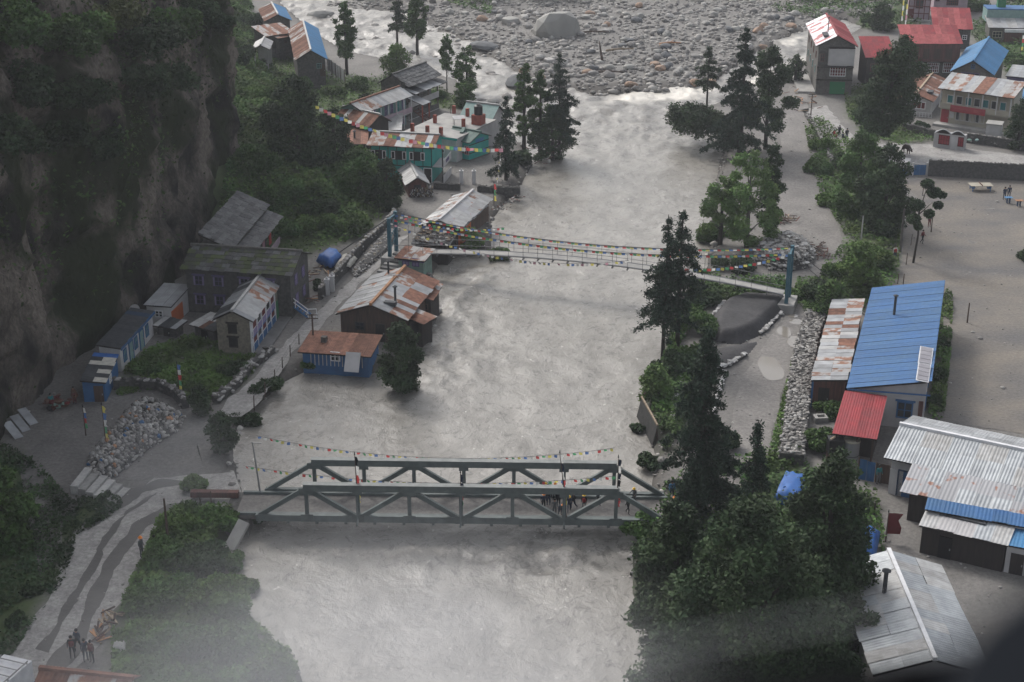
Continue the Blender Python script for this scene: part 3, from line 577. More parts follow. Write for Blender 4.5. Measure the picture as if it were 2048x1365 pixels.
def shrub(base, r, h, seed, n, leaf, m, label, group=None, cat='shrub', name='shrub', clumps=9):
    rs = np.random.RandomState(seed); cl = []
    for i in range(clumps):
        a = rs.rand() * 6.283; d = r * rs.rand() ** .6 * .75; s = r * (.28 + .22 * rs.rand()); cl.append((d * math.cos(a), d * math.sin(a), max(s * .5, h * (.25 + .6 * rs.rand() * (1 - d / r * .6))), s))
    pt, k = crown_points(cl, n, rs, .35); pt[:, 2] = np.maximum(pt[:, 2], .05); v, f = leaves(pt, leaf, seed); tn = np.clip(rs.rand(clumps)[k] * .55 + rs.rand(n) * .45, 0, 1)
    o = link(name, fastmesh(name, v, f, tn), None, [M[m]]); o.location = base; return tag(o, label, cat, group)
def top_h(bx, by, ty, z0=None):
    g = T(bx, by) if z0 is None else P(bx, by, z0); d = (682.5 - ty) / F_PX; z = HC + g.y * (d * CP - SP) / (CP + d * SP); return g, z - g.z
# trees: base x, base y, top y, half width in pixels
def rad(px, g): return px / (F_PX / (g.y * CP + (HC - g.z) * SP))
TREES = [
 # name, (bx,by,ty), halfwidth px, kind, leaves, leaf size, material, label, extra
 ('conifer_tree', (1478,322,50), 72, 'c', 12000, .26, 'leaf_conifer', 'tall near-black conifer, tallest of the trees on the right bank above the river road', dict(low=.1, levels=24, trunk=.4)),
 ('broadleaf_tree', (1530,300,95), 62, 'b', 9000, .22, 'leaf_dark', 'ragged dark broadleaf tree just right of the tallest conifer', dict(clumps=18, open_=.8)),
 ('pine_tree', (1412,240,88), 34, 'c', 3500, .24, 'leaf_dark', 'slender pine with a bare trunk left of the tallest conifer', dict(low=.45, levels=9, trunk=.2, droop=.1)),
 ('leaning_tree', (1470,275,205), 82, 'b', 8000, .22, 'leaf_dark', 'low spreading tree leaning left over the river in front of the rapids', dict(lean=(-7.5, -1.5), clumps=18, crownlow=.35, open_=.75)),
 ('broadleaf_tree', (1535,470,290), 30, 'b', 4500, .2, 'leaf_dark', 'narrow dark tree at the edge of the river road above the rubble mound', dict(crownlow=.1)),
 ('broadleaf_tree', (1492,500,300), 72, 'b', 9500, .18, 'leaf_light', 'light green airy tree on the right bank above the suspension bridge', dict(crownlow=.08, clumps=24, bark='bark_pale', open_=.7)),
 ('broadleaf_tree', (1440,490,355), 52, 'b', 5500, .17, 'leaf_light', 'light green loose tree nearest the water above the suspension bridge', dict(crownlow=.2, clumps=12, open_=.75)),
 ('broadleaf_tree', (1048,300,128), 32, 'b', 4500, .2, 'leaf_mid', 'slim tree nearest the left bank in the riverside group below the dark boulder', dict(crownlow=.15, open_=.8)),
 ('pine_tree', (1118,320,100), 48, 'c', 5000, .24, 'leaf_conifer', 'feathery pine standing tallest in the riverside group below the dark boulder', dict(low=.25, levels=15, sparse=.2, droop=.12)),
 ('broadleaf_tree', (1105,322,215), 42, 'b', 5000, .19, 'leaf_dark', 'low dark tree at the foot of the riverside group', dict(crownlow=.08)),
 ('broadleaf_tree', (1080,312,140), 32, 'b', 4500, .19, 'leaf_mid', 'middle tree of the riverside group below the dark boulder', dict(crownlow=.15, open_=.8)),
 ('conifer_tree', (1012,362,190), 33, 'c', 5500, .22, 'leaf_conifer', 'dark narrow spruce in the yard beside the turquoise cabin', dict(low=.12, levels=18)),
 ('conifer_tree', (1325,718,425), 62, 'c', 6500, .20, 'leaf_conifer', 'left of the two tall spruces in front of the suspension bridge', dict(low=.26, levels=15, trunk=.2, droop=.35, sparse=.15)),
 ('conifer_tree', (1354,700,415), 60, 'c', 9500, .20, 'leaf_conifer', 'right and fuller of the two tall spruces in front of the suspension bridge', dict(low=.28, levels=20, trunk=.25, droop=.3)),
 ('conifer_tree', (1398,1030,655), 100, 'c', 17000, .22, 'leaf_conifer', 'massive dark spruce at the right end of the steel bridge', dict(low=.1, levels=26, trunk=.35)),
 ('conifer_tree', (1500,1100,838), 50, 'c', 6500, .19, 'leaf_conifer', 'small pointed spruce right of the massive spruce by the steel bridge', dict(low=.1, levels=16)),
 ('broadleaf_tree', (805,785,648), 52, 'b', 8500, .17, 'leaf_dark', 'round bushy tree standing in the flood beside the rusty roofed shed', dict(crownlow=.12, clumps=20, trunk=.2)),
 ('broadleaf_tree', (1742,308,72), 62, 'b', 15000, .22, 'leaf_dark', 'great dark tree in front of the long red roofed lodge', dict(crownlow=.2, clumps=26, trunk=.4, lean=(3.2, 0))),
 ('pollard_tree', (1826,528,366), 0, 'p', 4200, .16, 'leaf_dark', 'small dark tree with a long bare trunk at the edge of the school yard', {}),
 ('broadleaf_tree', (694,150,2), 26, 'b', 4500, .24, 'leaf_mid', 'slim tree right of the blue roofed long hut at the torrent', dict(crownlow=.25, open_=.9)),
 ('pine_tree', (795,100,-20), 27, 'c', 3800, .26, 'leaf_dark', 'tall bare-stemmed pine above the slate roofed lodge', dict(low=.35, levels=9, sparse=.1, droop=.08)),
 ('broadleaf_tree', (835,118,-10), 24, 'b', 3600, .24, 'leaf_mid', 'tall thin tree right of the bare-stemmed pine', dict(crownlow=.35)),
 ('broadleaf_tree', (894,185,70), 17, 'b', 2000, .2, 'leaf_mid', 'very thin young tree at the water right of the slate roofed lodge', dict(crownlow=.4, open_=.8, trunk=.1)),
 ('broadleaf_tree', (934,190,92), 36, 'b', 3200, .2, 'leaf_mid', 'airy see-through tree on the bank above the green roofed annex', dict(crownlow=.15, open_=.7)),
 ('broadleaf_tree', (722,395,295), 62, 'b', 10000, .2, 'leaf_mid', 'rounded bright green tree below the turquoise two storey lodge', dict(crownlow=.0, clumps=20)),
 ('broadleaf_tree', (600,330,150), 72, 'b', 10000, .22, 'leaf_dark', 'dark dense tree on the slope left of the rust roofed lodge wing', dict(crownlow=.0, clumps=20)),
 ('broadleaf_tree', (670,330,215), 45, 'b', 6000, .2, 'leaf_dark', 'dark tree touching the low rust roof on the slope', dict(crownlow=.0)),
 ('broadleaf_tree', (775,420,318), 36, 'b', 5000, .19, 'leaf_dark', 'dark tree behind the left tower of the suspension bridge', dict(crownlow=.05)),
 ('broadleaf_tree', (795,152,88), 34, 'b', 4000, .2, 'leaf_shrub', 'bushy tree right behind the slate roofed lodge', dict(crownlow=.0)),
 ('broadleaf_tree', (930,215,165), 26, 'b', 2600, .19, 'leaf_mid', 'low round tree beside the green roofed annex', dict(crownlow=.0)),
 ('broadleaf_tree', (1712,430,262), 55, 'b', 9500, .2, 'leaf_mid', 'broad tree on the slope between the river road and the school gate', dict(crownlow=.0, clumps=20)),
 ('broadleaf_tree', (1765,470,290), 60, 'b', 9500, .2, 'leaf_dark', 'dark broad tree beside the blue and white gate booth', dict(crownlow=.0, clumps=20)),
 ('broadleaf_tree', (1715,600,485), 50, 'b', 6500, .19, 'leaf_shrub', 'yellowish green bushy tree behind the big blue roof', dict(crownlow=.0)),
 ('broadleaf_tree', (1660,640,560), 36, 'b', 3800, .18, 'leaf_mid', 'small bushy tree left of the rusty lean-to roof', dict(crownlow=.0)),
 ('broadleaf_tree', (1590,165,110), 22, 'b', 1800, .2, 'leaf_dark', 'small dark tree at the head of the river road', dict(crownlow=.1)),
 ('broadleaf_tree', (1762,62,5), 26, 'b', 3000, .22, 'leaf_dark', 'round dark tree beside the flag poles above the red roofs', dict(crownlow=.0)),
 ('broadleaf_tree', (1310,800,728), 36, 'b', 4500, .17, 'leaf_light', 'bright green bush-like tree behind the leaning metal panel', dict(crownlow=.0)),
 ('broadleaf_tree', (2035,300,195), 30, 'b', 3500, .19, 'leaf_dark', 'very dark tree at the right edge in front of the blue building', dict(crownlow=.0)),
 ('broadleaf_tree', (1345,1290,1010), 92, 'b', 15000, .19, 'leaf_dark', 'left half of the great broadleaf clump below the steel bridge, hanging over the water', dict(crownlow=.0, clumps=26, trunk=.35)),
 ('broadleaf_tree', (1480,1440,1000), 165, 'b', 27000, .17, 'leaf_dark', 'largest and nearest broadleaf tree, middle of the clump below the steel bridge', dict(crownlow=.02, clumps=34, trunk=.5)),
 ('broadleaf_tree', (1640,1265,905), 105, 'b', 22000, .17, 'leaf_dark', 'tall leafy tree with blue tarpaulin behind it, right of the clump', dict(crownlow=.05, clumps=30, trunk=.4)),
 ('broadleaf_tree', (1350,1440,1200), 95, 'b', 9000, .19, 'leaf_dark', 'lowest left tree of the clump, cut by the bottom edge beside the water', dict(crownlow=.0, clumps=18)),
 ('broadleaf_tree', (1610,1440,1190), 105, 'b', 10000, .19, 'leaf_dark', 'lowest right tree of the clump, cut by the bottom edge beside the grey gabled hall', dict(crownlow=.0, clumps=18)),
 ('broadleaf_tree', (1690,1330,1180), 60, 'b', 6500, .17, 'leaf_dark', 'sprawling low tree spreading over the white gabled roof', dict(crownlow=.1, open_=.7)),
 ('broadleaf_tree', (10,1090,930), 62, 'b', 10000, .18, 'leaf_mid', 'rounded tree at the left edge above the dirt road', dict(crownlow=.0, clumps=20)),
 ('broadleaf_tree', (402,830,770), 24, 'b', 2600, .15, 'leaf_dark', 'small dark conical tree at the lower end of the village path', dict(crownlow=.0)),
 ('broadleaf_tree', (446,905,825), 30, 'b', 3500, .15, 'leaf_dark', 'dark bush-like tree between the village path and the steel bridge', dict(crownlow=.0)),
 ('broadleaf_tree', (945,498,458), 26, 'b', 2600, .16, 'leaf_light', 'pale green bushy tree at the water below the whitish roofed shack', dict(crownlow=.0, open_=.8)),
]
for i, (nm, (bx, by, ty), hw, kd, n, lf, m_, lab, kw) in enumerate(TREES):
    g, h = top_h(bx, by, ty)
    if kd == 'c': conifer(nm, g, h, rad(hw, g), 100 + i, n, lf, m_, lab, **kw)
    elif kd == 'b': broadleaf(nm, g, h, rad(hw, g), 100 + i, n, lf, m_, lab, **kw)
    else:
        o = empty(nm, g, 0, lab, 'tree'); mb = MB(); mb.tube([(0,0,-.2), (.25,.1,h*.35), (.1,.2,h*.62), (.6,.2,h*.9)], [.14,.11,.09,.04]); mb.tube([(.1,.2,h*.6), (1.5,.4,h*.75)], [.06,.02]); mb.build('trunk', M['bark'], o, True)
        rs = np.random.RandomState(9); cl = [(1.4,0,h*.88,.8),(.7,.2,h*.98,.7),(2.0,.1,h*.72,.55),(1.1,0,h*.62,.6),(-.2,.2,h*.72,.8),(-.4,0,h*.55,.75),(.2,.2,h*.45,.5),(2.3,0,h*.85,.5)]
        pt, kk = crown_points(cl, n, rs); v, f = leaves(pt, lf, 3); link('crown', fastmesh('crown', v, f, rs.rand(n)), o, [M[m_]])
# ---------------------------------------------------------------- buildings
class House:
    """local frame: u from A to B, v from A towards C, origin at the roof's near left eave corner on the ground"""
    def __init__(s, name, label, cat, A, B, C, ze, z0=0.0, cz=None, L=None, W=None, group=None, zb=None, align=None):
        a = P(*A, ze + z0); b = P(*B, (ze if zb is None else zb) + z0); d = b - a; d.z = 0; s.L = L or d.length; s.rz = math.atan2(d.y, d.x); s.ze = ze; s.z0 = z0
        if isinstance(C, (int, float)): s.W = C
        else:
            c = P(*C, (cz if cz is not None else ze) + z0) - a; c.z = 0
            k = align if align is not None else (1 if c.length > d.length * 1.15 else 0)
            rc = math.atan2(c.y, c.x) - math.pi / 2; dr = (rc - s.rz + math.pi) % (2 * math.pi) - math.pi; s.rz += dr * k
            ux, uy = math.cos(s.rz), math.sin(s.rz); s.L = L or d.x * ux + d.y * uy; s.W = W or (-uy * c.x + ux * c.y)
        s.e = empty(name, (a.x, a.y, z0), s.rz, label, cat, group); s.n = 0
    def box(s, name, m, u0, v0, z0, u1, v1, z1, parent=None): return MB().box(u0, v0, z0, u1, v1, z1).build(name, M[m], parent or s.e)
    def bars(s, name, m, segs, w=.12, parent=None):
        mb = MB()
        for a, b in segs: mb.bar(a, b, w)
        return mb.build(name, M[m], parent or s.e)
    def walls(s, m, oh=.35, rise=1.0, kind='gable', ridge='u', name='wall', base=-.6, inset=None, lift=0):
        i0, i1, j0, j1 = inset or (oh, oh, oh, oh); u0, u1, v0, v1 = i0, s.L - i1, j0, s.W - j1; z = s.ze - .06 + lift; mb = MB(); k = .0
        s.wb = (u0, u1, v0, v1)
        zt = s.roof_z if hasattr(s, 'roof_z') else (lambda u, v: s.ze)
        f = zt
        if kind == 'gable' and ridge == 'u':
            vm = s.W / 2; pr = [(v0, base), (v1, base), (v1, f(0, v1) - .08), (vm, f(0, vm) - .08), (v0, f(0, v0) - .08)]
            vs = [(u0, a, b) for a, b in pr] + [(u1, a, b) for a, b in pr]
        elif kind == 'gable':
            um = s.L / 2; pr = [(u0, base), (u1, base), (u1, f(u1, 0) - .08), (um, f(um, 0) - .08), (u0, f(u0, 0) - .08)]
            vs = [(a, v0, b) for a, b in pr] + [(a, v1, b) for a, b in pr]
        else:
            mb.add([(u0,v0,base),(u1,v0,base),(u1,v1,base),(u0,v1,base),(u0,v0,f(u0,v0)-.08),(u1,v0,f(u1,v0)-.08),(u1,v1,f(u1,v1)-.08),(u0,v1,f(u0,v1)-.08)], [(0,3,2,1),(4,5,6,7),(0,1,5,4),(1,2,6,5),(2,3,7,6),(3,0,4,7)])
            return mb.build(name, M[m], s.e)
        n = 5; mb.add(vs, [tuple(range(5)), tuple(range(9, 4, -1))] + [(i, (i+1) % n, n + (i+1) % n, n + i) for i in range(n)]); return mb.build(name, M[m], s.e)
    def gable(s, rise, ridge='u', m=('iron_grey',), m2=None, sw=.85, ridge_m='iron_pale', seed=0, slate=False, rows=1):
        if ridge == 'u':
            s.roof_z = lambda u, v: s.ze + rise * (1 - abs(v - s.W/2) / (s.W/2))
            s.slope((0,0,s.ze), (s.L,0,s.ze), (0,s.W/2,s.ze+rise), m, sw, seed, slate, rows); s.slope((s.L,s.W,s.ze), (0,s.W,s.ze), (s.L,s.W/2,s.ze+rise), m2 or m, sw, seed+5, slate, rows)
            s.bars('ridge_cap', ridge_m, [((-.05,s.W/2,s.ze+rise+.09), (s.L+.05,s.W/2,s.ze+rise+.09))], .26)
        else:
            s.roof_z = lambda u, v: s.ze + rise * (1 - abs(u - s.L/2) / (s.L/2))
            s.slope((0,s.W,s.ze), (0,0,s.ze), (s.L/2,s.W,s.ze+rise), m, sw, seed, slate, rows); s.slope((s.L,0,s.ze), (s.L,s.W,s.ze), (s.L/2,0,s.ze+rise), m2 or m, sw, seed+5, slate, rows)
            s.bars('ridge_cap', ridge_m, [((s.L/2,-.05,s.ze+rise+.09), (s.L/2,s.W+.05,s.ze+rise+.09))], .26)
    def mono(s, rise, high='v1', m=('iron_grey',), sw=.85, seed=0, slate=False, rows=1):
        z = s.ze
        if high == 'v1': s.roof_z = lambda u, v: z + rise * v / s.W; s.slope((0,0,z), (s.L,0,z), (0,s.W,z+rise), m, sw, seed, slate, rows)
        elif high == 'u0': s.roof_z = lambda u, v: z + rise * (1 - u / s.L); s.slope((s.L,0,z), (s.L,s.W,z), (0,0,z+rise), m, sw, seed, slate, rows)
        elif high == 'u1': s.roof_z = lambda u, v: z + rise * u / s.L; s.slope((0,s.W,z), (0,0,z), (s.L,s.W,z+rise), m, sw, seed, slate, rows)
        else: s.roof_z = lambda u, v: z + rise * (1 - v / s.W); s.slope((0,s.W,z), (s.L,s.W,z), (0,0,z+rise), m, sw, seed, slate, rows)
    def slope(s, a, b, c, m, sw=.85, seed=0, slate=False, rows=1, name='roof'):
        """a-b is the eave, c the top above a; sheets side by side along the eave"""
        a, b, c = Vector(a), Vector(b), Vector(c); eu = b - a; L_ = eu.length; eu.normalize(); ev = c - a; S = ev.length; ev.normalize(); en = eu.cross(ev).normalized()
        if en.z < 0: en = -en
        t_ = .05
        roof = MB().quad(a - en*.02, b - en*.02, b + ev*S - en*.02, c - en*.02, .06).build(name, M['wood_dark'], s.e); rs = random.Random(seed * 31 + 7)
        mtx = Matrix((eu, ev, en)).transposed().to_4x4(); mtx.translation = a
        if slate:
            nr = max(3, int(S / .55)); nc = max(4, int(L_ / .75)); dv = S / nr; du = L_ / nc; key = 'slate'
            me = MB().box(-.02, -.08, 0, du * 1.0 - .03, dv * 1.12, .045).mesh('slate'); me.materials.append(M['slate'])
            for r_ in range(nr):
                for c_ in range(nc):
                    o = bpy.data.objects.new('slate', me); sc.collection.objects.link(o); o.parent = roof; mm_ = m[rs.randrange(len(m))]
                    o.material_slots[0].link = 'OBJECT'; o.material_slots[0].material = M[mm_]
                    off = (r_ % 2) * du * .35 * (1 if c_ < nc - 1 else 0)
                    o.matrix_local = mtx @ Matrix.Translation((c_ * du + off + rs.uniform(-.05,.05), r_ * dv + rs.uniform(-.05,.05), .02 + rs.random() * .03)) @ Matrix.Rotation(rs.uniform(-.03,.03), 4, 'Z') @ Matrix.Rotation(-.05 - rs.random()*.02, 4, 'X')
            return roof
        n = max(1, round(L_ / sw)); du = L_ / n; k = 9; dv = S / rows
        pr = [(i / k * (du + .04), .025 * (i % 2)) for i in range(k + 1)]
        vs = [(x, 0, z) for x, z in pr] + [(x, dv + .06, z) for x, z in pr]; mb = MB(); mb.add(vs, [(i, i+1, k+2+i, k+1+i) for i in range(k)])
        me = mb.mesh('sheet'); me.materials.append(M[m[0]])
        last = None
        for r_ in range(rows):
            for i in range(n):
                o = bpy.data.objects.new('roof_sheet', me); sc.collection.objects.link(o); o.parent = roof; o.material_slots[0].link = 'OBJECT'
                mm_ = m[rs.randrange(len(m))] if (last is None or rs.random() > .25) else last
                last = mm_; o.material_slots[0].material = M[mm_]
                j = 0 if len(m) == 1 else .06
                o.matrix_local = mtx @ Matrix.Translation((i * du - .02, r_ * dv - .05 + rs.uniform(-j, j), .055 + r_ * -.012 + (.012 if i % 2 else 0) + rs.random() * (.012 if len(m) > 1 else 0))) @ Matrix.Rotation(rs.uniform(-.008,.008) * (len(m) > 1), 4, 'Z')
        return roof
    def P_(s, side, t_, z, d=0.0):
        """point on a wall: side 0 front(v0) 1 right(u1) 2 back 3 left(u0); t_ metres along it"""
        u0, u1, v0, v1 = s.wb
        return {0: (u0 + t_, v0 - d, z), 1: (u1 + d, v0 + t_, z), 2: (u1 - t_, v1 + d, z), 3: (u0 - d, v1 - t_, z)}[side]
    def wl(s, side): u0, u1, v0, v1 = s.wb; return (u1 - u0) if side in (0, 2) else (v1 - v0)
    def slab(s, side, t0, t1, z0, z1, d0, d1, name, m, parent=None):
        a = s.P_(side, t0, z0, d0); b = s.P_(side, t1, z1, d1)
        return MB().box(min(a[0],b[0]), min(a[1],b[1]), z0, max(a[0],b[0]), max(a[1],b[1]), z1).build(name, M[m], parent or s.e)
    def window(s, side, c, w_, h, zb, fm='paint_white', pm='glass', mull=2, lintel=None, rail=1, fw=.09):
        """c is a fraction of the wall; frame proud of the wall, pane set inside it, mullions of the frame's own mesh"""
        t_ = c * s.wl(side); t0, t1 = t_ - w_/2, t_ + w_/2; mb = MB()
        def bx(a0, a1, b0, b1, d1=.07):
            p, q = s.P_(side, a0, b0, -.02), s.P_(side, a1, b1, d1); mb.box(min(p[0],q[0]), min(p[1],q[1]), b0, max(p[0],q[0]), max(p[1],q[1]), b1)
        bx(t0, t1, zb, zb+fw); bx(t0, t1, zb+h-fw, zb+h); bx(t0, t0+fw, zb+fw, zb+h-fw); bx(t1-fw, t1, zb+fw, zb+h-fw)
        for i in range(1, mull): x_ = t0 + w_*i/mull; bx(x_-fw*.35, x_+fw*.35, zb+fw, zb+h-fw, .065)
        for i in range(1, rail+1): z_ = zb + h*i/(rail+1); bx(t0+fw, t1-fw, z_-fw*.3, z_+fw*.3, .06)
        wn = mb.build('window', M[fm], s.e); s.slab(side, t0+fw*.6, t1-fw*.6, zb+fw*.6, zb+h-fw*.6, -.01, .03, 'pane', pm, wn)
        if lintel: s.slab(side, t0-.15, t1+.15, zb+h+.01, zb+h+.14, -.02, .14, 'lintel', lintel, wn)
        return wn
    def door(s, side, c, w_, h, m, zb=0.0, fm=None):
        t_ = c * s.wl(side); d = s.slab(side, t_-w_/2, t_+w_/2, zb, zb+h, -.02, .05, 'door', m)
        if fm: s.bars('door_frame', fm, [(s.P_(side, t_-w_/2-.05, zb, .05), s.P_(side, t_-w_/2-.05, zb+h+.05, .05)), (s.P_(side, t_-w_/2-.05, zb+h+.05, .05), s.P_(side, t_+w_/2+.05, zb+h+.05, .05)), (s.P_(side, t_+w_/2+.05, zb+h+.05, .05), s.P_(side, t_+w_/2+.05, zb, .05))], .09, d)
        hd = s.P_(side, t_+w_*.38, zb+h*.48, .08); MB().box(hd[0]-.04, hd[1]-.04, hd[2]-.07, hd[0]+.04, hd[1]+.04, hd[2]+.07).build('handle', M['steel_grey'], d); return d
    def chimney(s, u, v, h=1.4, r=.13, m='iron_dark', cap=True):
        z = s.roof_z(u, v) if hasattr(s, 'roof_z') else s.ze
        mb = MB().tube([(u,v,z-.1),(u,v,z+h)], r, 8)
        if cap: mb.tube([(u,v,z+h+.0),(u,v,z+h+.05),(u,v,z+h+.16)], [r*2.1, r*2.1, r*.3], 8)
        return mb.build('chimney', M[m], s.e)
    def rail(s, side, t0, t1, z, h=.9, d=0.9, m='paint_white', n=8, name='railing', w_=.05):
        segs = [(s.P_(side, t0, z+h, d), s.P_(side, t1, z+h, d)), (s.P_(side, t0, z+.12, d), s.P_(side, t1, z+.12, d))]
        for i in range(n+1): x_ = t0 + (t1-t0)*i/n; segs.append((s.P_(side, x_, z, d), s.P_(side, x_, z+h, d)))
        return s.bars(name, m, segs, w_)
    def posts(s, side, ts, z0, z1, d, m='paint_white', w_=.14):
        for t_ in ts: s.bars('post', m, [(s.P_(side, t_, z0, d), s.P_(side, t_, z1, d))], w_)

# ---- top left huts
h1z = gz(-33, 262)
H = House('hut', 'small hut at the top left, half its gable roof rusty and half blue', 'hut', (529,44), (582,38), (517,19), 2.4, 2.0)
H.gable(1.1, 'v', ('iron_rust','iron_patchy','iron_rust'), ('iron_sky',)); H.walls('stone_wall', rise=1.1, ridge='v', base=-3); H.door(0, .4, .9, 1.8, 'wood_dark'); H.window(0, .75, .7, .7, 1.1, 'wood_brown')
H = House('hut', 'long hut above the torrent with one rusty and one bright blue roof slope', 'hut', (590,122), (654,117), (577,60), 2.6, 2.0)
H.gable(1.5, 'v', ('iron_rust','iron_patchy','iron_rust'), ('iron_sky',), seed=3); H.walls('stone_dark', rise=1.5, ridge='v', base=-3); H.window(0, .78, .8, .8, 1.2, 'paint_teal_dull'); H.door(0, .9, .8, 1.8, 'wood_brown')
H = House('shed', 'low shed with a rusty lean-to roof left of the long blue roofed hut', 'shed', (531,74), (590,66), 5.0, 2.2, 2.0)
H.mono(.9, 'v1', ('iron_rust','iron_patchy','iron_rust'), seed=4); H.walls('stone_dark', kind='mono', base=-3); H.door(0, .3, .8, 1.6, 'wood_dark')
H = House('shed', 'small rusty roofed annex between the low shed and the long hut', 'shed', (556,78), (590,72), 3.2, 2.0, 1.8)
H.mono(.5, 'v1', ('iron_rust','iron_patchy'), seed=6); H.walls('stone_dark', kind='mono', base=-3); H.window(0, .5, .6, .6, 1, 'wood_brown')
H = House('shelter', 'tiny open shelter with a whitish roof below the top left huts', 'shelter', (504,100), (541,95), (512,84), 1.9, 3.0)
H.gable(.7, 'v', ('iron_pale',), seed=2); H.wb = (.3, H.L-.3, .3, H.W-.3)
for s_ in (0, 2): H.posts(s_, (0.05, H.L-.65), -2, 1.9, 0, 'plaster_grey', .16)
H.box('back_panel', 'plaster_grey', .3, H.W-.4, -2, H.L-.3, H.W-.3, 1.8)
# sheet metal fence by the long hut
def panel_fence(name, label, pts, z0, h, m, pw=.8, z_=0, lean=0, posts='wood_brown', cat='fence'):
    e = empty(name, P(*pts[0], z_), 0, label, cat); o0 = P(*pts[0], z_)
    for a, b in zip(pts, pts[1:]):
        a, b = P(*a, z_) - o0, P(*b, z_) - o0; d = b - a; n = max(1, round(d.length / pw))
        for i in range(n):
            p, q = a + d * (i / n), a + d * ((i + .97) / n); nn = Vector((-d.y, d.x, 0)).normalized(); mb = MB(); k = 6; vs = []
            for zz in (z0, z0 + h + random.Random(i).uniform(-.05, .05)):
                for j in range(k + 1): vs.append(p + (q - p) * j / k + nn * (.03 * (j % 2) + lean * zz) + Vector((0, 0, zz)))
            mb.add(vs, [(j, j+1, k+2+j, k+1+j) for j in range(k)]); mb.build('panel', M[m[i % len(m)]], e)
        for i in range(0, n + 1, 3): p = a + d * (i / n); MB().bar(p + Vector((0,0,z0-.4)), p + Vector((0,0,z0+h+.1)), .09).build('post', M[posts], e)
    return e
panel_fence('metal_fence', 'pale corrugated sheet fence beside the long blue roofed hut', [(656,140),(672,152),(690,165)], 0, 1.9, ['paint_white','plaster_white'], z_=1.4)

# ---- slate roofed lodge and its wings
z = zfor(880, 216, 149)
H = House('lodge', 'grey slate roofed two storey lodge with balconies at the head of the left village', 'lodge', (817,175), (883,150), (759,165), z)
H.gable(1.5, 'u', ('slate',), seed=1, slate=True, ridge_m='slate'); H.walls('stone_wall', oh=.5, rise=1.5, ridge='u', inset=(.4,.4,1.6,.4)); wl = H.wl(0)
H.slope((0.2, -1.0, z-.95), (H.L, -1.0, z-.95), (.2, 1.5, z-.45), ('iron_grey','iron_dark'), seed=2, name='balcony_roof')
for zz in (z-3.1, .15):
    H.box('balcony_floor', 'plaster_grey', .4, .25, zz-.12, H.L-.4, 1.6, zz); H.box('balcony_front', 'plaster_grey' if zz > 1 else 'stone_wall', .4, .25, zz+.0, H.L-.4, .33, zz+.75)
for t_ in (.2, wl*.33, wl*.66, wl-.2): H.posts(0, (t_,), 0, z-.9, 1.25, 'wood_brown', .13)
for c_ in (.2, .5, .8):
    H.window(0, c_, 1.0, 1.1, z-2.2, 'paint_teal_dull'); H.window(0, c_, 1.0, 1.1, .9, 'wood_brown')
H.window(3, .35, .8, .9, z-1.6, 'plaster_pink')
H.slope((-.5,-2.6,z-2.2), (1.6,-2.6,z-2.2), (-.5,-.1,z-1.5), ('iron_grey',), seed=3, name='stair_roof')
for u_ in (-.4, 1.4): H.bars('post', 'brick_red', [((u_,-2.5,-.2),(u_,-2.5,z-2.2))], .16)
st = H.bars('staircase', 'wood_red', [((-.3,-1,z-3.2),(-.3,-4.2,0)), ((.9,-1,z-3.2),(.9,-4.2,0))], .16)
for i in range(8): H.box('step', 'wood_red', -.3, -1.2-i*.4, z-3.35-i*(z-3.2)/8, .9, -.9-i*.4, z-3.27-i*(z-3.2)/8, st)
z = 4.3
H = House('lodge_wing', 'long two storey lodge wing with pale striped roof sheets and teal shutters', 'lodge', (729,227), (826,192), 4.6, z)
H.gable(1.0, 'u', ('iron_pale','iron_patchy','iron_grey','iron_pale'), seed=9, sw=.7, ridge_m='iron_rust'); H.walls('paint_teal_dull', oh=.3, rise=1, ridge='u', inset=(.3,.1,1.2,.2)); wl = H.wl(0)
H.box('balcony_floor', 'plaster_grey', .2, .1, 1.9, H.L-.1, 1.2, 2.02); H.box('balcony_front', 'plaster_pink', .2, .1, 2.02, H.L-.1, .18, 2.75)
for i in range(7):
    H.posts(0, (.1 + i*(wl-.2)/6,), 0, z-.1, 1.0, 'paint_white', .1)
for i in range(8):
    H.window(0, (i+.5)/8, .62, 1.5, 2.3, 'paint_lilac' if i % 3 else 'paint_teal', 'paint_darkblue'); H.window(0, (i+.5)/8, .62, 1.5, .3, 'paint_lilac' if i % 2 else 'paint_teal', 'dark_inside')
H.box('blue_board', 'iron_sky', H.L*.28, -.02, 1.7, H.L*.42, .06, 2.6)
z = 3.2
H = House('lodge_wing', 'short lodge wing with a red-brown rusty roof nearest the slope trees', 'lodge', (664,239), (738,256), 4.4, z)
H.gable(1.3, 'u', ('iron_rust','iron_patchy','iron_rust','iron_pale'), ('iron_rust',), seed=12, sw=.7); H.walls('wood_dark', rise=1.2, ridge='u')
for c_ in (.3, .6): H.window(0, c_, .8, .8, 1.6, 'wood_brown')
z = 2.3
H = House('shed', 'dark low rust-roofed shed squeezed behind the turquoise lodge', 'shed', (690,290), (735,297), (693,262), z)
H.mono(.3, 'v1', ('iron_rust','iron_rust','iron_patchy'), seed=13); H.walls('wood_dark', kind='mono'); H.chimney(1.2, 2.5, 1.0); H.door(0, .5, .8, 1.7, 'wood_brown')
# fallen lean-to sheets
H = House('lean_to', 'grey sagging lean-to roof between the rusty wing and the concrete terrace', 'lean-to', (757,262), (803,262), (762,238), 1.7)
H.mono(.7, 'v1', ('iron_grey','iron_pale'), seed=1, sw=.7); H.walls('wood_dark', kind='mono'); H.door(0, .5, .8, 1.4, 'wood_brown')

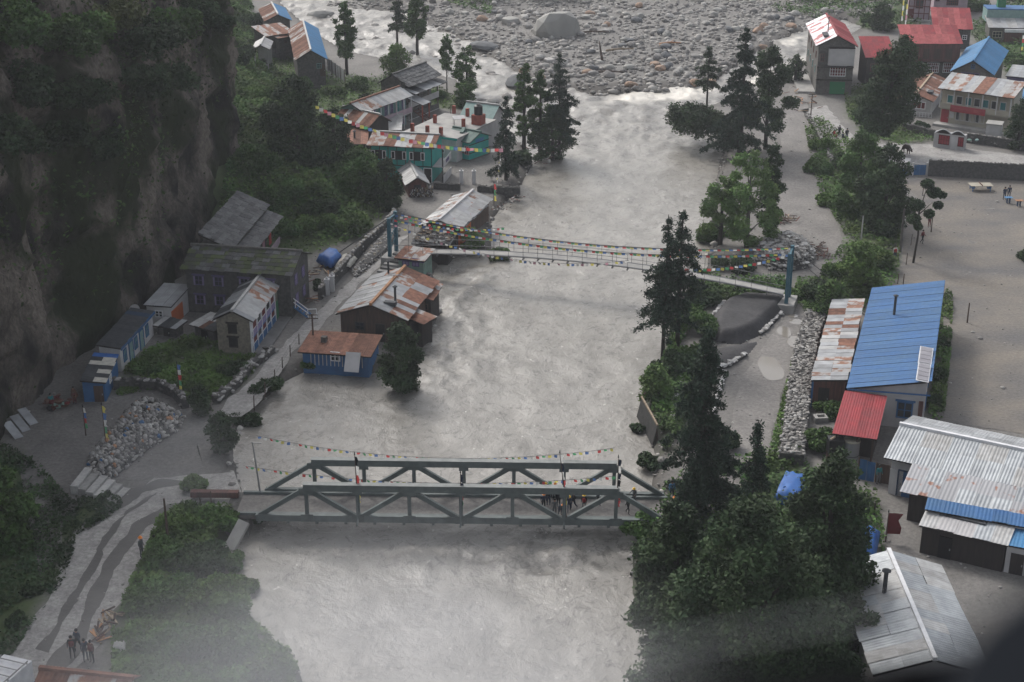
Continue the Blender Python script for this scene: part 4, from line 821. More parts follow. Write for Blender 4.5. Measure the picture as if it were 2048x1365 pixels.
# ---- turquoise lodge
z = 4.5
H = House('lodge', 'turquoise two storey lodge with rusty roof and white window shutters', 'lodge', (733,291), (868,298), 6.2, z)
H.gable(.9, 'u', ('iron_rust','iron_patchy','iron_grey','iron_rust','iron_pale'), seed=16, sw=.7); H.walls('paint_teal', oh=.4, rise=.9, ridge='u'); wl = H.wl(0)
H.slab(0, 0, wl, 1.98, 2.08, -.02, .08, 'floor_band', 'wood_dark')
for i in range(8): H.slab(0, i*(wl-.08)/7, i*(wl-.08)/7+.08, 2.1, 4.4, -.02, .05, 'batten', 'wood_dark')
for c_ in (.13, .46, .76):
    wn = H.window(0, c_, 1.9, 1.15, 2.75, 'wood_dark', 'dark_inside', 1, rail=0)
    for s_ in (-1, 1):
        t_ = c_*wl + s_*.72; mb = MB(); q = H.P_(0, t_-.26, 2.78, .09); mb.box(q[0], q[1], 2.80, q[0]+.09, q[1]+.05, 3.85).box(q[0]+.43, q[1], 2.80, q[0]+.52, q[1]+.05, 3.85).box(q[0]+.09, q[1], 2.80, q[0]+.43, q[1]+.05, 2.89).box(q[0]+.09, q[1], 3.76, q[0]+.43, q[1]+.05, 3.85); mb.build('shutter', M['paint_white'], wn)
H.slab(0, wl-2.0, wl-.1, .0, 1.9, -.02, .03, 'lower_panel', 'paint_teal'); H.door(0, .93, .9, 1.8, 'wood_dark', fm='paint_white')
H.box('side_balcony', 'plaster_grey', H.L-.35, .5, 1.98, H.L+1.1, 4.6, 2.08); H.box('balcony_front', 'plaster_white', H.L+1.02, .5, 2.08, H.L+1.1, 4.6, 2.95); H.box('balcony_board', 'paint_purple', H.L+1.1, 1.6, 2.35, H.L+1.14, 3.2, 2.75)
H.box('porch_wall', 'plaster_white', H.L+1.0, .5, -.3, H.L+1.1, 4.6, .95); H.posts(0, (wl+1.3,), -.2, z-.1, -.2, 'wood_dark', .12)
# ---- concrete terrace building
z = 3.2
H = House('terrace_house', 'flat roofed concrete building with red column stubs on its roof', 'building', (807,264), (903,284), (889,227), z)
H.roof_z = lambda u, v: z; H.walls('plaster_grey', oh=.2, kind='mono'); H.box('roof', 'concrete', 0, 0, z-.08, H.L, H.W, z+.06); H.box('roof_edge', 'paint_teal', 0, -.04, z-.25, H.L, 0, z-.0)
inv = Matrix.Rotation(-H.rz, 3, 'Z'); O_ = H.e.location
def loc(H, px, py, z): q = Matrix.Rotation(-H.rz, 3, 'Z') @ (P(px, py, z) - H.e.location); return q.x, q.y
for q in [(825,264),(855,269),(882,272),(870,247),(908,228),(935,234),(927,255)]:
    u_, v_ = loc(H, *q, z); H.box('column_stub', 'brick_red', u_-.2, v_-.2, z+.05, u_+.2, v_+.2, z+1.15)
H.door(0, .3, .9, 2, 'wood_brown'); H.window(0, .7, 1, 1, 1); u_, v_ = loc(H, 957, 249, z); H.box('tank_plinth', 'brick_red', u_-.7, v_-.7, z+.05, u_+.7, v_+.7, z+1.35)
tw = H.e.matrix_basis @ Vector((u_, v_, z)); T1 = MB().tube([(0,0,0),(0,0,1.15),(0,0,1.3)], [.58,.58,.35], 16).tube([(0,0,1.3),(0,0,1.42)], .25, 10).build('water_tank', M['plastic_black'], None, False); q = P(957, 249, z); T1.location = (q.x, q.y, z+1.35)
tag(T1, 'black plastic water tank on the red brick plinth of the terrace roof', 'water tank')
q = P(918, 251, z); T2 = empty('solar_heater', (q.x, q.y, z+.06), .3, 'small white-topped frame standing on the terrace roof', 'heater'); MB().quad((-.8,-.4,.9),(.8,-.4,.9),(.8,.5,1.15),(-.8,.5,1.15),.06).build('top', M['plaster_white'], T2)
for sx in (-.7,.7):
    for sy in (-.3,.4): MB().bar((sx,sy,0),(sx,sy,1.0 + sy*.2),.06).build('leg', M['steel_grey'], T2)
H = House('annex', 'green roofed annex behind the black water tank', 'annex', (919,233), (985,241), 4.5, 2.8)
H.gable(1.5, 'u', ('iron_teal',), seed=3); H.walls('plaster_grey', rise=1.5, ridge='u'); H.window(0, .5, .8, .8, 1.2)
z = zfor(940, 324, 287)
H = House('cabin', 'small bright turquoise cabin with dark green gable roof on the lodge forecourt', 'cabin', (939,287), (976,270), (884,276), z, align=1)
H.gable(.9, 'v', ('iron_green',), seed=3, ridge_m='iron_green'); H.walls('paint_teal', oh=.3, rise=.9, ridge='v')
H.slab(3, 0, H.wl(3), .9, 1.0, -.02, .05, 'rail_band', 'brick_red'); H.slab(1, 0, 0.01, 0, .01, 0, .01, 'trim', 'brick_red'); H.slab(0, 0, H.wl(0), .9, 1.0, -.02, .05, 'rail_band', 'wood_dark'); H.slab(0, 0, H.wl(0), 2.0, 2.1, -.02, .05, 'rail_band', 'wood_dark')
H.window(3, .9, .75, 1.2, .75, 'plaster_pink', 'glass'); H.window(3, .12, .8, 1.5, .5, 'paint_white', 'dark_inside'); H.box('sign_board', 'iron_sky', H.L*.35, .22, 2.15, H.L*.7, .29, 2.6)
H.box('plinth', 'stone_wall', .2, .2, -.5, H.L-.2, H.W-.2, .12); H.bars('roof_duct', 'iron_green', [((H.L*.2, H.W*.45, z+.75), (H.L*.45, H.W*.55, z+1.1))], .45)

# ---- shack row by the water
H = House('woodshed', 'tilted whitish tin shed half hidden by trees below the turquoise lodge', 'shed', (812,372), (862,374), (796,340), 1.6)
H.gable(.9, 'v', ('iron_pale','iron_grey','iron_pale'), seed=2, sw=.7); H.walls('wood_red', rise=.9, ridge='v'); H.door(0, .5, .8, 1.5, 'dark_inside')
z = 2.3
H = House('shack', 'riverside shack with a wide whitish patched roof above the suspension bridge', 'shack', (838,452), (914,465), (908,392), z)
H.gable(.85, 'v', ('iron_grey','iron_patchy','iron_pale'), ('iron_pale','iron_patchy','iron_pale','iron_silverrust','iron_pale'), seed=21, sw=.75, rows=2, ridge_m='plaster_white'); H.walls('wood_brown', rise=.8, ridge='v', base=-1.5)
H.window(0, .3, .8, .8, .9, 'wood_brown'); H.door(0, .6, .8, 1.7, 'wood_dark'); H.slab(1, .2, H.wl(1)*.4, .1, 1.7, -.02, .05, 'orange_board', 'paint_orange')
H.slope((H.L*.99, .3, z-.25), (H.L*.99+.01, H.W*.85, z-.25), (H.L*.7, .3, z+.42), ('iron_pale','iron_grey'), seed=4, name='side_roof')
z = 1.75
H = House('log_shelter', 'low dark shelter with its roof covered in split firewood beside the suspension bridge', 'shelter', (822,488), (903,488), (846,457), z)
H.mono(.35, 'v1', ('iron_dark',), seed=4); H.walls('wood_dark', kind='mono', base=-1.2); H.door(0, .4, .9, 1.4, 'dark_inside')
rs = random.Random(5); logm = MB().tube([(-.28,0,0),(.28,0,0)], [.075,.06], 5).mesh('log'); logm.materials.append(M['log_grey'])
lw = tag(empty('firewood', H.e.matrix_basis @ Vector((0,0,0)), H.rz), 'layer of split firewood weighting down the roof of the low dark shelter', 'firewood')
for i in range(170):
    o = bpy.data.objects.new('log', logm); sc.collection.objects.link(o); o.parent = lw; u_, v_ = rs.uniform(.2, H.L-.2), rs.uniform(.2, H.W-.2); o.location = (u_, v_, H.roof_z(u_, v_) + .16 + rs.random()*.12); o.rotation_euler = (rs.uniform(-.3,.3), rs.uniform(-.2,.2), rs.uniform(-.9,.9))
    o.material_slots[0].link = 'OBJECT'; o.material_slots[0].material = M[rs.choice(['log_grey','log_grey','wood_pale','wood_brown','rock_white'])]
g = P(843, 392); lw = empty('firewood', g, .1, 'boxy stack of pale firewood in front of the tilted tin shed', 'firewood'); 
for r_ in range(7):
    for c_ in range(14):
        o = bpy.data.objects.new('log', logm); sc.collection.objects.link(o); o.parent = lw; o.location = (-1.3 + c_*.2 + rs.uniform(-.03,.03), (-.3 if r_ < 6 or c_ % 2 else .1) + rs.uniform(-.1,.1) , .1 + r_*.17); o.rotation_euler = (0,0,math.pi/2 + rs.uniform(-.2,.2)); o.scale = (1.6,1,1)
        o.material_slots[0].link = 'OBJECT'; o.material_slots[0].material = M[rs.choice(['log_grey','wood_pale','wood_brown','rock_white'])]
H = House('kiosk', 'small mint green kiosk with lilac windows under the end of the suspension bridge', 'kiosk', (788,517), (850,524), (793,508), zfor(850, 556, 524))
H.W = 3.2; H.mono(.3, 'v1', ('iron_rust','iron_patchy','iron_pale'), seed=3); H.walls('paint_mint', kind='mono', base=-1.5)
for c_ in (.3, .7): H.window(0, c_, .8, .9, 1.0, 'paint_purple', 'paint_lilac', 2)
H.slab(0, -.1, H.wl(0)+.1, H.ze-.28, H.ze-.12, -.02, .1, 'fascia', 'paint_purple')
# ---- the big patched shed and the rusty one
z = 2.5
H = House('house', 'large brown plank house with a grey and rust patched gable roof at the flood\'s edge', 'house', (671,629), (810,647), (744,552), z)
H.gable(1.25, 'v', ('iron_grey','iron_grey','iron_patchy','iron_grey'), ('iron_grey','iron_rust','iron_patchy','iron_grey','iron_rust'), seed=33, rows=2, ridge_m='wood_fresh'); H.walls('wood_brown', oh=.35, rise=1.2, ridge='v', base=-1.8)
H.chimney(H.L*.72, H.W*.25, 1.5, .12); H.chimney(H.L*.3, H.W*.9, 1.3, .1); H.window(0, .3, .9, .8, 1.0, 'wood_dark'); H.door(0, .62, .9, 1.8, 'wood_dark'); H.window(0, .85, .6, .6, 1.1, 'wood_dark')
H.box('roof_hatch', 'iron_dark', H.L*.62, H.W*.12, z+.75, H.L*.78, H.W*.17, z+1.15); H.bars('aerial', 'plaster_white', [((H.L*.45,H.W*.75,z+1.3),(H.L*.5,H.W*.6,z+1.8)),((H.L*.42,H.W*.66,z+1.6),(H.L*.55,H.W*.72,z+1.5))], .07)
H = House('lean_to', 'lower rusty lean-to on the river side of the large plank house', 'lean-to', (806,640), (846,650), (822,622), 1.9)
H.mono(.3, 'u0', ('iron_grey','iron_patchy','iron_rust'), seed=2); H.walls('wood_dark', kind='mono', base=-1.8); H.door(0, .5, .8, 1.6, 'dark_inside')
H = House('lean_to', 'far rust striped lean-to against the large plank house above the water', 'lean-to', (830,600), (864,607), (850,568), 2.0)
H.mono(.4, 'u0', ('iron_rust','iron_patchy','iron_pale'), seed=7); H.walls('wood_dark', kind='mono', base=-1.8); H.window(0, .5, .6, .6, .9, 'wood_brown')
z = zfor(742, 742, 714)
H = House('shed', 'low shed with an even rusty roof and blue slatted front at the flood\'s edge', 'shed', (595,705), (742,715), (608,668), z)
H.mono(.35, 'v1', ('iron_rust',), seed=3, sw=.8); H.walls('paint_blue', kind='mono', base=-1.2); wl = H.wl(0)
for i in range(14): H.slab(0, wl*.12 + i*wl*.06, wl*.12 + i*wl*.06 + .07, .1, H.ze-.2, -.01, .06, 'slat', 'plaster_grey')
H.window(0, .5, .9, .9, .6, 'paint_white'); H.box('chimney', 'stone_wall', 1.6, 2.0, z, 2.1, 2.5, z+.75); MB().quad((H.L*.66,-.9,.2),(H.L*.86,-.9,.2),(H.L*.86,.1,1.7),(H.L*.66,.1,1.7),.04).build('leaning_sheet', M['plaster_white'], H.e)

# ---- stone houses under the cliff
z = 4.4
H = House('stone_house', 'narrow stone house with a pale grey slate roof tight under the cliff', 'house', (398,497), (471,491), (478,408), z)
H.mono(1.5, 'u0', ('slate',), slate=True, seed=3); H.walls('stone_wall', kind='mono'); wl = H.wl(1)
H.slope((H.L+1.5,.2,z-1.2),(H.L+1.5,H.W-.3,z-1.2),(H.L-.1,.2,z-.55), ('slate',), slate=True, seed=5, name='porch_roof')
for i in range(5): H.slab(1, .3+i*wl*.19, .3+i*wl*.19+.9, .9, 2.3, 1.0, 1.05, 'washing', ['cloth_red','cloth_blue','cloth_white','cloth_pink','cloth_red'][i])
H.box('porch_front', 'plaster_pink', H.L+1.0, .3, 0, H.L+1.1, H.W-.5, .9)
z = 4.6
H = House('stone_house', 'big dark stone house with a mossy slate roof and purple windows', 'house', (360,538), (585,552), (384,493), z)
H.gable(1.3, 'u', ('slate_moss','slate_moss','slate'), seed=4, slate=True, ridge_m='stone_wall'); H.walls('stone_dark', oh=.4, rise=1.3, ridge='u')
for c_ in (.12, .31, .56, .8):
    for zb in (2.9, .9): H.window(0, c_, 1.0, 1.0, zb, 'paint_purple', 'glass', 2, 'paint_purple'); H.slab(0, c_*H.wl(0)-.52, c_*H.wl(0)-.36, zb, zb+.9, .0, .10, 'shutter', 'paint_lilac'); H.slab(0, c_*H.wl(0)+.36, c_*H.wl(0)+.52, zb, zb+.9, .0, .10, 'shutter', 'paint_lilac')
for c_ in (.3, .7): 
    for zb in (2.9, .9): H.window(1, c_, .8, 1.1, zb, 'paint_purple', 'paint_lilac', 2)
z = zfor(508, 712, 646)
H = House('lodge', 'tan stone lodge with a blue painted veranda and an outside staircase', 'lodge', (424,641), (505,647), (487,563), z)
H.gable(.95, 'v', ('iron_dark','iron_grey','iron_dark'), ('iron_pale','iron_patchy','iron_grey'), seed=41, sw=.75, ridge_m='iron_pale'); H.walls('stone_tan', oh=.3, rise=.95, ridge='v'); wl = H.wl(1)
for zb in (z-1.35, .55): H.window(0, .45, .85, 1.0, zb, 'wood_dark', 'dark_inside', 1, 'wood_dark', 0)
H.slab(0, H.wl(0)-.15, H.wl(0)+.02, 0, z, -.02, .04, 'corner_post', 'paint_white')
for i in range(6): H.slab(1, i*wl*.16, i*wl*.16+.09, 0, z-.1, .0, .12, 'post', 'paint_white')
for k_, (a_, b_, m_) in enumerate([(0,.75,'paint_blue'),(z*.5,z*.5+.55,'paint_lilac'),(z*.5-.14,z*.5,'paint_blue')]): H.slab(1, 0, wl*.82, a_, b_, .0, .08, 'panel', m_)
for i in range(5):
    for zb, hh in ((.85, .8), (z*.5+.6, .75)): H.window(1, (i+.5)*.16, wl*.14, hh, zb, 'paint_white', 'glass' if i % 2 else 'cloth_maroon', 1, rail=0, fw=.05)
H.door(1, .91, .9, 1.9, 'paint_green'); 
u1 = H.wb[1]; V0 = H.wb[2] + wl
sw_ = H.bars('staircase', 'paint_blue', [((u1+.3,V0+.2,z*.5),(u1+2.9,V0-.5,.05)), ((u1+.4,V0+1.1,z*.5),(u1+3.0,V0+.4,.05))], .13)
for i in range(8): f_ = i/8; H.box('step', 'paint_blue', u1+.35+f_*2.6, V0+.2-f_*.7, z*.5*(1-f_)-.02, u1+.6+f_*2.6, V0+1.1-f_*.7, z*.5*(1-f_)+.03, sw_)
H.bars('handrail', 'paint_white', [((u1+.3,V0+.2,z*.5+.9),(u1+2.9,V0-.5,.95)), ((u1+.3,V0+.2,z*.5+.5),(u1+2.9,V0-.5,.55)), ((u1+2.9,V0-.5,0),(u1+2.9,V0-.5,1)), ((u1+.3,V0+.2,z*.5),(u1+.3,V0+.2,z*.5+.9)), ((u1+2.9,V0-.5,.95),(u1+3.7,V0-.3,.95)), ((u1+3.7,V0-.3,0),(u1+3.7,V0-.3,.95)), ((u1+1.6,V0-.15,z*.25),(u1+1.6,V0-.15,z*.25+.9))], .06)
H.box('veranda_step', 'concrete_dark', u1+.1, .2, -.2, u1+1.3, V0, .18)
z = 2.2
H = House('hut', 'small white walled hut with a grey tin roof and an orange door under the cliff', 'hut', (287,611), (332,625), (329,573), z)
H.mono(.3, 'v1', ('iron_grey',), seed=3); H.walls('plaster_white', kind='mono', oh=.2); H.slab(1, .1, H.wl(1)*.6, 0, 1.6, -.02, .04, 'orange_panel', 'paint_orange'); H.window(0, .5, .8, .7, 1.0)
H = House('lean_to', 'collapsed low roof of loose grey and rusty sheets behind the tan stone lodge', 'lean-to', (378,650), (428,664), (392,622), 1.4)
H.mono(.3, 'v1', ('iron_pale','iron_rust','iron_pale','iron_dark'), seed=4, rows=2, sw=.7); H.walls('stone_dark', kind='mono'); H.door(0, .5, .8, 1.1, 'dark_inside')
H = House('lean_to', 'scatter of grey roof sheets on a low wall beside the white walled hut', 'lean-to', (305,652), (352,660), (320,636), 1.0)
H.mono(.15, 'v1', ('iron_pale','iron_grey','iron_dark'), seed=5, sw=.7); H.walls('stone_dark', kind='mono'); H.door(0, .5, .7, .8, 'dark_inside')
z = 2.3
H = House('row_house', 'long low row house with a dark blue-edged roof along the cliff foot', 'house', (192,696), (243,697), (262,622), z)
H.mono(.25, 'u0', ('iron_dark','iron_dark','paint_darkblue'), seed=3); H.walls('plaster_white', kind='mono', oh=.2); wl = H.wl(1)
H.box('fascia', 'paint_blue', H.L-.02, 0, z-.18, H.L+.05, H.W, z+.08)
for i, c_ in enumerate((.12,.3,.45,.62,.8)):
    if i in (1, 3): H.door(1, c_, .9, 1.8, 'iron_teal', fm='paint_blue')
    else: H.window(1, c_, .8, 1.2, .6, 'paint_blue', 'paint_teal_dull')
H = House('tarp_shed', 'low blue walled shed with a worn blue tarpaulin on its roof', 'shed', (160,768), (209,772), (188,712), 1.8)
H.mono(.25, 'u0', ('tarp_blue','iron_dark','tarp_light'), seed=6, rows=2); H.walls('paint_blue', kind='mono', oh=.15); H.door(0, .7, .8, 1.5, 'wood_brown'); H.window(1, .4, .8, .7, .8, 'paint_white')
# satellite dish on the hut
g = P(268, 618, 2.0); d_ = empty('satellite_dish', (g.x, g.y, 0), .5, 'white satellite dish beside the small white walled hut', 'satellite dish'); MB().bar((0,0,0),(0,0,2.0),.07).build('mast', M['steel_grey'], d_)
mb = MB(); n_ = 14; vs = [(0,.0,2.0)]
for r_ in (1,2,3):
    for k in range(n_): a = k/n_*6.283; q = r_*.17; vs.append((q*math.cos(a), -q*q*.5-.02, 2.0+q*math.sin(a)))
fs = [(0, 1+k, 1+(k+1)%n_) for k in range(n_)] + [(1+r_*n_+k, 1+(r_+1)*n_+k, 1+(r_+1)*n_+(k+1)%n_, 1+r_*n_+(k+1)%n_) for r_ in range(2) for k in range(n_)]; mb.add(vs, fs); mb.build('dish', M['plaster_white'], d_); MB().bar((0,0,2.0),(0,-.45,1.95),.04).build('receiver', M['steel_grey'], d_)

# ---- right bank
def lattice(H, side, c, w_, h, zb, n=3): return H.window(side, c, w_, h, zb, 'paint_white', 'cloth_maroon', n * 2, 'paint_white', 2, fw=.11)
z = zfor(1640, 190, 93)
H = House('lodge', 'three storey lodge with a red roof bleached white, at the head of the river road', 'lodge', (1633,93), (1714,91), (1612,48), z)
H.gable(1.6, 'v', ('iron_whitered',), ('iron_red','iron_pink','iron_red'), seed=3, sw=1.0, ridge_m='iron_pink'); H.walls('stone_wall', oh=.4, rise=1.6, ridge='v'); wl = H.wl(0)
H.slab(0, wl*.28, wl, z*.62, z-.3, .0, .7, 'balcony_panel', 'plaster_grey'); H.slab(0, wl*.28, wl, z-.25, z-.1, -.02, .75, 'beam', 'wood_dark'); H.slab(0, -.1, wl, z*.6-.2, z*.6, -.02, .75, 'floor_band', 'wood_dark'); H.slab(0, -.1, wl, z*.30, z*.30+.15, -.02, .3, 'floor_band', 'wood_dark')
lattice(H, 0, .58, 2.4, 1.5, z*.38); H.door(0, .6, 2.3, 1.9, 'paint_green', .1); H.window(0, .12, .6, 1.2, z*.68, 'wood_red')
for i in range(4): H.window(3, .15+.23*i, .7, 1.1, z*.68, 'wood_red'); H.window(3, .15+.23*i, .7, 1.1, z*.38, 'paint_teal_dull')
H.box('side_apron', 'concrete', -2.2, 0.6, -.3, .4, H.W*.8, .35); H.chimney(H.L*.35, H.W*.3, 2.2, .07); H.box('skylight', 'iron_dark', H.L*.2, H.W*.12, z+1.0, H.L*.33, H.W*.28, z+1.25)
# signboard-free middle buildings
z = 4.6
H = House('lodge', 'lodge with a stepped deep red roof between the bleached roof and the great dark tree', 'lodge', (1731,116), (1792,116), 6.0, z)
H.mono(2.1, 'v1', ('iron_red',), seed=3, rows=3, sw=1.0); H.walls('wood_dark', kind='mono', oh=.35); H.window(0, .3, 1.2, 1.2, 2.4, 'wood_red'); H.window(0, .7, 1.2, 1.2, 2.4, 'wood_red'); H.door(0, .5, 1, 2, 'wood_red')
z = zfor(1860, 166, 88)
H = House('lodge', 'long stone lodge with a bright red roof over a dark timber upper storey', 'lodge', (1806,88), (1926,89), 5.5, z)
H.mono(1.9, 'v1', ('iron_pink','iron_pink','iron_red'), seed=3, rows=2, sw=.9); H.walls('stone_wall', kind='mono', oh=.3); wl = H.wl(0); H.slab(0, 0, wl, z*.55, z-.1, .0, .25, 'timber_front', 'wood_red'); H.slab(0, -.1, wl+.1, z*.53, z*.55, -.02, .5, 'floor_band', 'wood_dark')
for c_ in (.28, .55, .84): lattice(H, 0, c_, 1.9, 1.6, z*.26)
for c_ in (.2,.4,.6,.8): H.slab(0, c_*wl-.5, c_*wl+.5, z*.62, z*.88, .2, .3, 'shutter', 'wood_brown')
H.door(0, .1, 1.2, 1.9, 'paint_blue', fm='concrete')
z = 3.4
H = House('house', 'house with a dull red two-step roof behind the long red roofed lodge', 'house', (1866,58), (1946,60), 6.0, z)
H.mono(2.6, 'v1', ('iron_red','iron_pink'), seed=8, rows=2, sw=.9); H.walls('stone_dark', kind='mono', oh=.3); H.window(0, .85, .8, .8, 1.6); H.door(0, .5, .9, 1.9, 'wood_dark')
H = House('house', 'pink and maroon framed house at the very top above the red roofs', 'house', (1815,-12), (1868,-10), 7.0, 5.0)
H.mono(.5, 'v1', ('iron_red',), seed=2); H.walls('plaster_pink', kind='mono', oh=.4); wl = H.wl(0)
for i in range(5): H.slab(0, i*(wl-.15)/4, i*(wl-.15)/4+.15, 0, 4.9, -.02, .12, 'frame_post', 'cloth_maroon')
for zz in (1.3, 2.6, 3.9): H.slab(0, 0, wl, zz, zz+.14, -.02, .10, 'frame_beam', 'cloth_maroon')
H.window(0, .5, 1.4, 1.6, 2.3, 'cloth_maroon'); H.slab(0, -.3, wl+.3, -.4, .25, .0, 1.2, 'plinth', 'concrete'); H.door(0, .15, .9, 1.9, 'cloth_maroon', .26)
H = House('house', 'pinkish house with a maroon lattice window cut off by the top edge', 'house', (1868,-22), (1942,-20), 7.0, 5.0)
H.mono(.5, 'v1', ('iron_red',), seed=2); H.walls('plaster_pink', kind='mono', oh=.3); H.window(0, .55, 2.2, 1.6, 1.9, 'cloth_maroon', 'glass', 6, rail=2, fw=.12); H.slab(0, 0, H.wl(0), 4.3, 4.5, -.02, .15, 'floor_band', 'cloth_maroon'); H.window(0, .1, .8, 1.2, 2.6, 'cloth_maroon')
z = zfor(1990, 86, 56)
H = House('house', 'house at the top right with a pale tin roof below a green and blue storey', 'house', (1977,56), (2085,58), 4.5, z)
H.mono(1.3, 'v1', ('iron_pale','iron_grey'), seed=3); H.walls('stone_wall', kind='mono', oh=.3); H.window(0, .16, 1.6, 1.1, .9, 'plaster_cream', 'glass', 3); H.slab(0, 2.6, 5.6, .2, 1.9, -.02, .1, 'shop_front', 'wood_red'); H.slab(0, 2.5, 5.8, 2.0, 2.5, 0, .9, 'awning', 'paint_white')
H.box('upper_storey', 'iron_teal', .2, 3.6, z+.4, H.L, 7.5, z+2.5); H.box('blue_top', 'iron_blue', .2, 3.6, z+2.5, H.L, 7.5, z+2.7); H.box('rooftop_tank', 'paint_green', 2.2, 5.0, z+2.7, 3.6, 6.2, z+4.2)
z = 4.4
H = House('house', 'stone house with a clean bright blue gable roof, pale ridge running away', 'house', (1900,144), (1986,155), (1934,96), z)
H.gable(1.9, 'v', ('iron_sky',), ('iron_sky',), seed=3, ridge_m='iron_sky', sw=1.0); H.walls('stone_wall', oh=.5, rise=1.9, ridge='v'); H.window(0, .45, 2.6, .5, 3.9, 'paint_purple', 'dark_inside', 4, rail=0); H.window(0, .5, .6, .7, 5.0, 'paint_blue'); H.window(1, .4, .8, 1, 1.4); H.door(0, .3, .9, 2, 'paint_blue')
z = zfor(1850, 247, 217)
H = House('house', 'single storey house with a rusty red gable roof and white trimmed windows', 'house', (1795,198), (1857,218), (1830,156), z)
H.gable(.9, 'v', ('iron_rust',), ('iron_rust','iron_rust','iron_patchy'), seed=8, ridge_m='wood_pale'); H.walls('plaster_grey', oh=.35, rise=.9, ridge='v'); wl = H.wl(0)
H.window(0, .62, 1.9, 1.1, .9, 'paint_white', 'cloth_maroon', 3, rail=0, fw=.12); H.window(0, .22, .9, 1.1, .9, 'paint_white'); H.box('skylight', 'iron_dark', H.L*.72, H.W*.2, z+.35, H.L*.86, H.W*.3, z+.75)
H.rail(0, -.3, wl+.4, 0, .7, 1.1, 'paint_white', 12, 'veranda_rail'); H.slab(0, .1, 1.3, z-.5, z+.1, .02, .08, 'white_board', 'plaster_white')
z = zfor(1885, 252, 178)
H = House('shop_house', 'two storey cream building with a red signboard and rust streaked roof', 'building', (1876,177), (2028,198), 5.0, z)
H.mono(1.3, 'v1', ('iron_pale','iron_patchy','iron_rust','iron_pale','iron_grey'), seed=28, sw=.8); H.walls('plaster_cream', kind='mono', inset=(.3,.3,1.2,.3)); wl = H.wl(0)
H.slab(0, 0, wl, z*.5-.1, z*.5+.05, -.02, 1.0, 'balcony_floor', 'plaster_cream'); H.slab(0, 0, wl, z*.5+.05, z*.5+.7, .92, 1.0, 'balcony_front', 'plaster_cream')
H.posts(0, [wl*f_ for f_ in (.01,.2,.4,.6,.8,.99)], z*.5, z-.05, .95, 'plaster_white', .14)
sg = H.slab(0, wl*.17, wl*.66, z*.5-.35, z*.5+.55, 1.02, 1.1, 'signboard', 'paint_red')
# the sign's two lines are too small to read in the photograph: thin pale strokes and a lighter panel
H.slab(0, wl*.50, wl*.60, z*.5-.1, z*.5+.35, 1.1, 1.11, 'sign_panel', 'iron_pink', sg); H.slab(0, wl*.21, wl*.44, z*.5+.12, z*.5+.2, 1.1, 1.11, 'sign_stroke', 'iron_pink', sg); H.slab(0, wl*.21, wl*.40, z*.5-.12, z*.5-.06, 1.1, 1.11, 'sign_stroke', 'iron_pink', sg)
H.door(0, .07, 1.1, 2.2, 'paint_red'); H.slab(0, wl*.135, wl*.195, 1.1, 2.0, .0, .06, 'notice_board', 'plaster_white')
for i in range(6): H.window(0, .25+i*.07, wl*.06, 1.3, .9, 'plaster_white', 'plaster_cream' if i % 2 else 'glass', 1, rail=0)
for i, c_ in enumerate((.12,.25,.38,.5,.62,.74,.86)): H.window(0, c_, .9, 1.2, z*.5+.5, 'plaster_white', 'glass' if i % 2 else 'cloth_teal', 1, rail=0)
H.slab(0, -.4, wl, -.3, .35, .0, 1.6, 'plinth', 'concrete')
z = 3.6
H = House('house', 'blue walled house with a blue tin roof at the right edge', 'house', (2021,209), (2100,218), 5.0, z)
H.mono(1.2, 'v1', ('iron_sky',), seed=3); H.walls('paint_blue', kind='mono', inset=(.4,.3,.8,.3)); H.window(0, .2, .9, 1, 1.9, 'paint_darkblue'); H.window(0, .5, .9, 1, 1.9, 'paint_darkblue'); H.door(0, .3, .9, 1.7, 'paint_darkblue')
H = House('hut', 'purple walled hut with a pale tin roof at the right edge', 'hut', (2011,153), (2080,163), (2024,134), 2.6)
H.mono(.3, 'v1', ('iron_pale','iron_grey'), seed=3); H.walls('paint_purple', kind='mono', oh=.2); H.window(0, .5, .8, .8, 1)
# gate house, white cubicle
z = zfor(1875, 292, 262)
H = House('gatehouse', 'small entrance gatehouse with red lattice windows and white arched trim', 'gatehouse', (1868,264), (1931,272), 1.3, z)
H.roof_z = lambda u, v: z; H.walls('plaster_grey', kind='mono', oh=.05); wl = H.wl(0); H.slab(0, wl*.56, wl*.78, 0, z-.35, -.02, .03, 'doorway', 'plaster_white')
H.window(0, .34, wl*.36, 1.3, .5, 'cloth_maroon', 'paint_red', 4); H.window(0, .88, wl*.18, 1.3, .5, 'cloth_maroon', 'paint_red', 2)
for a_, b_ in ((.05, .55), (.55, 1.0)):
    pts = [(H.P_(0, wl*(a_+(b_-a_)*i/8), z + .5*math.sin(math.pi*i/8), .03)) for i in range(9)]; MB().tube(pts, .07, 5).build('arch_trim', M['paint_white'], H.e)
    MB().add([H.P_(0, wl*a_, z-.1, 0)] + [(H.P_(0, wl*(a_+(b_-a_)*i/8), z + .5*math.sin(math.pi*i/8), 0)) for i in range(9)] + [H.P_(0, wl*b_, z-.1, 0)], [tuple(range(11))]).build('gable_panel', M['wood_dark'], H.e)
z = zfor(1974, 283, 247)
H = House('cubicle', 'plain white windowless cubicle beside the gatehouse', 'cubicle', (1973,248), (2003,251), 2.0, z)
H.roof_z = lambda u, v: z; H.walls('plaster_white', kind='mono', oh=.02); H.box('roof', 'concrete', -.1, -.1, z-.06, H.L+.1, 2.1, z+.06); H.door(1, .5, .8, 1.7, 'plaster_grey')

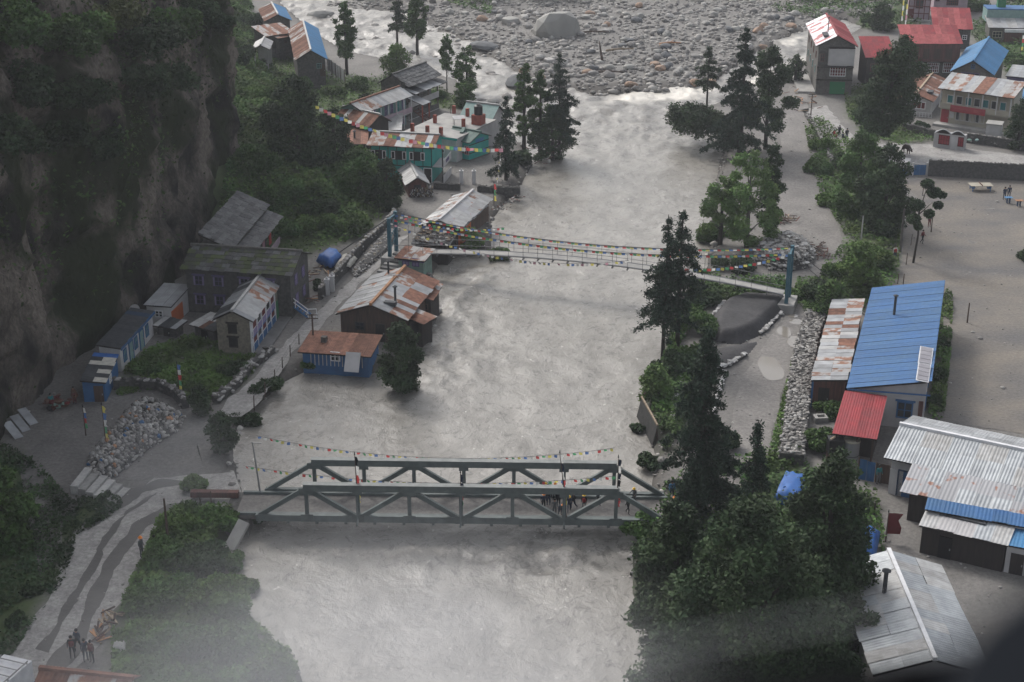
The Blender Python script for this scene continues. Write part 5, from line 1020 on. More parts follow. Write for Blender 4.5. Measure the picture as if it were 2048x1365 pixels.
# ---- school buildings
def sheet_window(H, side, c, w_, h, zb): return H.window(side, c, w_, h, zb, 'paint_blue', 'glass', 2, 'paint_blue', 1, fw=.12)
z = zfor(1858, 838, 771)
H = House('school_house', 'big hall with an even bright blue sheet roof', 'hall', (1694,778), (1863,771), (1745,577), z, zb=z+1.5)
H.mono(1.5, 'u1', ('iron_blue',), seed=3, sw=.9); H.walls('plaster_grey', kind='mono', oh=.35); sheet_window(H, 0, .74, 1.3, 1.5, .9); H.window(0, .95, .35, 1.6, 1.0, 'wood_red', 'wood_red', 1, rail=0); H.chimney(*loc(H, 1787, 640, z+.15), 1.9, .12)
H.bars('gutter', 'iron_blue', [((0,-.05,z-.02),(H.L,-.05,z+.3))], .1); H.slab(0, .3, 1.6, .1, z-.25, .0, .04, 'lower_panel', 'plaster_white')
for i in range(5): H.window(1, .1+.2*i, 1.2, 1.2, 1.0, 'paint_blue')
def solar(A, B, C_, z_):
    a, b, c = P(*A, z_), P(*B, z_), P(*C_, z_); L_ = (b-a).length; W_ = (c-a).length
    e = MB().quad((0,0,.12),(L_,0,.02),(L_,W_,.25),(0,W_,.35),.05).build('solar_panel', M['paint_white'], H.e); q = Matrix.Rotation(-H.rz, 3, 'Z') @ (a - H.e.location); e.location = (q.x, q.y, z_ + .1)
    for i in range(4):
        v0, v1 = W_*(.04+i*.235), W_*(.04+i*.235+.215); f_ = lambda v: .165 + .23*v/W_; MB().quad((L_*.08,v0,f_(v0)),(L_*.92,v0,f_(v0)-.09),(L_*.92,v1,f_(v1)-.09),(L_*.08,v1,f_(v1)),.015).build('cell_panel', M['solar'], e)
    return e
solar((1831,765), (1857,769), (1835,735), z+1.4); solar((1835,731), (1862,735), (1840,702), z+1.4)
H = House('lean_to', 'long patched rust and grey lean-to along the river side of the blue roofed hall', 'lean-to', (1622,762), (1697,761), (1664,600), 2.5)
H.mono(.4, 'u1', ('iron_grey','iron_patchy','iron_grey','iron_pale','iron_rust'), seed=61, rows=2, sw=.85); H.walls('wood_red', kind='mono', oh=.2); H.door(0, .35, .9, 1.9, 'wood_dark'); H.bars('corner_post', 'paint_blue', [((.15,.1,0),(.15,.1,2.5))], .16)
H = House('canopy', 'plain red sloping canopy at the front of the blue roofed hall', 'canopy', (1665,868), (1754,878), (1690,783), 2.5, cz=2.9)
H.mono(.4, 'v1', ('iron_red',), seed=3, sw=.9); H.wb = (.2,H.L-.2,.2,H.W-.2); H.walls('wood_dark', kind='mono', inset=(.3,.3,1.8,.2)); H.wb = (.2,H.L-.2,.2,H.W-.2); H.posts(0, (.1, H.L*.5, H.L-.5), 0, 2.45, 0, 'wood_brown', .14)
z = 3.1
H = House('barrack', 'long barrack with silver tin roof, light ridge and red-brown rust flecks', 'barrack', (1768,916), (2110,992), (1797,827), z)
H.gable(1.0, 'u', ('iron_silver','iron_silver','iron_pale'), ('iron_grey',), seed=3, sw=1.05, rows=2, ridge_m='paint_white'); H.walls('plaster_grey', oh=.5, rise=1, ridge='u')
H.slope((2.2,-3.3,z-.7), (H.L,-3.3,z-.7), (2.2,-.2,z+.12), ('iron_silver','iron_silverrust','iron_silverrust'), seed=9, sw=1.2, rows=2, name='veranda_roof')
H.door(0, .04, 1.0, 2.1, 'plaster_white'); H.door(0, .10, 1.0, 2.1, 'paint_blue', fm='paint_darkblue'); H.box('store_wall', 'wood_dark', 2.8, -2.9, -.2, H.L-1, -2.7, z-.95)
for i in range(5): H.slab(0, 4+i*4.5, 6.2+i*4.5, .2, 2.1, 2.9, 2.95, 'panel', 'plaster_grey')
z = 2.2
H = House('shed', 'low shed with white and grey sheets on its front roof below the silver barrack', 'shed', (1838,1052), (2016,1093), (1845,1022), z)
H.mono(.3, 'v1', ('iron_pale','iron_silver','plaster_grey'), seed=5, sw=1.3); H.walls('wood_dark', kind='mono', oh=.2); H.door(0, .3, .9, 1.7, 'dark_inside'); H.box('sheet_strip', 'iron_dark', 1.0, 1.6, z+.3, 4.2, 2.3, z+.42)
H = House('shed', 'strip of blue roof behind the low white sheeted shed', 'shed', (1850,1020), (2085,1062), (1853,1003), 2.7)
H.mono(.25, 'v1', ('iron_blue','paint_blue'), seed=5, sw=1.1); H.walls('plaster_grey', kind='mono', oh=.2); H.door(0, .1, .9, 1.8, 'plaster_white')
H = House('shed', 'bluish tin roof at the right edge beside the white sheeted shed', 'shed', (2008,1090), (2100,1108), (2014,1052), 2.2)
H.mono(.2, 'v1', ('iron_sky',), seed=5, sw=1.1); H.walls('plaster_grey', kind='mono', oh=.2); H.door(0, .3, .9, 1.6, 'wood_dark')
z = 3.2
H = House('hall', 'wide grey-white gabled tin roof in the bottom right corner with a pale ridge', 'hall', (1746,1352), (1978,1338), (1668,1131), z)
H.gable(1.1, 'v', ('iron_silver','iron_pale'), ('iron_silver','iron_silver','iron_pale'), seed=6, sw=1.1, ridge_m='paint_white', rows=2); H.walls('plaster_grey', oh=.4, rise=1.1, ridge='v'); H.chimney(*loc(H, 1768, 1190, z+.6), 1.6, .14); H.window(0, .3, 1.2, 1.2, 1.0); H.door(0, .6, 1, 2, 'paint_blue')
z = 2.4
H = House('hut', 'rusty and whitish tin roof cut off by the bottom edge beside the dirt road', 'hut', (68,1372), (255,1392), (88,1334), z)
H.gable(.5, 'u', ('iron_patchy','iron_rust','iron_pale','iron_rust'), seed=14, sw=.9, ridge_m='iron_rust'); H.walls('plaster_white', oh=.3, rise=.5, ridge='u'); H.window(0, .5, 1, 1, 1)
# gate booth at the school
z = zfor(1790, 348, 332)
H = House('booth', 'blue booth with a white tin roof at the school gate', 'booth', (1779,334), (1816,336), (1786,318), z)
H.W = max(H.W, 1.4); H.mono(.2, 'v1', ('plaster_white',), seed=5); H.walls('paint_blue', kind='mono', oh=.15); H.door(0, .6, .7, 1.6, 'paint_darkblue', -.5)
# ---------------------------------------------------------------- steel truss bridge
BZ = .55; TH = 2.85
T0 = P(611, 968, BZ + TH); T1 = P(1233, 976, BZ + TH); d = T1 - T0; rz = math.atan2(d.y, d.x); pl = d.length / 6
F0 = P(631, 918, BZ + TH); bw = (-d.y * (F0.x - T0.x) + d.x * (F0.y - T0.y)) / d.length
BR = empty('truss_bridge', (T0.x, T0.y, 0), rz, 'grey-green steel truss road bridge just above the brown flood', 'bridge')
zt, zb_ = BZ + TH, BZ + .1
for v in (0, bw):
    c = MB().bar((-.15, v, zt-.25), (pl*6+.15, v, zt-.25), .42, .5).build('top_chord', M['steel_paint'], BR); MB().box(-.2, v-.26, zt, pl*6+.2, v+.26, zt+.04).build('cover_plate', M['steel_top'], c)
    MB().bar((-pl, v, zb_), (pl*7, v, zb_), .38, .5).build('bottom_chord', M['steel_paint'], BR)
    for k in range(7): 
        MB().box(k*pl-.13, v-.13, zb_+.2, k*pl+.13, v+.13, zt-.5).build('vertical_post', M['steel_paint'], BR)
        MB().box(k*pl-.5 if k % 2 == 0 else k*pl-.35, v-.16, zt-.78, k*pl+.5 if k % 2 == 0 else k*pl+.35, v-.13, zt-.3).build('gusset_plate', M['steel_paint'], BR)
        MB().box(k*pl-.45, v-.22, zb_-.25, k*pl+.45, v-.19, zb_+.35).build('gusset_plate', M['steel_paint'], BR)
    for k in range(-1, 7):
        a_, b_ = ((k*pl, v, zb_), ((k+1)*pl, v, zt-.35)) if k % 2 else ((k*pl, v, zt-.35), ((k+1)*pl, v, zb_))
        dg = MB().bar(a_, b_, .26, .34).build('diagonal', M['steel_paint'], BR)
for v, s_ in ((-.1, -1), (bw+.1, 1)):
    for k in range(1, 6, 2): MB().bar((k*pl, v, zb_), (k*pl, v+s_*.9, zb_-.05), .12).bar((k*pl, v+s_*.85, zb_-.05), (k*pl, v, zt-.8), .09).build('outrigger', M['steel_paint'], BR)
MB().box(-pl-1.6, .25, BZ-.25, pl*7+2.0, bw-.25, BZ+.06).build('deck', M['mud'], BR)
MB().box(-pl-1.6, .26, BZ+.06, pl*7+1.2, .5, BZ+.26).build('kerb', M['steel_paint'], BR); MB().box(-pl-1.6, bw-.5, BZ+.06, pl*7+1.2, bw-.26, BZ+.26).build('kerb', M['steel_paint'], BR)
for k in range(0, 15): MB().box(-pl+k*pl*.57, .2, BZ-.55, -pl+k*pl*.57+.2, bw-.2, BZ-.26).build('cross_beam', M['steel_paint'], BR)
for u0, u1 in ((-pl-2.6, -pl-.6), (pl*7+.3, pl*7+2.6)): MB().box(u0, -.4, -2.2, u1, bw+.4, BZ-.26).build('abutment', M['stone_dark'], BR)
BM = Matrix.Translation(BR.location) @ Matrix.Rotation(rz, 4, 'Z')
def bl(u, v, z=BZ+.06): return BM @ Vector((u, v, z))
# ---------------------------------------------------------------- prayer flags
FC = ['cloth_blue', 'cloth_white', 'cloth_red', 'cloth_green', 'cloth_yellow']
flag_me = {}
def flag_mesh(w_, h_):
    k = (round(w_, 2), round(h_, 2))
    if k not in flag_me:
        mb = MB(); n = 4; vs = []
        for j in range(3):
            for i in range(n): vs.append(((i/(n-1)-.5)*w_, .05*w_*math.sin(i*2+j), -h_*j/2))
        mb.add(vs, [(j*n+i, j*n+i+1, (j+1)*n+i+1, (j+1)*n+i) for j in range(2) for i in range(n-1)]); flag_me[k] = mb.mesh('flag'); flag_me[k].materials.append(M['cloth_white'])
    return flag_me[k]
def flags(label, a, b, sag, step=.42, w_=.34, h_=.28, pal=FC, cord='cable', group=None, seed=0, skip=.0, start=0):
    a, b = Vector(a), Vector(b); L_ = (b - a).length; e = empty('prayer_flags', a, 0, label, 'prayer flags', group); rs = random.Random(seed)
    pt = lambda t_: (b - a) * t_ + Vector((0, 0, -4 * sag * t_ * (1 - t_)))
    MB().tube([pt(i/16) for i in range(17)], .018, 4).build('cord', M[cord], e); n = int(L_ / step); rz_ = math.atan2(b.y-a.y, b.x-a.x); me = flag_mesh(w_, h_)
    for i in range(n):
        if rs.random() < skip: continue
        o = bpy.data.objects.new('flag', me); sc.collection.objects.link(o); o.parent = e; o.location = pt((i+.5)/n) - Vector((0,0,.03)); o.rotation_euler = (rs.uniform(-.5,.5), 0, rz_ + rs.uniform(-.5,.5)); o.material_slots[0].link = 'OBJECT'; o.material_slots[0].material = M[pal[(i+start) % len(pal)]]
    return e
def flagpole(label, base, h, cols, lean=0.0, w_=.3, r=.045, m='wood_brown', group=None):
    e = empty('flagpole', base, 0, label, 'flagpole', group); MB().tube([(0,0,0),(lean*.4,0,h*.5),(lean,0,h)], [r*1.3, r, r*.5], 6).build('pole', M[m], e)
    n = len(cols); z1 = h*.97; z0 = h*.25; hh = (z1-z0)/n
    for i, c in enumerate(cols):
        za, zb2 = z1-i*hh, z1-(i+1)*hh+.05; x0, x1 = lean*za/h, lean*zb2/h; mb = MB(); rs = random.Random(i + int(h*10)); vs = []
        for j in range(4):
            t_ = j/3; xx = x0+(x1-x0)*t_; zz = za+(zb2-za)*t_; vs += [(xx+.02,0,zz), (xx+.02+w_*.5,.05*rs.uniform(-1,1),zz-.03), (xx+.02+w_*rs.uniform(.6,1),.08*rs.uniform(-1,1),zz-.06)]
        mb.add(vs, [(j*3+i_, j*3+i_+1, j*3+i_+4, j*3+i_+3) for j in range(3) for i_ in range(2)]); mb.build('flag', M[c], e)
    MB().tube([(lean,0,h),(lean,0,h+.25)], [.06,.01], 6).build('finial', M['cloth_black'], e); return e
flags('upper flag string along the far truss of the steel bridge', P(513, 872, 3.2), bl(pl*6, bw, zt+1.2), 1.35, .46, .25, .2, seed=1)
flags('lower flag string crossing between the two trusses of the steel bridge', P(487, 932, 1.8), bl(pl*6, .1, zt+.9), 1.0, .46, .25, .2, seed=2, start=2)
flagpole('tall flagpole tied to the second far post of the steel bridge', bl(pl*1.0, bw*.02, BZ), 5.0 + .2, ['cloth_black','cloth_white','cloth_red','cloth_green','cloth_yellow'], -.1, .22)
flagpole('short dark flagpole at the middle of the steel bridge', bl(pl*3, -.02, BZ), 3.9, ['cloth_navy','cloth_navy','cloth_red','cloth_green'], 0, .2)
flagpole('tilted pale flagpole above the rescuers on the steel bridge', bl(pl*5.05, -.02, BZ), 5.6, ['cloth_white','cloth_navy','cloth_white','cloth_red','cloth_green','cloth_yellow'], -.55, .2)
flagpole('flagpole with dark and red cloth at the right top corner of the steel bridge', bl(pl*6.02, -.05, BZ), 5.3, ['cloth_navy','cloth_white','cloth_navy','cloth_black','cloth_white','cloth_red','cloth_red'], 0, .22)
b_ = P(521, 990, .5); e = empty('utility_pole', b_, 0, 'thin bare pole at the left end of the steel bridge', 'pole'); MB().tube([(0,0,0),(-.35,.2,4.3)], [.08,.05]).build('pole', M['steel_grey'], e); MB().bar((-.5,.2,4.25),(.3,.2,4.2),.05).build('arm', M['steel_grey'], e)
g = bl(-pl-3.4, bw*.92, 0); o = MB().box(-2.2,-.25,.3,1.4,.25,.75).build('steel_beam', M['wood_red'], None); o.location = g; o.rotation_euler = (0,0,rz); tag(o, 'brown beam lying across the left approach of the steel bridge', 'beam')
MB_ = MB().quad((0,0,0),(2.2,0,0),(2.2,.9,0),(0,.9,0),.25).build('concrete_slab', M['concrete'], None); MB_.location = P(468,1102,-.3); MB_.rotation_euler = (.2,-.75,.95); tag(MB_, 'tilted pale plank slab on the bank below the left bridge end', 'slab')

# ---------------------------------------------------------------- suspension footbridge
DZ = 1.6
A0, A1 = P(792, 508, DZ), P(1566, 590, DZ); d = A1 - A0; SL = d.length; rz2 = math.atan2(d.y, d.x); SB = empty('suspension_bridge', (A0.x, A0.y, 0), rz2, 'narrow steel footbridge hung from two blue lattice towers across the flood', 'footbridge')
dw = 1.3
def dz(u): return DZ + 1.25 * 4 * (u/SL) * (1 - u/SL)
N_ = 40
mb = MB(); vs = []
for i in range(N_+1):
    u = SL*i/N_; z_ = dz(u); vs += [(u,0,z_),(u,dw,z_),(u,dw,z_-.1),(u,0,z_-.1)]
mb.add(vs, [(i*4+a, i*4+b, (i+1)*4+b, (i+1)*4+a) for i in range(N_) for a, b in ((0,1),(1,2),(2,3),(3,0))]); mb.build('deck', M['concrete'], SB)
for v in (0, dw): MB().tube([(SL*i/N_, v, dz(SL*i/N_)+.0) for i in range(N_+1)], .07, 4).build('deck_cable', M['steel_grey'], SB)
for i in range(1, 26): u = SL*i/26; MB().box(u-.06, -.35, dz(u)-.22, u+.06, dw+.35, dz(u)-.1).build('cross_beam', M['cable'], SB)
tw_h = [zfor(775, 515, 412) - DZ + 1.3, zfor(1571, 602, 486) - DZ + 1.4]
tops = []
for ti, (u, hh) in enumerate(((-.6, 7.0 if False else zfor(774,512,414)), (SL+.4, zfor(1572,602,488)))):
    t = MB().bar((u, -.25, 0), (u, -.25, hh), .34).build('tower', M['steel_blue'], SB)
    MB().bar((u, dw+.35, 0), (u, dw+.35, hh+.2), .34).build('leg', M['steel_blue'], t); MB().bar((u, -.25, hh*.98), (u, dw+.35, hh*.98), .16).build('cross_bar', M['steel_blue'], t)
    for k in range(3): z0, z1 = hh*(.35+k*.2), hh*(.35+(k+1)*.2); MB().bar((u,-.25,z0),(u,dw+.35,z1),.07).bar((u,dw+.35,z0),(u,-.25,z1),.07).build('cross_brace', M['steel_blue'], t)
    MB().box(u-.8, -.9, -1.4, u+.8, dw+.9, .35 + (1.0 if ti == 0 else .5)).build('anchor_block', M['concrete'], SB); tops.append((u, hh))
def mc(u, v0, low=1.35):
    (ua, ha), (ub, hb) = tops; t_ = (u-ua)/(ub-ua); zl = ha + (hb-ha)*t_; mid = (ha+hb)/2; return zl - (mid - (dz(SL/2)+low)) * 4*t_*(1-t_)
for v in (-.25, dw+.35):
    MB().tube([(tops[0][0] + (tops[1][0]-tops[0][0])*i/30, v, mc(tops[0][0] + (tops[1][0]-tops[0][0])*i/30, v)) for i in range(31)], .035, 5).build('main_cable', M['cable'], SB)
    MB().tube([(tops[0][0], v, tops[0][1]), (tops[0][0]-7, v, .2)], .035, 5).build('stay_cable', M['cable'], SB); MB().tube([(tops[1][0], v, tops[1][1]), (tops[1][0]+8, v, .2)], .035, 5).build('stay_cable', M['cable'], SB)
    for i in range(1, 26): u = SL*i/26; MB().bar((u, v, dz(u)-.12), (u, v, mc(u, v)), .03).build('hanger', M['cable'], SB)
    MB().tube([(SL*i/20, v, dz(SL*i/20)+1.0) for i in range(21)], .025, 4).build('handrail', M['steel_grey'], SB)
SM = Matrix.Translation(SB.location) @ Matrix.Rotation(rz2, 4, 'Z')
for v, lab in ((-.3, 'flag string on the near main cable of the suspension footbridge'), (dw+.4, 'flag string on the far main cable of the suspension footbridge')):
    e = empty('prayer_flags', SM @ Vector((0,v,0)), rz2, lab, 'prayer flags'); me = flag_mesh(.36, .22); n_ = 105; MB().tube([(SL*i/24, 0, mc(SL*i/24, v)+.05) for i in range(25)], .02, 4).build('cord', M['cable'], e)
    for i in range(n_):
        u = SL*(i+.5)/n_; o = bpy.data.objects.new('flag', me); sc.collection.objects.link(o); o.parent = e; o.location = (u, 0, mc(u, v)+.03); o.rotation_euler = (rnd.uniform(-.3,.3), 0, rnd.uniform(-.3,.3)); o.material_slots[0].link = 'OBJECT'; o.material_slots[0].material = M[FC[(i + (2 if v < 0 else 0)) % 5]]
flags('thin flag string from the left tower down to the whitish roofed shack', SM @ Vector((-.6, dw, tops[0][1])), P(1010, 455, 3), .8, .5, .3, .22, seed=4)
flags('faded flag string hanging low between the left tower and mid river', SM @ Vector((-.6, -.2, tops[0][1]-.4)), SM @ Vector((SL*.62, -.4, dz(SL*.62)+.9)), 1.9, .5, .3, .24, ['cloth_white','cloth_pink','cloth_white','cloth_yellow','cloth_blue'], seed=5, skip=.15)
flags('bright flag string swept from the slope trees across the turquoise lodge', P(630, 210, 11.5), P(1006, 297, 7.5), 1.5, .5, .46, .42, ['cloth_yellow','cloth_white','cloth_red','cloth_pink','cloth_yellow','cloth_green','cloth_blue'], seed=6)
flags('flag string from the right tower past the two tall spruces', SM @ Vector((SL+.4, -.3, tops[1][1])), SM @ Vector((SL*.76, -.6, dz(SL*.76)+1.0)), .5, .45, .36, .28, seed=7)
flags('flag string hanging down from the dark narrow spruce to the water gate', P(1003, 290, 5), P(990, 392, 1.2), .3, .5, .2, .3, ['cloth_white','cloth_white','cloth_yellow'], seed=8)
# ---------------------------------------------------------------- poles
def post(label, b, h, r=.06, m='wood_brown', lean=(0,0), arms=0, cat='pole', name='utility_pole'):
    e = empty(name, b, 0, label, cat); MB().tube([(0,0,-.3),(lean[0],lean[1],h)], [r*1.25, r*.8], 6).build('pole', M[m], e)
    for i in range(arms): z_ = h*(.97-.09*i); MB().bar((lean[0]*.95-.55, lean[1], z_), (lean[0]*.95+.55, lean[1], z_), .07).build('cross_arm', M[m], e)
    if arms:
        for i, x in enumerate((-.5, 0, .5)): MB().tube([(lean[0]*.95+x, lean[1], h*.97), (lean[0]*.95+x, lean[1], h*.97+.16)], [.05,.03], 6).build('insulator', M['plaster_white'], e)
    return e
def pole_at(label, px, py, ty, **k): g, h = top_h(px, py, ty); return post(label, g, h, **k)
pole_at('weathered pole standing in the grass by the dirt road', 337, 1090, 998, r=.09)
pole_at('twin gate post left of the steel bridge approach, nearer the road', 402, 1022, 985, r=.04); pole_at('twin gate post left of the steel bridge approach, nearer the bridge', 424, 1020, 982, r=.04)
pole_at('wooden power pole at the corner of the rusty roofed flood-side shed', 628, 705, 628, r=.09, arms=2)
pole_at('short power pole with cross arms where the upper path leaves the river road', 1621, 238, 188, r=.08, arms=2)
pole_at('white lamp post in the courtyard of the two storey lodge wing', 795, 265, 205, r=.09, m='plaster_white'); pole_at('thin dark mast on the concrete terrace', 902, 262, 210, r=.05)
pole_at('blue-white concrete pole beside the great dark tree', 1749, 292, 252, r=.12, m='plaster_grey', cat='pole'); pole_at('grey pole with a stay wire in the slope bushes', 1722, 482, 432, r=.07, m='plaster_grey')
pole_at('right volleyball post in the school yard', 1862, 465, 428, r=.06); pole_at('lone wooden post in the school yard beside the blue hall', 1934, 648, 606, r=.07)
pole_at('pale leaning trunk-like pole at the yard edge', 1800, 505, 418, r=.13, m='bark_pale'); pole_at('dark stub post behind the blue hall, left one', 1795, 570, 548, r=.05); pole_at('dark stub post behind the blue hall, right one', 1806, 572, 548, r=.05)
pole_at('dark leaning post beside the blue tarpaulins', 1747, 1042, 1006, r=.07, m='wood_dark')
flagpole('short flagpole with a red cloth at the peak of the grey gabled hall', P(1771, 1084, 0), 2.4, ['cloth_maroon'], 0, 1.1)
flagpole('left prayer pole on the plaza by the cliff', P(172, 872, 0), 2.6, ['cloth_white','cloth_blue','cloth_red','cloth_green'], 0, .25)
flagpole('tall prayer pole with an orange top beside the carved stone mound', P(214, 905, 0), 4.2, ['cloth_yellow','cloth_blue','cloth_white','cloth_green','cloth_yellow'], 0, .3)
flagpole('prayer pole on the lawn wall below the tan stone lodge', P(360, 800, 0), 3.4, ['cloth_blue','cloth_white','cloth_red','cloth_green','cloth_yellow'], 0, .3)
flagpole('striped prayer pole at the water below the turquoise cabin', P(988, 415, -.5), 3.0, ['cloth_red','cloth_green','cloth_yellow'], 0, .3)
flagpole('green and yellow prayer pole before the top right house', P(2040, 112, 0), 3.6, ['cloth_white','cloth_red','cloth_green','cloth_yellow'], 0, .4)
flagpole('leftmost of two tall flag-wound poles above the red roofs', P(1800, 60, 0), 6.5, ['cloth_white','cloth_yellow','cloth_white','cloth_yellow','cloth_white'], 0, .35); flagpole('rightmost of two tall flag-wound poles above the red roofs', P(1806, 80, 0), 6.5, ['cloth_yellow','cloth_white','cloth_pink','cloth_white','cloth_yellow'], 0, .35)
# ---------------------------------------------------------------- dry stone walls, mounds, steps
def stone_run(name, label, pts, w_, h_, s_=.22, cat='wall', m=('rock','stone_tan'), z_=0, piece='stone', cap=True, dens=1.0):
    """wall core with its loose top stones each an object"""
    o0 = P(*pts[0], z_); e = empty(name, o0, 0, label, cat); rs = random.Random(len(label)); W_ = [P(*p, z_) - o0 for p in pts]; mb = MB()
    for a, b in zip(W_, W_[1:]): mb.bar(a + Vector((0,0,h_*.5-.3)), b + Vector((0,0,h_*.5-.3)), w_, h_+.5)
    mb.build('core', M['stone_dark'], e); tot = sum((b-a).length for a, b in zip(W_, W_[1:])); n = min(280, int(tot / (s_*1.35) * 2.6 * dens)); k = 0
    for i in range(n):
        t_ = rs.random()*tot; 
        for a, b in zip(W_, W_[1:]):
            l = (b-a).length
            if t_ <= l: break
            t_ -= l
        p = a + (b-a)*(t_/l); nn = Vector((-(b-a).y, (b-a).x, 0)).normalized(); side = rs.uniform(-1, 1); s = s_*rs.uniform(.55, 1.2); me = rock_lo[rs.randrange(6)]
        zt_ = h_ - .02 + s*.2 if abs(side) < .8 else rs.uniform(.1, h_); q = p + nn*side*w_*.55 + Vector((0,0,zt_)); one_rock(piece, me, q, (s*1.2, s*.8, s*.8), rs.random()*6, M[rs.choice(m)], e)
    if dens >= 3:
        pts_ = []
        for i in range(1100):
            k_ = rs.randrange(len(W_)-1); a, b = W_[k_], W_[k_+1]; p = a + (b-a)*rs.random(); nn = Vector((-(b-a).y, (b-a).x, 0)).normalized(); pts_.append(tuple(p + nn*rs.uniform(-.52,.52)*w_ + Vector((0,0,h_))))
        stones('stone_fill', pts_, [s_*rs.uniform(.4,.9) for _ in pts_], M['rock_tint'], 5, e)['kind'] = 'stuff'
    return e
dm('stone_pale', (.36,.35,.33), (.26,.255,.245), scale=3, rnd=.3)
stone_run('stone_wall', 'rough stone wall along the lower village path beside the lawn', [(432,806),(470,775),(505,735),(545,705)], .7, .6, .26, m=('stone_pale','rock','stone_wall'))
stone_run('stone_wall', 'tall capped wall between the green slope and the upper village path', [(640,600),(690,545),(725,505),(765,470),(790,440)], .4, 1.3, .2, m=('stone_tan','stone_pale','rock'))
stone_run('stone_wall', 'mossy low wall round the top of the plaza below the lawn', [(228,778),(270,775),(320,780),(352,795),(372,818)], .6, .9, .24, m=('stone_wall','rock'))
stone_run('stone_wall', 'dark stone wall in front of the rusty red gabled house', [(1806,262),(1835,268),(1868,277)], .5, 1.1, .2, m=('stone_wall',), z_=0)
stone_run('stone_wall', 'long dark stone wall right of the gatehouse', [(1932,285),(1985,292),(2060,305)], .5, 1.3, .2, m=('stone_wall','rock'))
stone_run('stone_wall', 'black boundary wall at the back of the school yard', [(1855,352),(1950,357),(2090,364)], .35, zfor(1900,354,322), .18, m=('stone_wall',), dens=.6)
stone_run('stone_wall', 'low dark wall in front of the lodge forecourt, left of the white gate pillars', [(868,378),(920,381)], .5, .8, .2, m=('stone_wall',)); stone_run('stone_wall', 'low dark wall right of the white gate pillars running to the water', [(955,384),(1040,388)], .5, .8, .2, m=('stone_wall',))
stone_run('stone_edging', 'white stone edging along the left of the dark sand pad', [(1414,662),(1420,640),(1450,606)], .25, .25, .2, 'edging', ('rock_white',)); stone_run('stone_edging', 'white stone edging along the road side of the dark sand pad', [(1520,672),(1540,652),(1562,630),(1578,612)], .25, .25, .24, 'edging', ('rock_white','rock_white','stone_pale'))
stone_run('stone_edging', 'white stone edging below the lower sand pad', [(1422,742),(1455,735),(1492,712)], .3, .3, .26, 'edging', ('rock_white',)); stone_run('stone_edging', 'broken white stone edging descending behind the massive spruce', [(1450,745),(1442,775),(1432,800),(1425,830)], .25, .2, .2, 'edging', ('rock_white',))
stone_run('stone_edging', 'left white stone edging half hidden behind the massive spruce', [(1372,735),(1362,770),(1350,800),(1345,850)], .25, .2, .2, 'edging', ('rock_white',))
stone_run('gabion_wall', 'long stepped gabion wall of packed cobbles between river road and blue hall', [(1632,640),(1612,700),(1600,770),(1592,840),(1582,930)], 1.9, 1.0, .2, 'gabion', ('stone_pale','rock','stone_wall'), dens=3)
stone_run('stone_wall', 'retaining wall between the upper path and the slope bushes', [(1612,232),(1632,262),(1652,300),(1672,340)], .5, .5, .2, m=('stone_wall','rock'))
stone_run('stone_wall', 'thin kerb wall at the yard edge under the gate booth', [(1800,362),(1815,400),(1828,450)], .3, .3, .15, m=('stone_wall','concrete'))
def mound(name, label, pl_px, h_, n, s_, mats_, z_=0, cat='mound', seed=1, jag=0, base=True):
    pl_ = poly(pl_px, z_); c = pl_.mean(0); e = empty(name, (c[0], c[1], z_), 0, label, cat); rs = random.Random(seed); k = 0; rmax = np.hypot(*(pl_ - c).T).max()
    if base:
        n_ = len(pl_); vs = [(x-c[0], y-c[1], -.3) for x, y in pl_] + [((x-c[0])*.85, (y-c[1])*.85, h_*.55) for x, y in pl_] + [((x-c[0])*.5, (y-c[1])*.5, h_*.85) for x, y in pl_] + [(0,0,h_*.9)]
        MB().add(vs, [(i, (i+1) % n_, n_+(i+1) % n_, n_+i) for i in range(n_)] + [(n_+i, n_+(i+1) % n_, 2*n_+(i+1) % n_, 2*n_+i) for i in range(n_)] + [(2*n_+i, 2*n_+(i+1) % n_, 3*n_) for i in range(n_)]).build('core', M['stone_dark'], e)
    lo, hi = pl_.min(0), pl_.max(0)
    fx, fy = np.array([rs.uniform(lo[0], hi[0]) for _ in range(1400)]), np.array([rs.uniform(lo[1], hi[1]) for _ in range(1400)]); fs_ = sdist(fx, fy, pl_); kk = fs_ > .05
    if base: stones('stone_fill', [(x - c[0], y - c[1], h_*.9*(1 - max(0, 1 - d_/1.2)**2)) for x, y, d_ in zip(fx[kk], fy[kk], fs_[kk])], [s_*rs.uniform(.35,.8) for _ in range(int(kk.sum()))], M['rock_tint'], seed, e)['kind'] = 'stuff'
    while k < n:
        x, y = rs.uniform(lo[0], hi[0]), rs.uniform(lo[1], hi[1]); sd_ = float(sdist(np.array([x]), np.array([y]), pl_)[0])
        if sd_ < 0: continue
        zz = h_*.9*(1 - max(0, 1 - sd_/1.2)**2) ; s = s_*rs.uniform(.5, 1.25); one_rock('stone', rock_lo[rs.randrange(6)], (x-c[0], y-c[1], zz + s*.15), ((s*.45 if jag else s*1.2), s*.9, s*(1.25 if jag else .7)), (rs.uniform(.5,1.1) if jag else rs.random()*6), M[rs.choice(mats_)], e); k += 1
    return e
mound('carved_stone_mound', 'oval mound of upright carved prayer slabs with blue and orange lettering', [(172,950),(180,915),(210,880),(250,830),(280,806),(330,815),(370,838),(360,862),(300,900),(240,950),(215,965),(185,965)], 1.1, 298, .33, ['stone_pale','rock','rock','stone_wall','stone_wall','rock']*3 + ['stone_pale','rock','paint_blue','wood_fresh'], seed=2, jag=1)
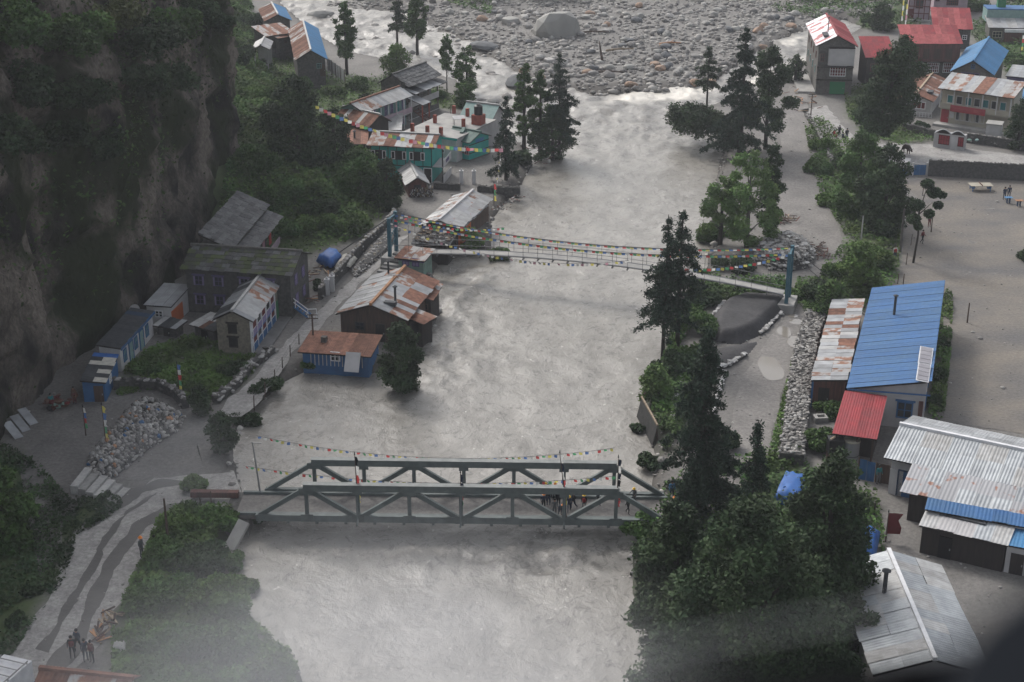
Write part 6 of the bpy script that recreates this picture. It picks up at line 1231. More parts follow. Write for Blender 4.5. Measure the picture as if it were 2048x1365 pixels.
mound('rubble_mound', 'round heap of pale grey rubble behind the right tower of the footbridge', [(1505,520),(1515,495),(1540,482),(1580,480),(1615,492),(1632,515),(1620,538),(1580,545),(1535,540)], 1.5, 295, .28, ['stone_pale','rock','stone_pale','stone_wall','rock_white'], seed=3)
mound('rubble_bank', 'stone rubble spilled against the wall by the left tower of the footbridge', [(700,545),(735,500),(770,460),(795,440),(800,470),(775,505),(735,540),(712,560)], .7, 200, .22, ['stone_pale','rock','stone_tan'], seed=4)
mound('rubble_bank', 'scatter of pale stones and planks by the washed gate wall', [(985,420),(1010,405),(1040,385),(1050,395),(1010,425)], .2, 60, .16, ['stone_wall','wood_red','rock'], seed=5, base=False)
for lab, px_ in (('brown driftwood tangle on the river road above the rubble mound', [(1545,440),(1575,432),(1600,445),(1580,452)]), ('brown driftwood tangle right of the rubble mound', [(1618,488),(1640,495),(1662,512),(1640,522)]), ('debris tangle caught below the riverside tree group', [(1040,300),(1080,295),(1110,325),(1060,330)]), ('scattered planks at the head of the river road', [(1588,180),(1615,185),(1618,215),(1590,230)]), ('pile of broken timber beside the dirt road', [(185,1275),(215,1230),(232,1240),(205,1290)]), ('planks and litter between the wall and the mossy stone house', [(600,580),(630,535),(655,560),(625,620)])):
    pl_ = poly(px_); c = pl_.mean(0); e = empty('debris_pile', (c[0], c[1], 0), 0, lab, 'debris'); rs = random.Random(len(lab)); r_ = np.abs(pl_ - c).max(0)
    for i in range(28): x, y, a, l = rs.uniform(-1,1)*r_[0]*.9, rs.uniform(-1,1)*r_[1]*.9, rs.uniform(0,3.14), rs.uniform(.4,1.5); z_ = rs.uniform(.05,.4); MB().bar((x-l/2*math.cos(a), y-l/2*math.sin(a), z_), (x+l/2*math.cos(a), y+l/2*math.sin(a), z_+rs.uniform(-.1,.3)), .12, .06).build('timber', M[rs.choice(['wood_red','wood_brown','wood_pale','wood_fresh' if 'timber' in lab or 'planks' in lab else 'wood_brown'])], e)
# stairs
e = empty('stone_steps', P(150, 985), 0, 'broad pale stone steps below the carved stone mound', 'steps')
for i in range(6):
    a = P(142+i*15, 990+i*3.0) - e.location; b = P(172+i*15, 952+i*5) - e.location; dd = (b-a); nn = Vector((dd.y, -dd.x, 0)).normalized()*1.0; zt_ = .75 - i*.13
    mb = MB(); a2, b2 = a + nn*.62, b + nn*.62; vs = [(a.x,a.y,-.4),(a2.x,a2.y,-.4),(b2.x,b2.y,-.4),(b.x,b.y,-.4),(a.x,a.y,zt_),(a2.x,a2.y,zt_),(b2.x,b2.y,zt_),(b.x,b.y,zt_)]
    mb.add(vs, [(0,3,2,1),(4,5,6,7),(0,1,5,4),(1,2,6,5),(2,3,7,6),(3,0,4,7)]).build('step', M['stone_pale'], e)
a0 = P(757, 562); e = empty('concrete_steps', a0, rz2 - .1, 'dark concrete steps climbing to the left end of the footbridge', 'steps')
for i in range(8): MB().box(-.9+i*.05, i*.62, -.3, .9+i*.05, i*.62+.55, .22+i*.19).build('step', M['concrete_dark' if i % 2 else 'concrete'], e)
for lab, px, py in (('left white gate pillar of the turquoise lodge forecourt', 923, 368), ('right white gate pillar of the turquoise lodge forecourt', 948, 368), ('white gate pillar with a lilac panel by the village path, farther', 665, 583), ('white gate pillar by the village path, nearer', 655, 590)):
    e = empty('gate_pillar', P(px, py), 0, lab, 'pillar'); MB().box(-.22,-.22,-.2,.22,.22,1.6).build('shaft', M['plaster_white'], e); MB().box(-.28,-.28,1.6,.28,.28,1.7).tube([(0,0,1.7),(0,0,1.85),(0,0,1.98)], [.12,.15,.03], 8).build('cap', M['plaster_white'], e)
# school gate
e = empty('school_gate', P(1838, 351), 0, 'blue double gate in a white frame beside the gate booth', 'gate')
MB().box(-.75,-.04,.05,.0,.04,1.35).build('leaf', M['paint_blue'], e); MB().box(.03,-.04,.05,.8,.04,1.35).build('leaf', M['paint_blue'], e); MB().box(-.95,-.12,-.1,-.75,.12,1.65).build('post', M['plaster_white'], e); MB().box(.8,-.12,-.1,1.05,.12,1.65).build('post', M['plaster_white'], e); MB().bar((-.85,0,1.55),(.9,0,1.55),.08).build('crossbar', M['plaster_white'], e)
# tables in the yard
def table(name, label, px, py, L_, W_, m, leg, h_=.76, rz_=0, net=False):
    e = empty(name, P(px, py), rz_, label, 'table'); MB().box(-L_/2,-W_/2,h_-.05,L_/2,W_/2,h_).build('table_top', M[m], e)
    for sx in (-1,1):
        for sy in (-1,1): MB().bar((sx*(L_/2-.3), sy*(W_/2-.15), 0), (sx*(L_/2-.3), sy*(W_/2-.15), h_-.05), .09).build('leg', M[leg], e)
    if net: MB().box(-.015,-W_/2-.1,h_,.015,W_/2+.1,h_+.16).build('net', M['wood_red'], e); MB().box(-L_/2+.2,-W_/2+.15,h_-.4,-L_/2+.55,W_/2-.15,h_-.06).build('side_board', M['paint_blue'], e); MB().box(L_/2-.55,-W_/2+.15,h_-.4,L_/2-.2,W_/2-.15,h_-.06).build('side_board', M['paint_blue'], e)
    return e
table('ping_pong_table', 'pale table tennis table with blue legs by the black boundary wall', 1960, 381, 2.75, 1.5, 'plaster_cream', 'paint_blue', net=True); table('school_desk', 'light blue desk with two people behind it in the school yard', 2016, 407, .9, .6, 'iron_sky', 'paint_darkblue'); table('school_desk', 'brown topped small desk right of the light blue desk', 2037, 413, .9, .6, 'wood_fresh', 'paint_darkblue')
# tanks, tarps, odds and ends
g = P(1700, 925, 0); e = empty('water_tank', g, 0, 'upright steel water tank with a cream lid by the red canopy', 'water tank'); MB().tube([(0,0,0),(0,0,1.9)], .62, 20).build('body', M['steel_grey'], e, False); MB().tube([(0,0,1.9),(0,0,2.0)], .66, 20).build('lid', M['plaster_cream'], e); MB().tube([(0,0,.7),(0,0,.76)], .64, 20).build('band', M['iron_dark'], e)
g = P(1668, 925, 0); e = empty('water_tank', g, 0, 'square black tank on a rusty stand beside the steel water tank', 'water tank'); MB().box(-.6,-.5,.9,.6,.5,2.1).build('body', M['plastic_black'], e)
for sx in (-.5,.5):
    for sy in (-.4,.4): MB().bar((sx,sy,0),(sx,sy,.9),.09).build('leg', M['wood_red'], e)
MB().bar((-.5,-.3,2.15),(.4,.5,2.25),.12).build('plank', M['wood_pale'], e)
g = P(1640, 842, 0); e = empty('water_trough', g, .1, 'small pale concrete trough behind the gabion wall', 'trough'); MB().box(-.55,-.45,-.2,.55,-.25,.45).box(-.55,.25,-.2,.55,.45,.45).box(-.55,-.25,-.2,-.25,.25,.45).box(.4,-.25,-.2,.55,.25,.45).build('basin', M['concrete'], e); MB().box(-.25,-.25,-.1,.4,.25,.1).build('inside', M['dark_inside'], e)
def tarp(label, px_, z_, m='tarp_blue', drop=1.2, name='tarpaulin', hump=.22, sd_=1):
    """four corner pixels at height z_, a draped sheet with thickness"""
    c = [P(*q, z_) for q in px_]; n = 9; vs = []; o0 = c[0].copy(); rs = np.random.RandomState(sd_)
    for j in range(n):
        for i in range(n):
            u, v = i/(n-1), j/(n-1); p = c[0]*(1-u)*(1-v)+c[1]*u*(1-v)+c[2]*u*v+c[3]*(1-u)*v - o0; ed = min(u,1-u,v,1-v)
            p.z += hump*math.sin(math.pi*u)*math.sin(math.pi*v) + .07*rs.randn() - drop*(1 if ed == 0 else 0)*.6; vs.append(p)
    mb = MB(); mb.add(vs, [(j*n+i, j*n+i+1, (j+1)*n+i+1, (j+1)*n+i) for j in range(n-1) for i in range(n-1)]); o = mb.build(name, M[m], None, True); o.location = o0; md = o.modifiers.new('t', 'SOLIDIFY'); md.thickness = .03; return tag(o, label, 'tarpaulin')
tarp('bright blue tarpaulin heaped on the grass beside the village path wall', [(632,512),(662,524),(686,505),(660,493)], 1.1); tarp('blue tarpaulin behind the small pointed spruce', [(1545,990),(1600,1000),(1618,950),(1570,935)], .8, sd_=4); tarp('blue tarpaulin showing through the tall leafy tree', [(1660,1110),(1750,1110),(1762,1050),(1680,1040)], 1.5, sd_=5); tarp('blue tarpaulin along the left wall of the grey gabled hall', [(1640,1160),(1668,1165),(1680,1080),(1650,1080)], 1.8, sd_=6, hump=.2)
tarp('whitish sheet weighted down beside the bright blue tarpaulin', [(668,528),(700,530),(715,512),(690,504)], .9, 'tarp_light', .6, hump=.2, sd_=8)
o = tarp('crumpled white sack lying in the bushes near the bottom edge', [(222,1298),(252,1302),(256,1286),(228,1284)], .35, 'cloth_white', .3, 'sack', .25, 9); o['category'] = 'sack'
for i, (x0, y0) in enumerate([(30,880),(45,866),(60,852)]):
    a = P(x0, y0); o = MB().quad((0,0,.05),(.75,0,.05),(.75,2.1,.75),(0,2.1,.75),.03).build('metal_sheet', M['iron_grey'], None); o.location = a; o.rotation_euler = (0,0,.75); tag(o, ['lowest of three grey sheets leaning on the cliff foot','middle of three grey sheets leaning on the cliff foot','topmost of three grey sheets leaning on the cliff foot'][i], 'metal sheet')
p_ = [P(1283, 795, .9), P(1315, 852, .9)]; e = empty('sheet_barrier', p_[0], 0, 'tall dark corrugated sheet barrier tilting over the right bank', 'barrier'); d_ = p_[1]-p_[0]; nn = Vector((d_.y,-d_.x,0)).normalized()
for i in range(7):
    a, b = d_*(i/7), d_*((i+1)/7); mb = MB(); k = 6; vs = [a+(b-a)*j/k + nn*.04*(j % 2) + Vector((0,0,0)) for j in range(k+1)] + [a+(b-a)*j/k + nn*(.04*(j % 2)+.55) + Vector((0,0,-2.6)) for j in range(k+1)]
    mb.add(vs, [(j, j+1, k+2+j, k+1+j) for j in range(k)]).build('sheet', M['barrier_grey'], e)
MB().bar((0,0,.06), d_ + Vector((0,0,.06)), .14).build('top_rail', M['wood_pale'], e); MB().bar((.2,.4,.1), (1.6,3.2,-.4), .09).bar(d_*.9, d_*.9 + Vector((.3,-1.0,-3)), .1).build('brace', M['wood_brown'], e)
def fence_posts(label, pts, n, h_, m='wood_brown', wires=2):
    o0 = P(*pts[0]); e = empty('wire_fence', o0, 0, label, 'fence'); W_ = [P(*p)-o0 for p in pts]; L_ = [(b-a).length for a, b in zip(W_, W_[1:])]; tot = sum(L_)
    def at(t_):
        for a, b, l in zip(W_, W_[1:], L_):
            if t_ <= l + 1e-6: return a+(b-a)*(t_/l)
            t_ -= l
        return W_[-1]
    for i in range(n): p = at(tot*i/(n-1)); MB().tube([p+Vector((0,0,-.3)), p+Vector((.04,0,h_))], [.06,.045], 5).build('post', M[m], e)
    for k in range(wires): MB().tube([at(tot*i/24)+Vector((0,0,h_*(.5+.4*k))) for i in range(25)], .012, 3).build('wire', M['cable'], e)
fence_posts('wire fence with crooked posts on the water side of the village path', [(508,815),(545,770),(575,720),(598,690)], 6, 1.1); fence_posts('thin wire fence at the yard edge below the small bare-trunked tree', [(1812,530),(1832,450),(1845,390)], 5, 1.3)
e = panel_fence('metal_fence', 'dark blue sheet metal fence beside the steel water tank', [(1715,958),(1748,965)], 0, 1.7, ['paint_blue'], cat='fence'); e = panel_fence('board_fence', 'brown board fence panel right of the dark blue sheet fence', [(1750,965),(1778,970)], 0, 1.6, ['wood_brown'], cat='fence')
for i, (px, py, c) in enumerate([(1938,284,'pale turquoise'),(1953,284,'deeper turquoise')]):
    g = P(px, py, 1.3); o = one_rock('water_drum', rock_lo[1], g + Vector((0,0,.25)), (.33,.3,.4), i, M['iron_teal' if i else 'paint_mint']); tag(o, f'{c} plastic bundle on the wall right of the gatehouse', 'bundle')
# truck cut by the left bottom corner
g = P(-2, 1412, 0); e = empty('truck', g, -.35, 'white truck roof with a roof rack cut off by the bottom left corner', 'truck'); mb = MB().box(-1.0,-2.4,.55,1.0,2.2,2.0); mb.build('body', M['paint_white'], e); mb = MB()
for i in range(6): mb.bar((-.95,-1.9+i*.7,2.16),(.95,-1.9+i*.7,2.16),.05)
for x in (-.95,.95): mb.bar((x,-2,2.16),(x,1.9,2.16),.06)
for x in (-.95,.95):
    for y in (-1.9,0,1.8): mb.bar((x,y,2.0),(x,y,2.16),.05)
mb.build('roof_rack', M['steel_grey'], e); MB().box(-.9,2.2,1.2,.9,2.24,1.85).build('windscreen', M['glass'], e)
for sx in (-.95,.95):
    for y in (-1.6,1.5): w2 = MB().tube([(sx-.12,y,.42),(sx+.12,y,.42)], .42, 14).build('wheel', M['rubber'], e)
# heap of market goods below the cliff
e = empty('goods_heap', P(122, 815), 0, 'heap of goods under dark and red-brown cloths against the cliff foot', 'goods'); rs = random.Random(8)
for i in range(26): s = rs.uniform(.25,.5); one_rock('bundle', rock_lo[rs.randrange(6)], (rs.uniform(-1.3,1.3), rs.uniform(-1.1,1.1), rs.uniform(.1,.9)), (s, s*.8, s*.8), rs.random()*6, M[rs.choice(['cloth_maroon','cloth_brown','cloth_black','wood_red','paint_mint','cloth_brown'])], e)
# ---------------------------------------------------------------- people
def body_mesh(pose, seed=0):
    """one continuous skinned figure about 1.7 m tall, facing -y; J maps joint names to places"""
    J = {'pel': (0,0,.93), 'chest': (0,.0,1.30), 'neck': (0,-.01,1.45), 'head0': (0,-.03,1.52), 'head1': (0,-.03,1.64),
         'shl': (-.19,0,1.40), 'shr': (.19,0,1.40), 'ell': (-.25,.02,1.14), 'elr': (.25,.02,1.14), 'hal': (-.26,-.08,.92), 'har': (.26,-.08,.92), 'fl': (-.26,-.12,.82), 'fr': (.26,-.12,.82),
         'hil': (-.10,0,.90), 'hir': (.10,0,.90), 'knl': (-.12,-.02,.49), 'knr': (.12,-.02,.49), 'anl': (-.13,.02,.08), 'anr': (.13,.02,.08), 'tol': (-.14,-.14,.04), 'tor': (.14,-.14,.04)}
    if pose == 'walk': J.update(knl=(-.11,-.20,.52), anl=(-.11,-.16,.09), tol=(-.11,-.32,.05), knr=(.11,.10,.50), anr=(.11,.36,.14), tor=(.11,.26,.04), hal=(-.24,.14,.95), fl=(-.24,.16,.86), har=(.24,-.24,.98), fr=(.24,-.30,.90))
    if pose == 'reach': J.update(ell=(-.30,-.18,1.24), hal=(-.24,-.42,1.20), fl=(-.22,-.50,1.21), elr=(.30,-.16,1.22), har=(.24,-.40,1.14), fr=(.22,-.48,1.14), chest=(0,-.04,1.29), head0=(0,-.08,1.51), head1=(0,-.10,1.63))
    if pose == 'bend': J.update(chest=(0,-.26,1.18), neck=(0,-.38,1.27), head0=(0,-.46,1.28), head1=(0,-.54,1.33), shl=(-.19,-.32,1.24), shr=(.19,-.32,1.24), ell=(-.22,-.38,.98), elr=(.22,-.38,.98), hal=(-.20,-.44,.76), har=(.20,-.44,.76), fl=(-.19,-.47,.68), fr=(.19,-.47,.68))
    if pose == 'sit':
        dz_ = -.48; J = {k: (v[0], v[1], v[2]+dz_) for k, v in J.items()}; J.update(knl=(-.16,-.40,.46), knr=(.16,-.40,.46), anl=(-.16,-.42,.08), anr=(.16,-.42,.08), tol=(-.17,-.56,.04), tor=(.17,-.56,.04), hal=(-.18,-.30,.52), har=(.18,-.30,.52), fl=(-.17,-.38,.50), fr=(.17,-.38,.50))
    rad_ = {'pel': .135, 'chest': .155, 'neck': .055, 'head0': .075, 'head1': .098, 'shl': .07, 'shr': .07, 'ell': .048, 'elr': .048, 'hal': .032, 'har': .032, 'fl': .026, 'fr': .026, 'hil': .10, 'hir': .10, 'knl': .065, 'knr': .065, 'anl': .045, 'anr': .045, 'tol': .04, 'tor': .04}
    E = [('pel','chest'),('chest','neck'),('neck','head0'),('head0','head1'),('chest','shl'),('chest','shr'),('shl','ell'),('shr','elr'),('ell','hal'),('elr','har'),('hal','fl'),('har','fr'),('pel','hil'),('pel','hir'),('hil','knl'),('hir','knr'),('knl','anl'),('knr','anr'),('anl','tol'),('anr','tor')]
    return skin_mesh('body', J, rad_, E, 'pel'), J
def skin_mesh(name, J, rad_, E, root, sub=1):
    ks = list(J); me = bpy.data.meshes.new('tmp'); me.from_pydata([J[k] for k in ks], [(ks.index(a), ks.index(b)) for a, b in E], []); o = bpy.data.objects.new('tmp', me); sc.collection.objects.link(o)
    o.modifiers.new('s', 'SKIN'); sv = me.skin_vertices[0].data
    for i, k in enumerate(ks): r = rad_[k]; sv[i].radius = (r, r) if not isinstance(r, tuple) else r; sv[i].use_root = (k == root)
    m_ = o.modifiers.new('u', 'SUBSURF'); m_.levels = sub; m_.render_levels = sub; dg = bpy.context.evaluated_depsgraph_get(); dg.update(); r = bpy.data.meshes.new_from_object(o.evaluated_get(dg)); bpy.data.objects.remove(o); r.name = name
    for p in r.polygons: p.use_smooth = True
    return r
POSES = {}
def person(label, loc_, rz_, pose='stand', top='cloth_navy', legs='cloth_black', helmet=None, vest=None, pack=None, group=None, s=1.0):
    if pose not in POSES: POSES[pose] = body_mesh(pose)
    me0, J = POSES[pose]; key = (pose, top, legs)
    if key not in POSES:
        me = me0.copy(); 
        for m_ in ('skin', top, legs, 'cloth_black'): me.materials.append(M[m_])
        hip = J['pel'][2]; nk = Vector(J['neck']); hl, hr = Vector(J['fl']), Vector(J['fr'])
        for p in me.polygons:
            c = p.center; k = 1
            if (c - Vector(J['head1'])).length < .2 and c.z > nk.z - .02: k = 0
            elif (c - hl).length < .09 or (c - hr).length < .09: k = 0
            elif c.z < .11: k = 3
            elif min((c - Vector(J[a])).length for a in ('knl','knr','anl','anr','hil','hir')) < min((c - Vector(J[a])).length for a in ('chest','ell','elr','shl','shr','hal','har')): k = 2
            p.material_index = k
        POSES[key] = me
    e = empty('person', loc_, rz_, label, 'person', group); s = .79 if loc_.z > BZ else .94; e.scale = (s, s, s); o = bpy.data.objects.new('body', POSES[key]); sc.collection.objects.link(o); o.parent = e
    h = Vector(J['head1'])
    if helmet:
        mb = MB(); n_ = 10; vs = [(h.x, h.y+.01, h.z+.15)]
        for r_, dzz in ((.08,.125),(.125,.07),(.14,.0),(.175,-.01)):
            for k in range(n_): a = k/n_*6.283; vs.append((h.x+r_*math.cos(a), h.y+.01+r_*math.sin(a)*1.08, h.z+dzz))
        mb.add(vs, [(0, 1+k, 1+(k+1) % n_) for k in range(n_)] + [(1+r_*n_+k, 1+(r_+1)*n_+k, 1+(r_+1)*n_+(k+1) % n_, 1+r_*n_+(k+1) % n_) for r_ in range(3) for k in range(n_)]); mb.build('helmet', M[helmet], e, True)
    else:
        mb = MB(); n_ = 8; vs = [(h.x, h.y+.03, h.z+.125)]
        for r_, dzz in ((.08,.10),(.115,.03),(.11,-.05)):
            for k in range(n_): a = k/n_*6.283; vs.append((h.x+r_*math.cos(a), h.y+.035+r_*math.sin(a), h.z+dzz))
        mb.add(vs, [(0, 1+k, 1+(k+1) % n_) for k in range(n_)] + [(1+r_*n_+k, 1+(r_+1)*n_+k, 1+(r_+1)*n_+(k+1) % n_, 1+r_*n_+(k+1) % n_) for r_ in range(2) for k in range(n_)]); mb.build('hair', M['hair'], e, True)
    MB().tube([(h.x, h.y-.09, h.z+.0), (h.x, h.y-.125, h.z-.03)], [.012,.02], 4).build('nose', M['skin'], e)
    c = Vector(J['chest'])
    if vest: MB().tube([(0, J['pel'][1], J['pel'][2]+.02), (c.x, c.y, c.z-.12), (c.x, c.y, c.z+.07)], [.18,.195,.17], 10).build('vest', M[vest], e, True)
    if pack: MB().box(-.15, c.y+.12, c.z-.3, .15, c.y+.34, c.z+.14).build('backpack', M[pack], e)
    return e
def on_deck(px, py):
    p = P(px, py, BZ+.07); return p
PPL = [ # px, py, z None=deck, facing, pose, top, legs, helmet, vest, pack, label
 (1087,1020,'d',.3,'stand','cloth_navy','cloth_black','helmet_orange',None,None,'person in navy with an orange helmet, leftmost in the front of the bridge group'),
 (1097,1012,'d',3.0,'stand','cloth_black','cloth_navy',None,None,None,'bareheaded person in black just behind the leftmost orange helmet'),
 (1091,998,'d',.2,'stand','cloth_navy','cloth_black','helmet_yellow',None,None,'yellow helmeted person at the far truss, left of the two seen above the near chord'),
 (1110,999,'d',-.2,'stand','cloth_navy','cloth_black','helmet_orange',None,None,'orange helmeted person at the far truss, right of the two seen above the near chord'),
 (1109,1031,'d',.1,'stand','cloth_grey','cloth_grey',None,None,None,'person in grey overalls leaning on the near kerb of the steel bridge'),
 (1120,1031,'d',.5,'bend','cloth_grey','cloth_navy','helmet_orange',None,None,'stooping person with an orange helmet beside the one in grey overalls'),
 (1117,1012,'d',2.6,'stand','cloth_black','cloth_black',None,None,'cloth_black','person in black with a rucksack behind the stooping one'),
 (1138,1025,'d',.0,'walk','cloth_navy','cloth_navy','helmet_yellow',None,None,'striding person in navy with a bright yellow helmet under the tilted flagpole'),
 (1147,1018,'d',-1.0,'walk','cloth_black','cloth_navy',None,None,None,'bareheaded walker right behind the bright yellow helmet'),
 (1168,1022,'d',-.3,'stand','cloth_black','cloth_grey','helmet_yellow','cloth_red',None,'person in a red and white vest with a yellow helmet on the steel bridge'),
 (1196,1010,'d',1.2,'walk','cloth_navy','cloth_black',None,None,None,'lone walker half hidden behind the rising diagonal right of the red vest'),
 (1256,1028,'d',.8,'walk','cloth_black','cloth_black',None,None,None,'person in black at the right end of the bridge behind the last diagonal'),
 (1268,1008,'d',-.6,'reach','cloth_grey','cloth_grey','helmet_yellow',None,None,'person in grey with a yellow helmet hauling ropes at the right end of the bridge'),
 (1343,1000,0.1,.3,'stand','iron_sky','cloth_navy',None,None,None,'person in a light blue top standing at the foot of the massive spruce'),
 (1348,1032,0.1,.1,'stand','cloth_black','cloth_black','helmet_orange',None,None,'left of two orange helmets on the right bank past the bridge'),
 (1373,1038,0.1,-.2,'stand','cloth_black','cloth_black','helmet_orange',None,None,'right of two orange helmets on the right bank past the bridge'),
 (146,1316,0,.2,'stand','cloth_black','cloth_black',None,'cloth_maroon',None,'person with a red bundle, left of the group on the dirt road'),
 (157,1302,0,-.4,'walk','cloth_navy','cloth_black',None,None,None,'tall person in dark clothes behind the one with the red bundle'),
 (172,1322,0,.8,'stand','cloth_navy','cloth_navy',None,None,None,'person in navy third from the left on the dirt road'),
 (185,1325,0,-.5,'stand','cloth_brown','cloth_black',None,'cloth_maroon',None,'person in brown and red, rightmost of the group on the dirt road'),
 (284,1114,0,1.2,'stand','cloth_grey','cloth_grey','helmet_orange',None,None,'person with an orange cap at the edge of the bushes by the dirt road'),
 (310,1100,0,1.5,'sit','cloth_black','wood_fresh',None,None,None,'dark crouching figure in the grass above the dirt road bend'),
 (1596,146,0,1,'stand','cloth_black','cloth_navy',None,None,None,'left of two people at the head of the river road'), (1602,142,0,2,'stand','cloth_navy','cloth_black',None,None,None,'right of two people at the head of the river road'),
 (1668,276,0,1,'sit','cloth_red','cloth_maroon',None,None,None,'person in red sitting at the edge of the upper path'), (1678,274,0,.5,'stand','cloth_black','cloth_black',None,None,None,'standing person in black beside the one in red on the upper path'),
 (1685,281,0,2,'sit','cloth_navy','cloth_black',None,None,None,'squatting dark figure on the upper path between two standing people'), (1693,280,0,2.5,'stand','cloth_black','cloth_navy',None,None,'cloth_black','rightmost person of the upper path group, carrying a pack'),
 (2008,400,0,.2,'stand','cloth_navy','cloth_navy',None,None,None,'left of two people behind the light blue desk'), (2017,397,0,-.2,'stand','cloth_navy','cloth_navy',None,None,None,'right of two people behind the light blue desk'),
 (1844,488,0,.6,'walk','cloth_maroon','cloth_black',None,None,None,'small dark walking figure in the school yard by the volleyball post'), (1858,455,0,.3,'stand','cloth_black','cloth_maroon',None,None,None,'small standing figure next to the volleyball post'),
 (1756,968,0,.4,'stand','cloth_teal','cloth_grey',None,None,None,'person in a teal top in front of the brown board fence'), (1789,520,0,.2,'stand','cloth_white','cloth_navy',None,'cloth_red',None,'person in white and red at the pale leaning pole'),
 (103,812,0,.6,'sit','cloth_teal','cloth_black',None,None,None,'person in pale teal sitting left on the goods heap'), (150,808,0,-.4,'stand','cloth_brown','cloth_maroon',None,None,None,'person in brown standing at the right of the goods heap'),
]
for (px, py, zz, rz_, pose, top, legs, hel, vest, pack, lab) in PPL:
    p = P(px, py, BZ+.065) if zz == 'd' else P(px, py, zz); person(lab, p, rz_, pose, top, legs, hel, vest, pack)
# grazing yak-like pack animal on the upper path
J = {'rump': (0,.62,1.02), 'mid': (0,.1,1.0), 'chest': (0,-.42,1.06), 'hump': (0,-.35,1.25), 'neck': (0,-.72,1.0), 'head': (0,-.98,.78), 'muz': (0,-1.16,.58), 'hfl': (-.17,-.42,.62), 'hfr': (.17,-.42,.62), 'kfl': (-.18,-.44,.38), 'kfr': (.18,-.44,.38), 'ffl': (-.18,-.42,.06), 'ffr': (.18,-.42,.06),
     'hbl': (-.17,.60,.68), 'hbr': (.17,.60,.68), 'kbl': (-.18,.74,.42), 'kbr': (.18,.74,.42), 'fbl': (-.18,.66,.06), 'fbr': (.18,.66,.06), 'tail': (0,.86,.85), 'tail2': (0,.9,.45)}
rr = {'rump': .26, 'mid': .30, 'chest': .30, 'hump': .2, 'neck': .19, 'head': .13, 'muz': .085, 'hfl': .11, 'hfr': .11, 'kfl': .065, 'kfr': .065, 'ffl': .055, 'ffr': .055, 'hbl': .13, 'hbr': .13, 'kbl': .07, 'kbr': .07, 'fbl': .055, 'fbr': .055, 'tail': .04, 'tail2': .06}
E = [('rump','mid'),('mid','chest'),('chest','hump'),('chest','neck'),('neck','head'),('head','muz'),('chest','hfl'),('chest','hfr'),('hfl','kfl'),('hfr','kfr'),('kfl','ffl'),('kfr','ffr'),('rump','hbl'),('rump','hbr'),('hbl','kbl'),('hbr','kbr'),('kbl','fbl'),('kbr','fbr'),('rump','tail'),('tail','tail2')]
e = empty('yak', P(1812, 309, .05), .45, 'dark brown yak walking on the upper path towards the school gate', 'yak'); me = skin_mesh('body', J, rr, E, 'mid'); me.materials.append(M['fur_dark']); o = bpy.data.objects.new('body', me); sc.collection.objects.link(o); o.parent = e
for sx in (-1, 1): MB().tube([(sx*.10,-.95,.90),(sx*.28,-.98,.98),(sx*.32,-1.0,1.16)], [.035,.028,.008], 6).build('horn', M['steel_grey'], e); MB().tube([(sx*.12,-.92,.84),(sx*.26,-.9,.80)], [.05,.02], 5).build('ear', M['fur_dark'], e)

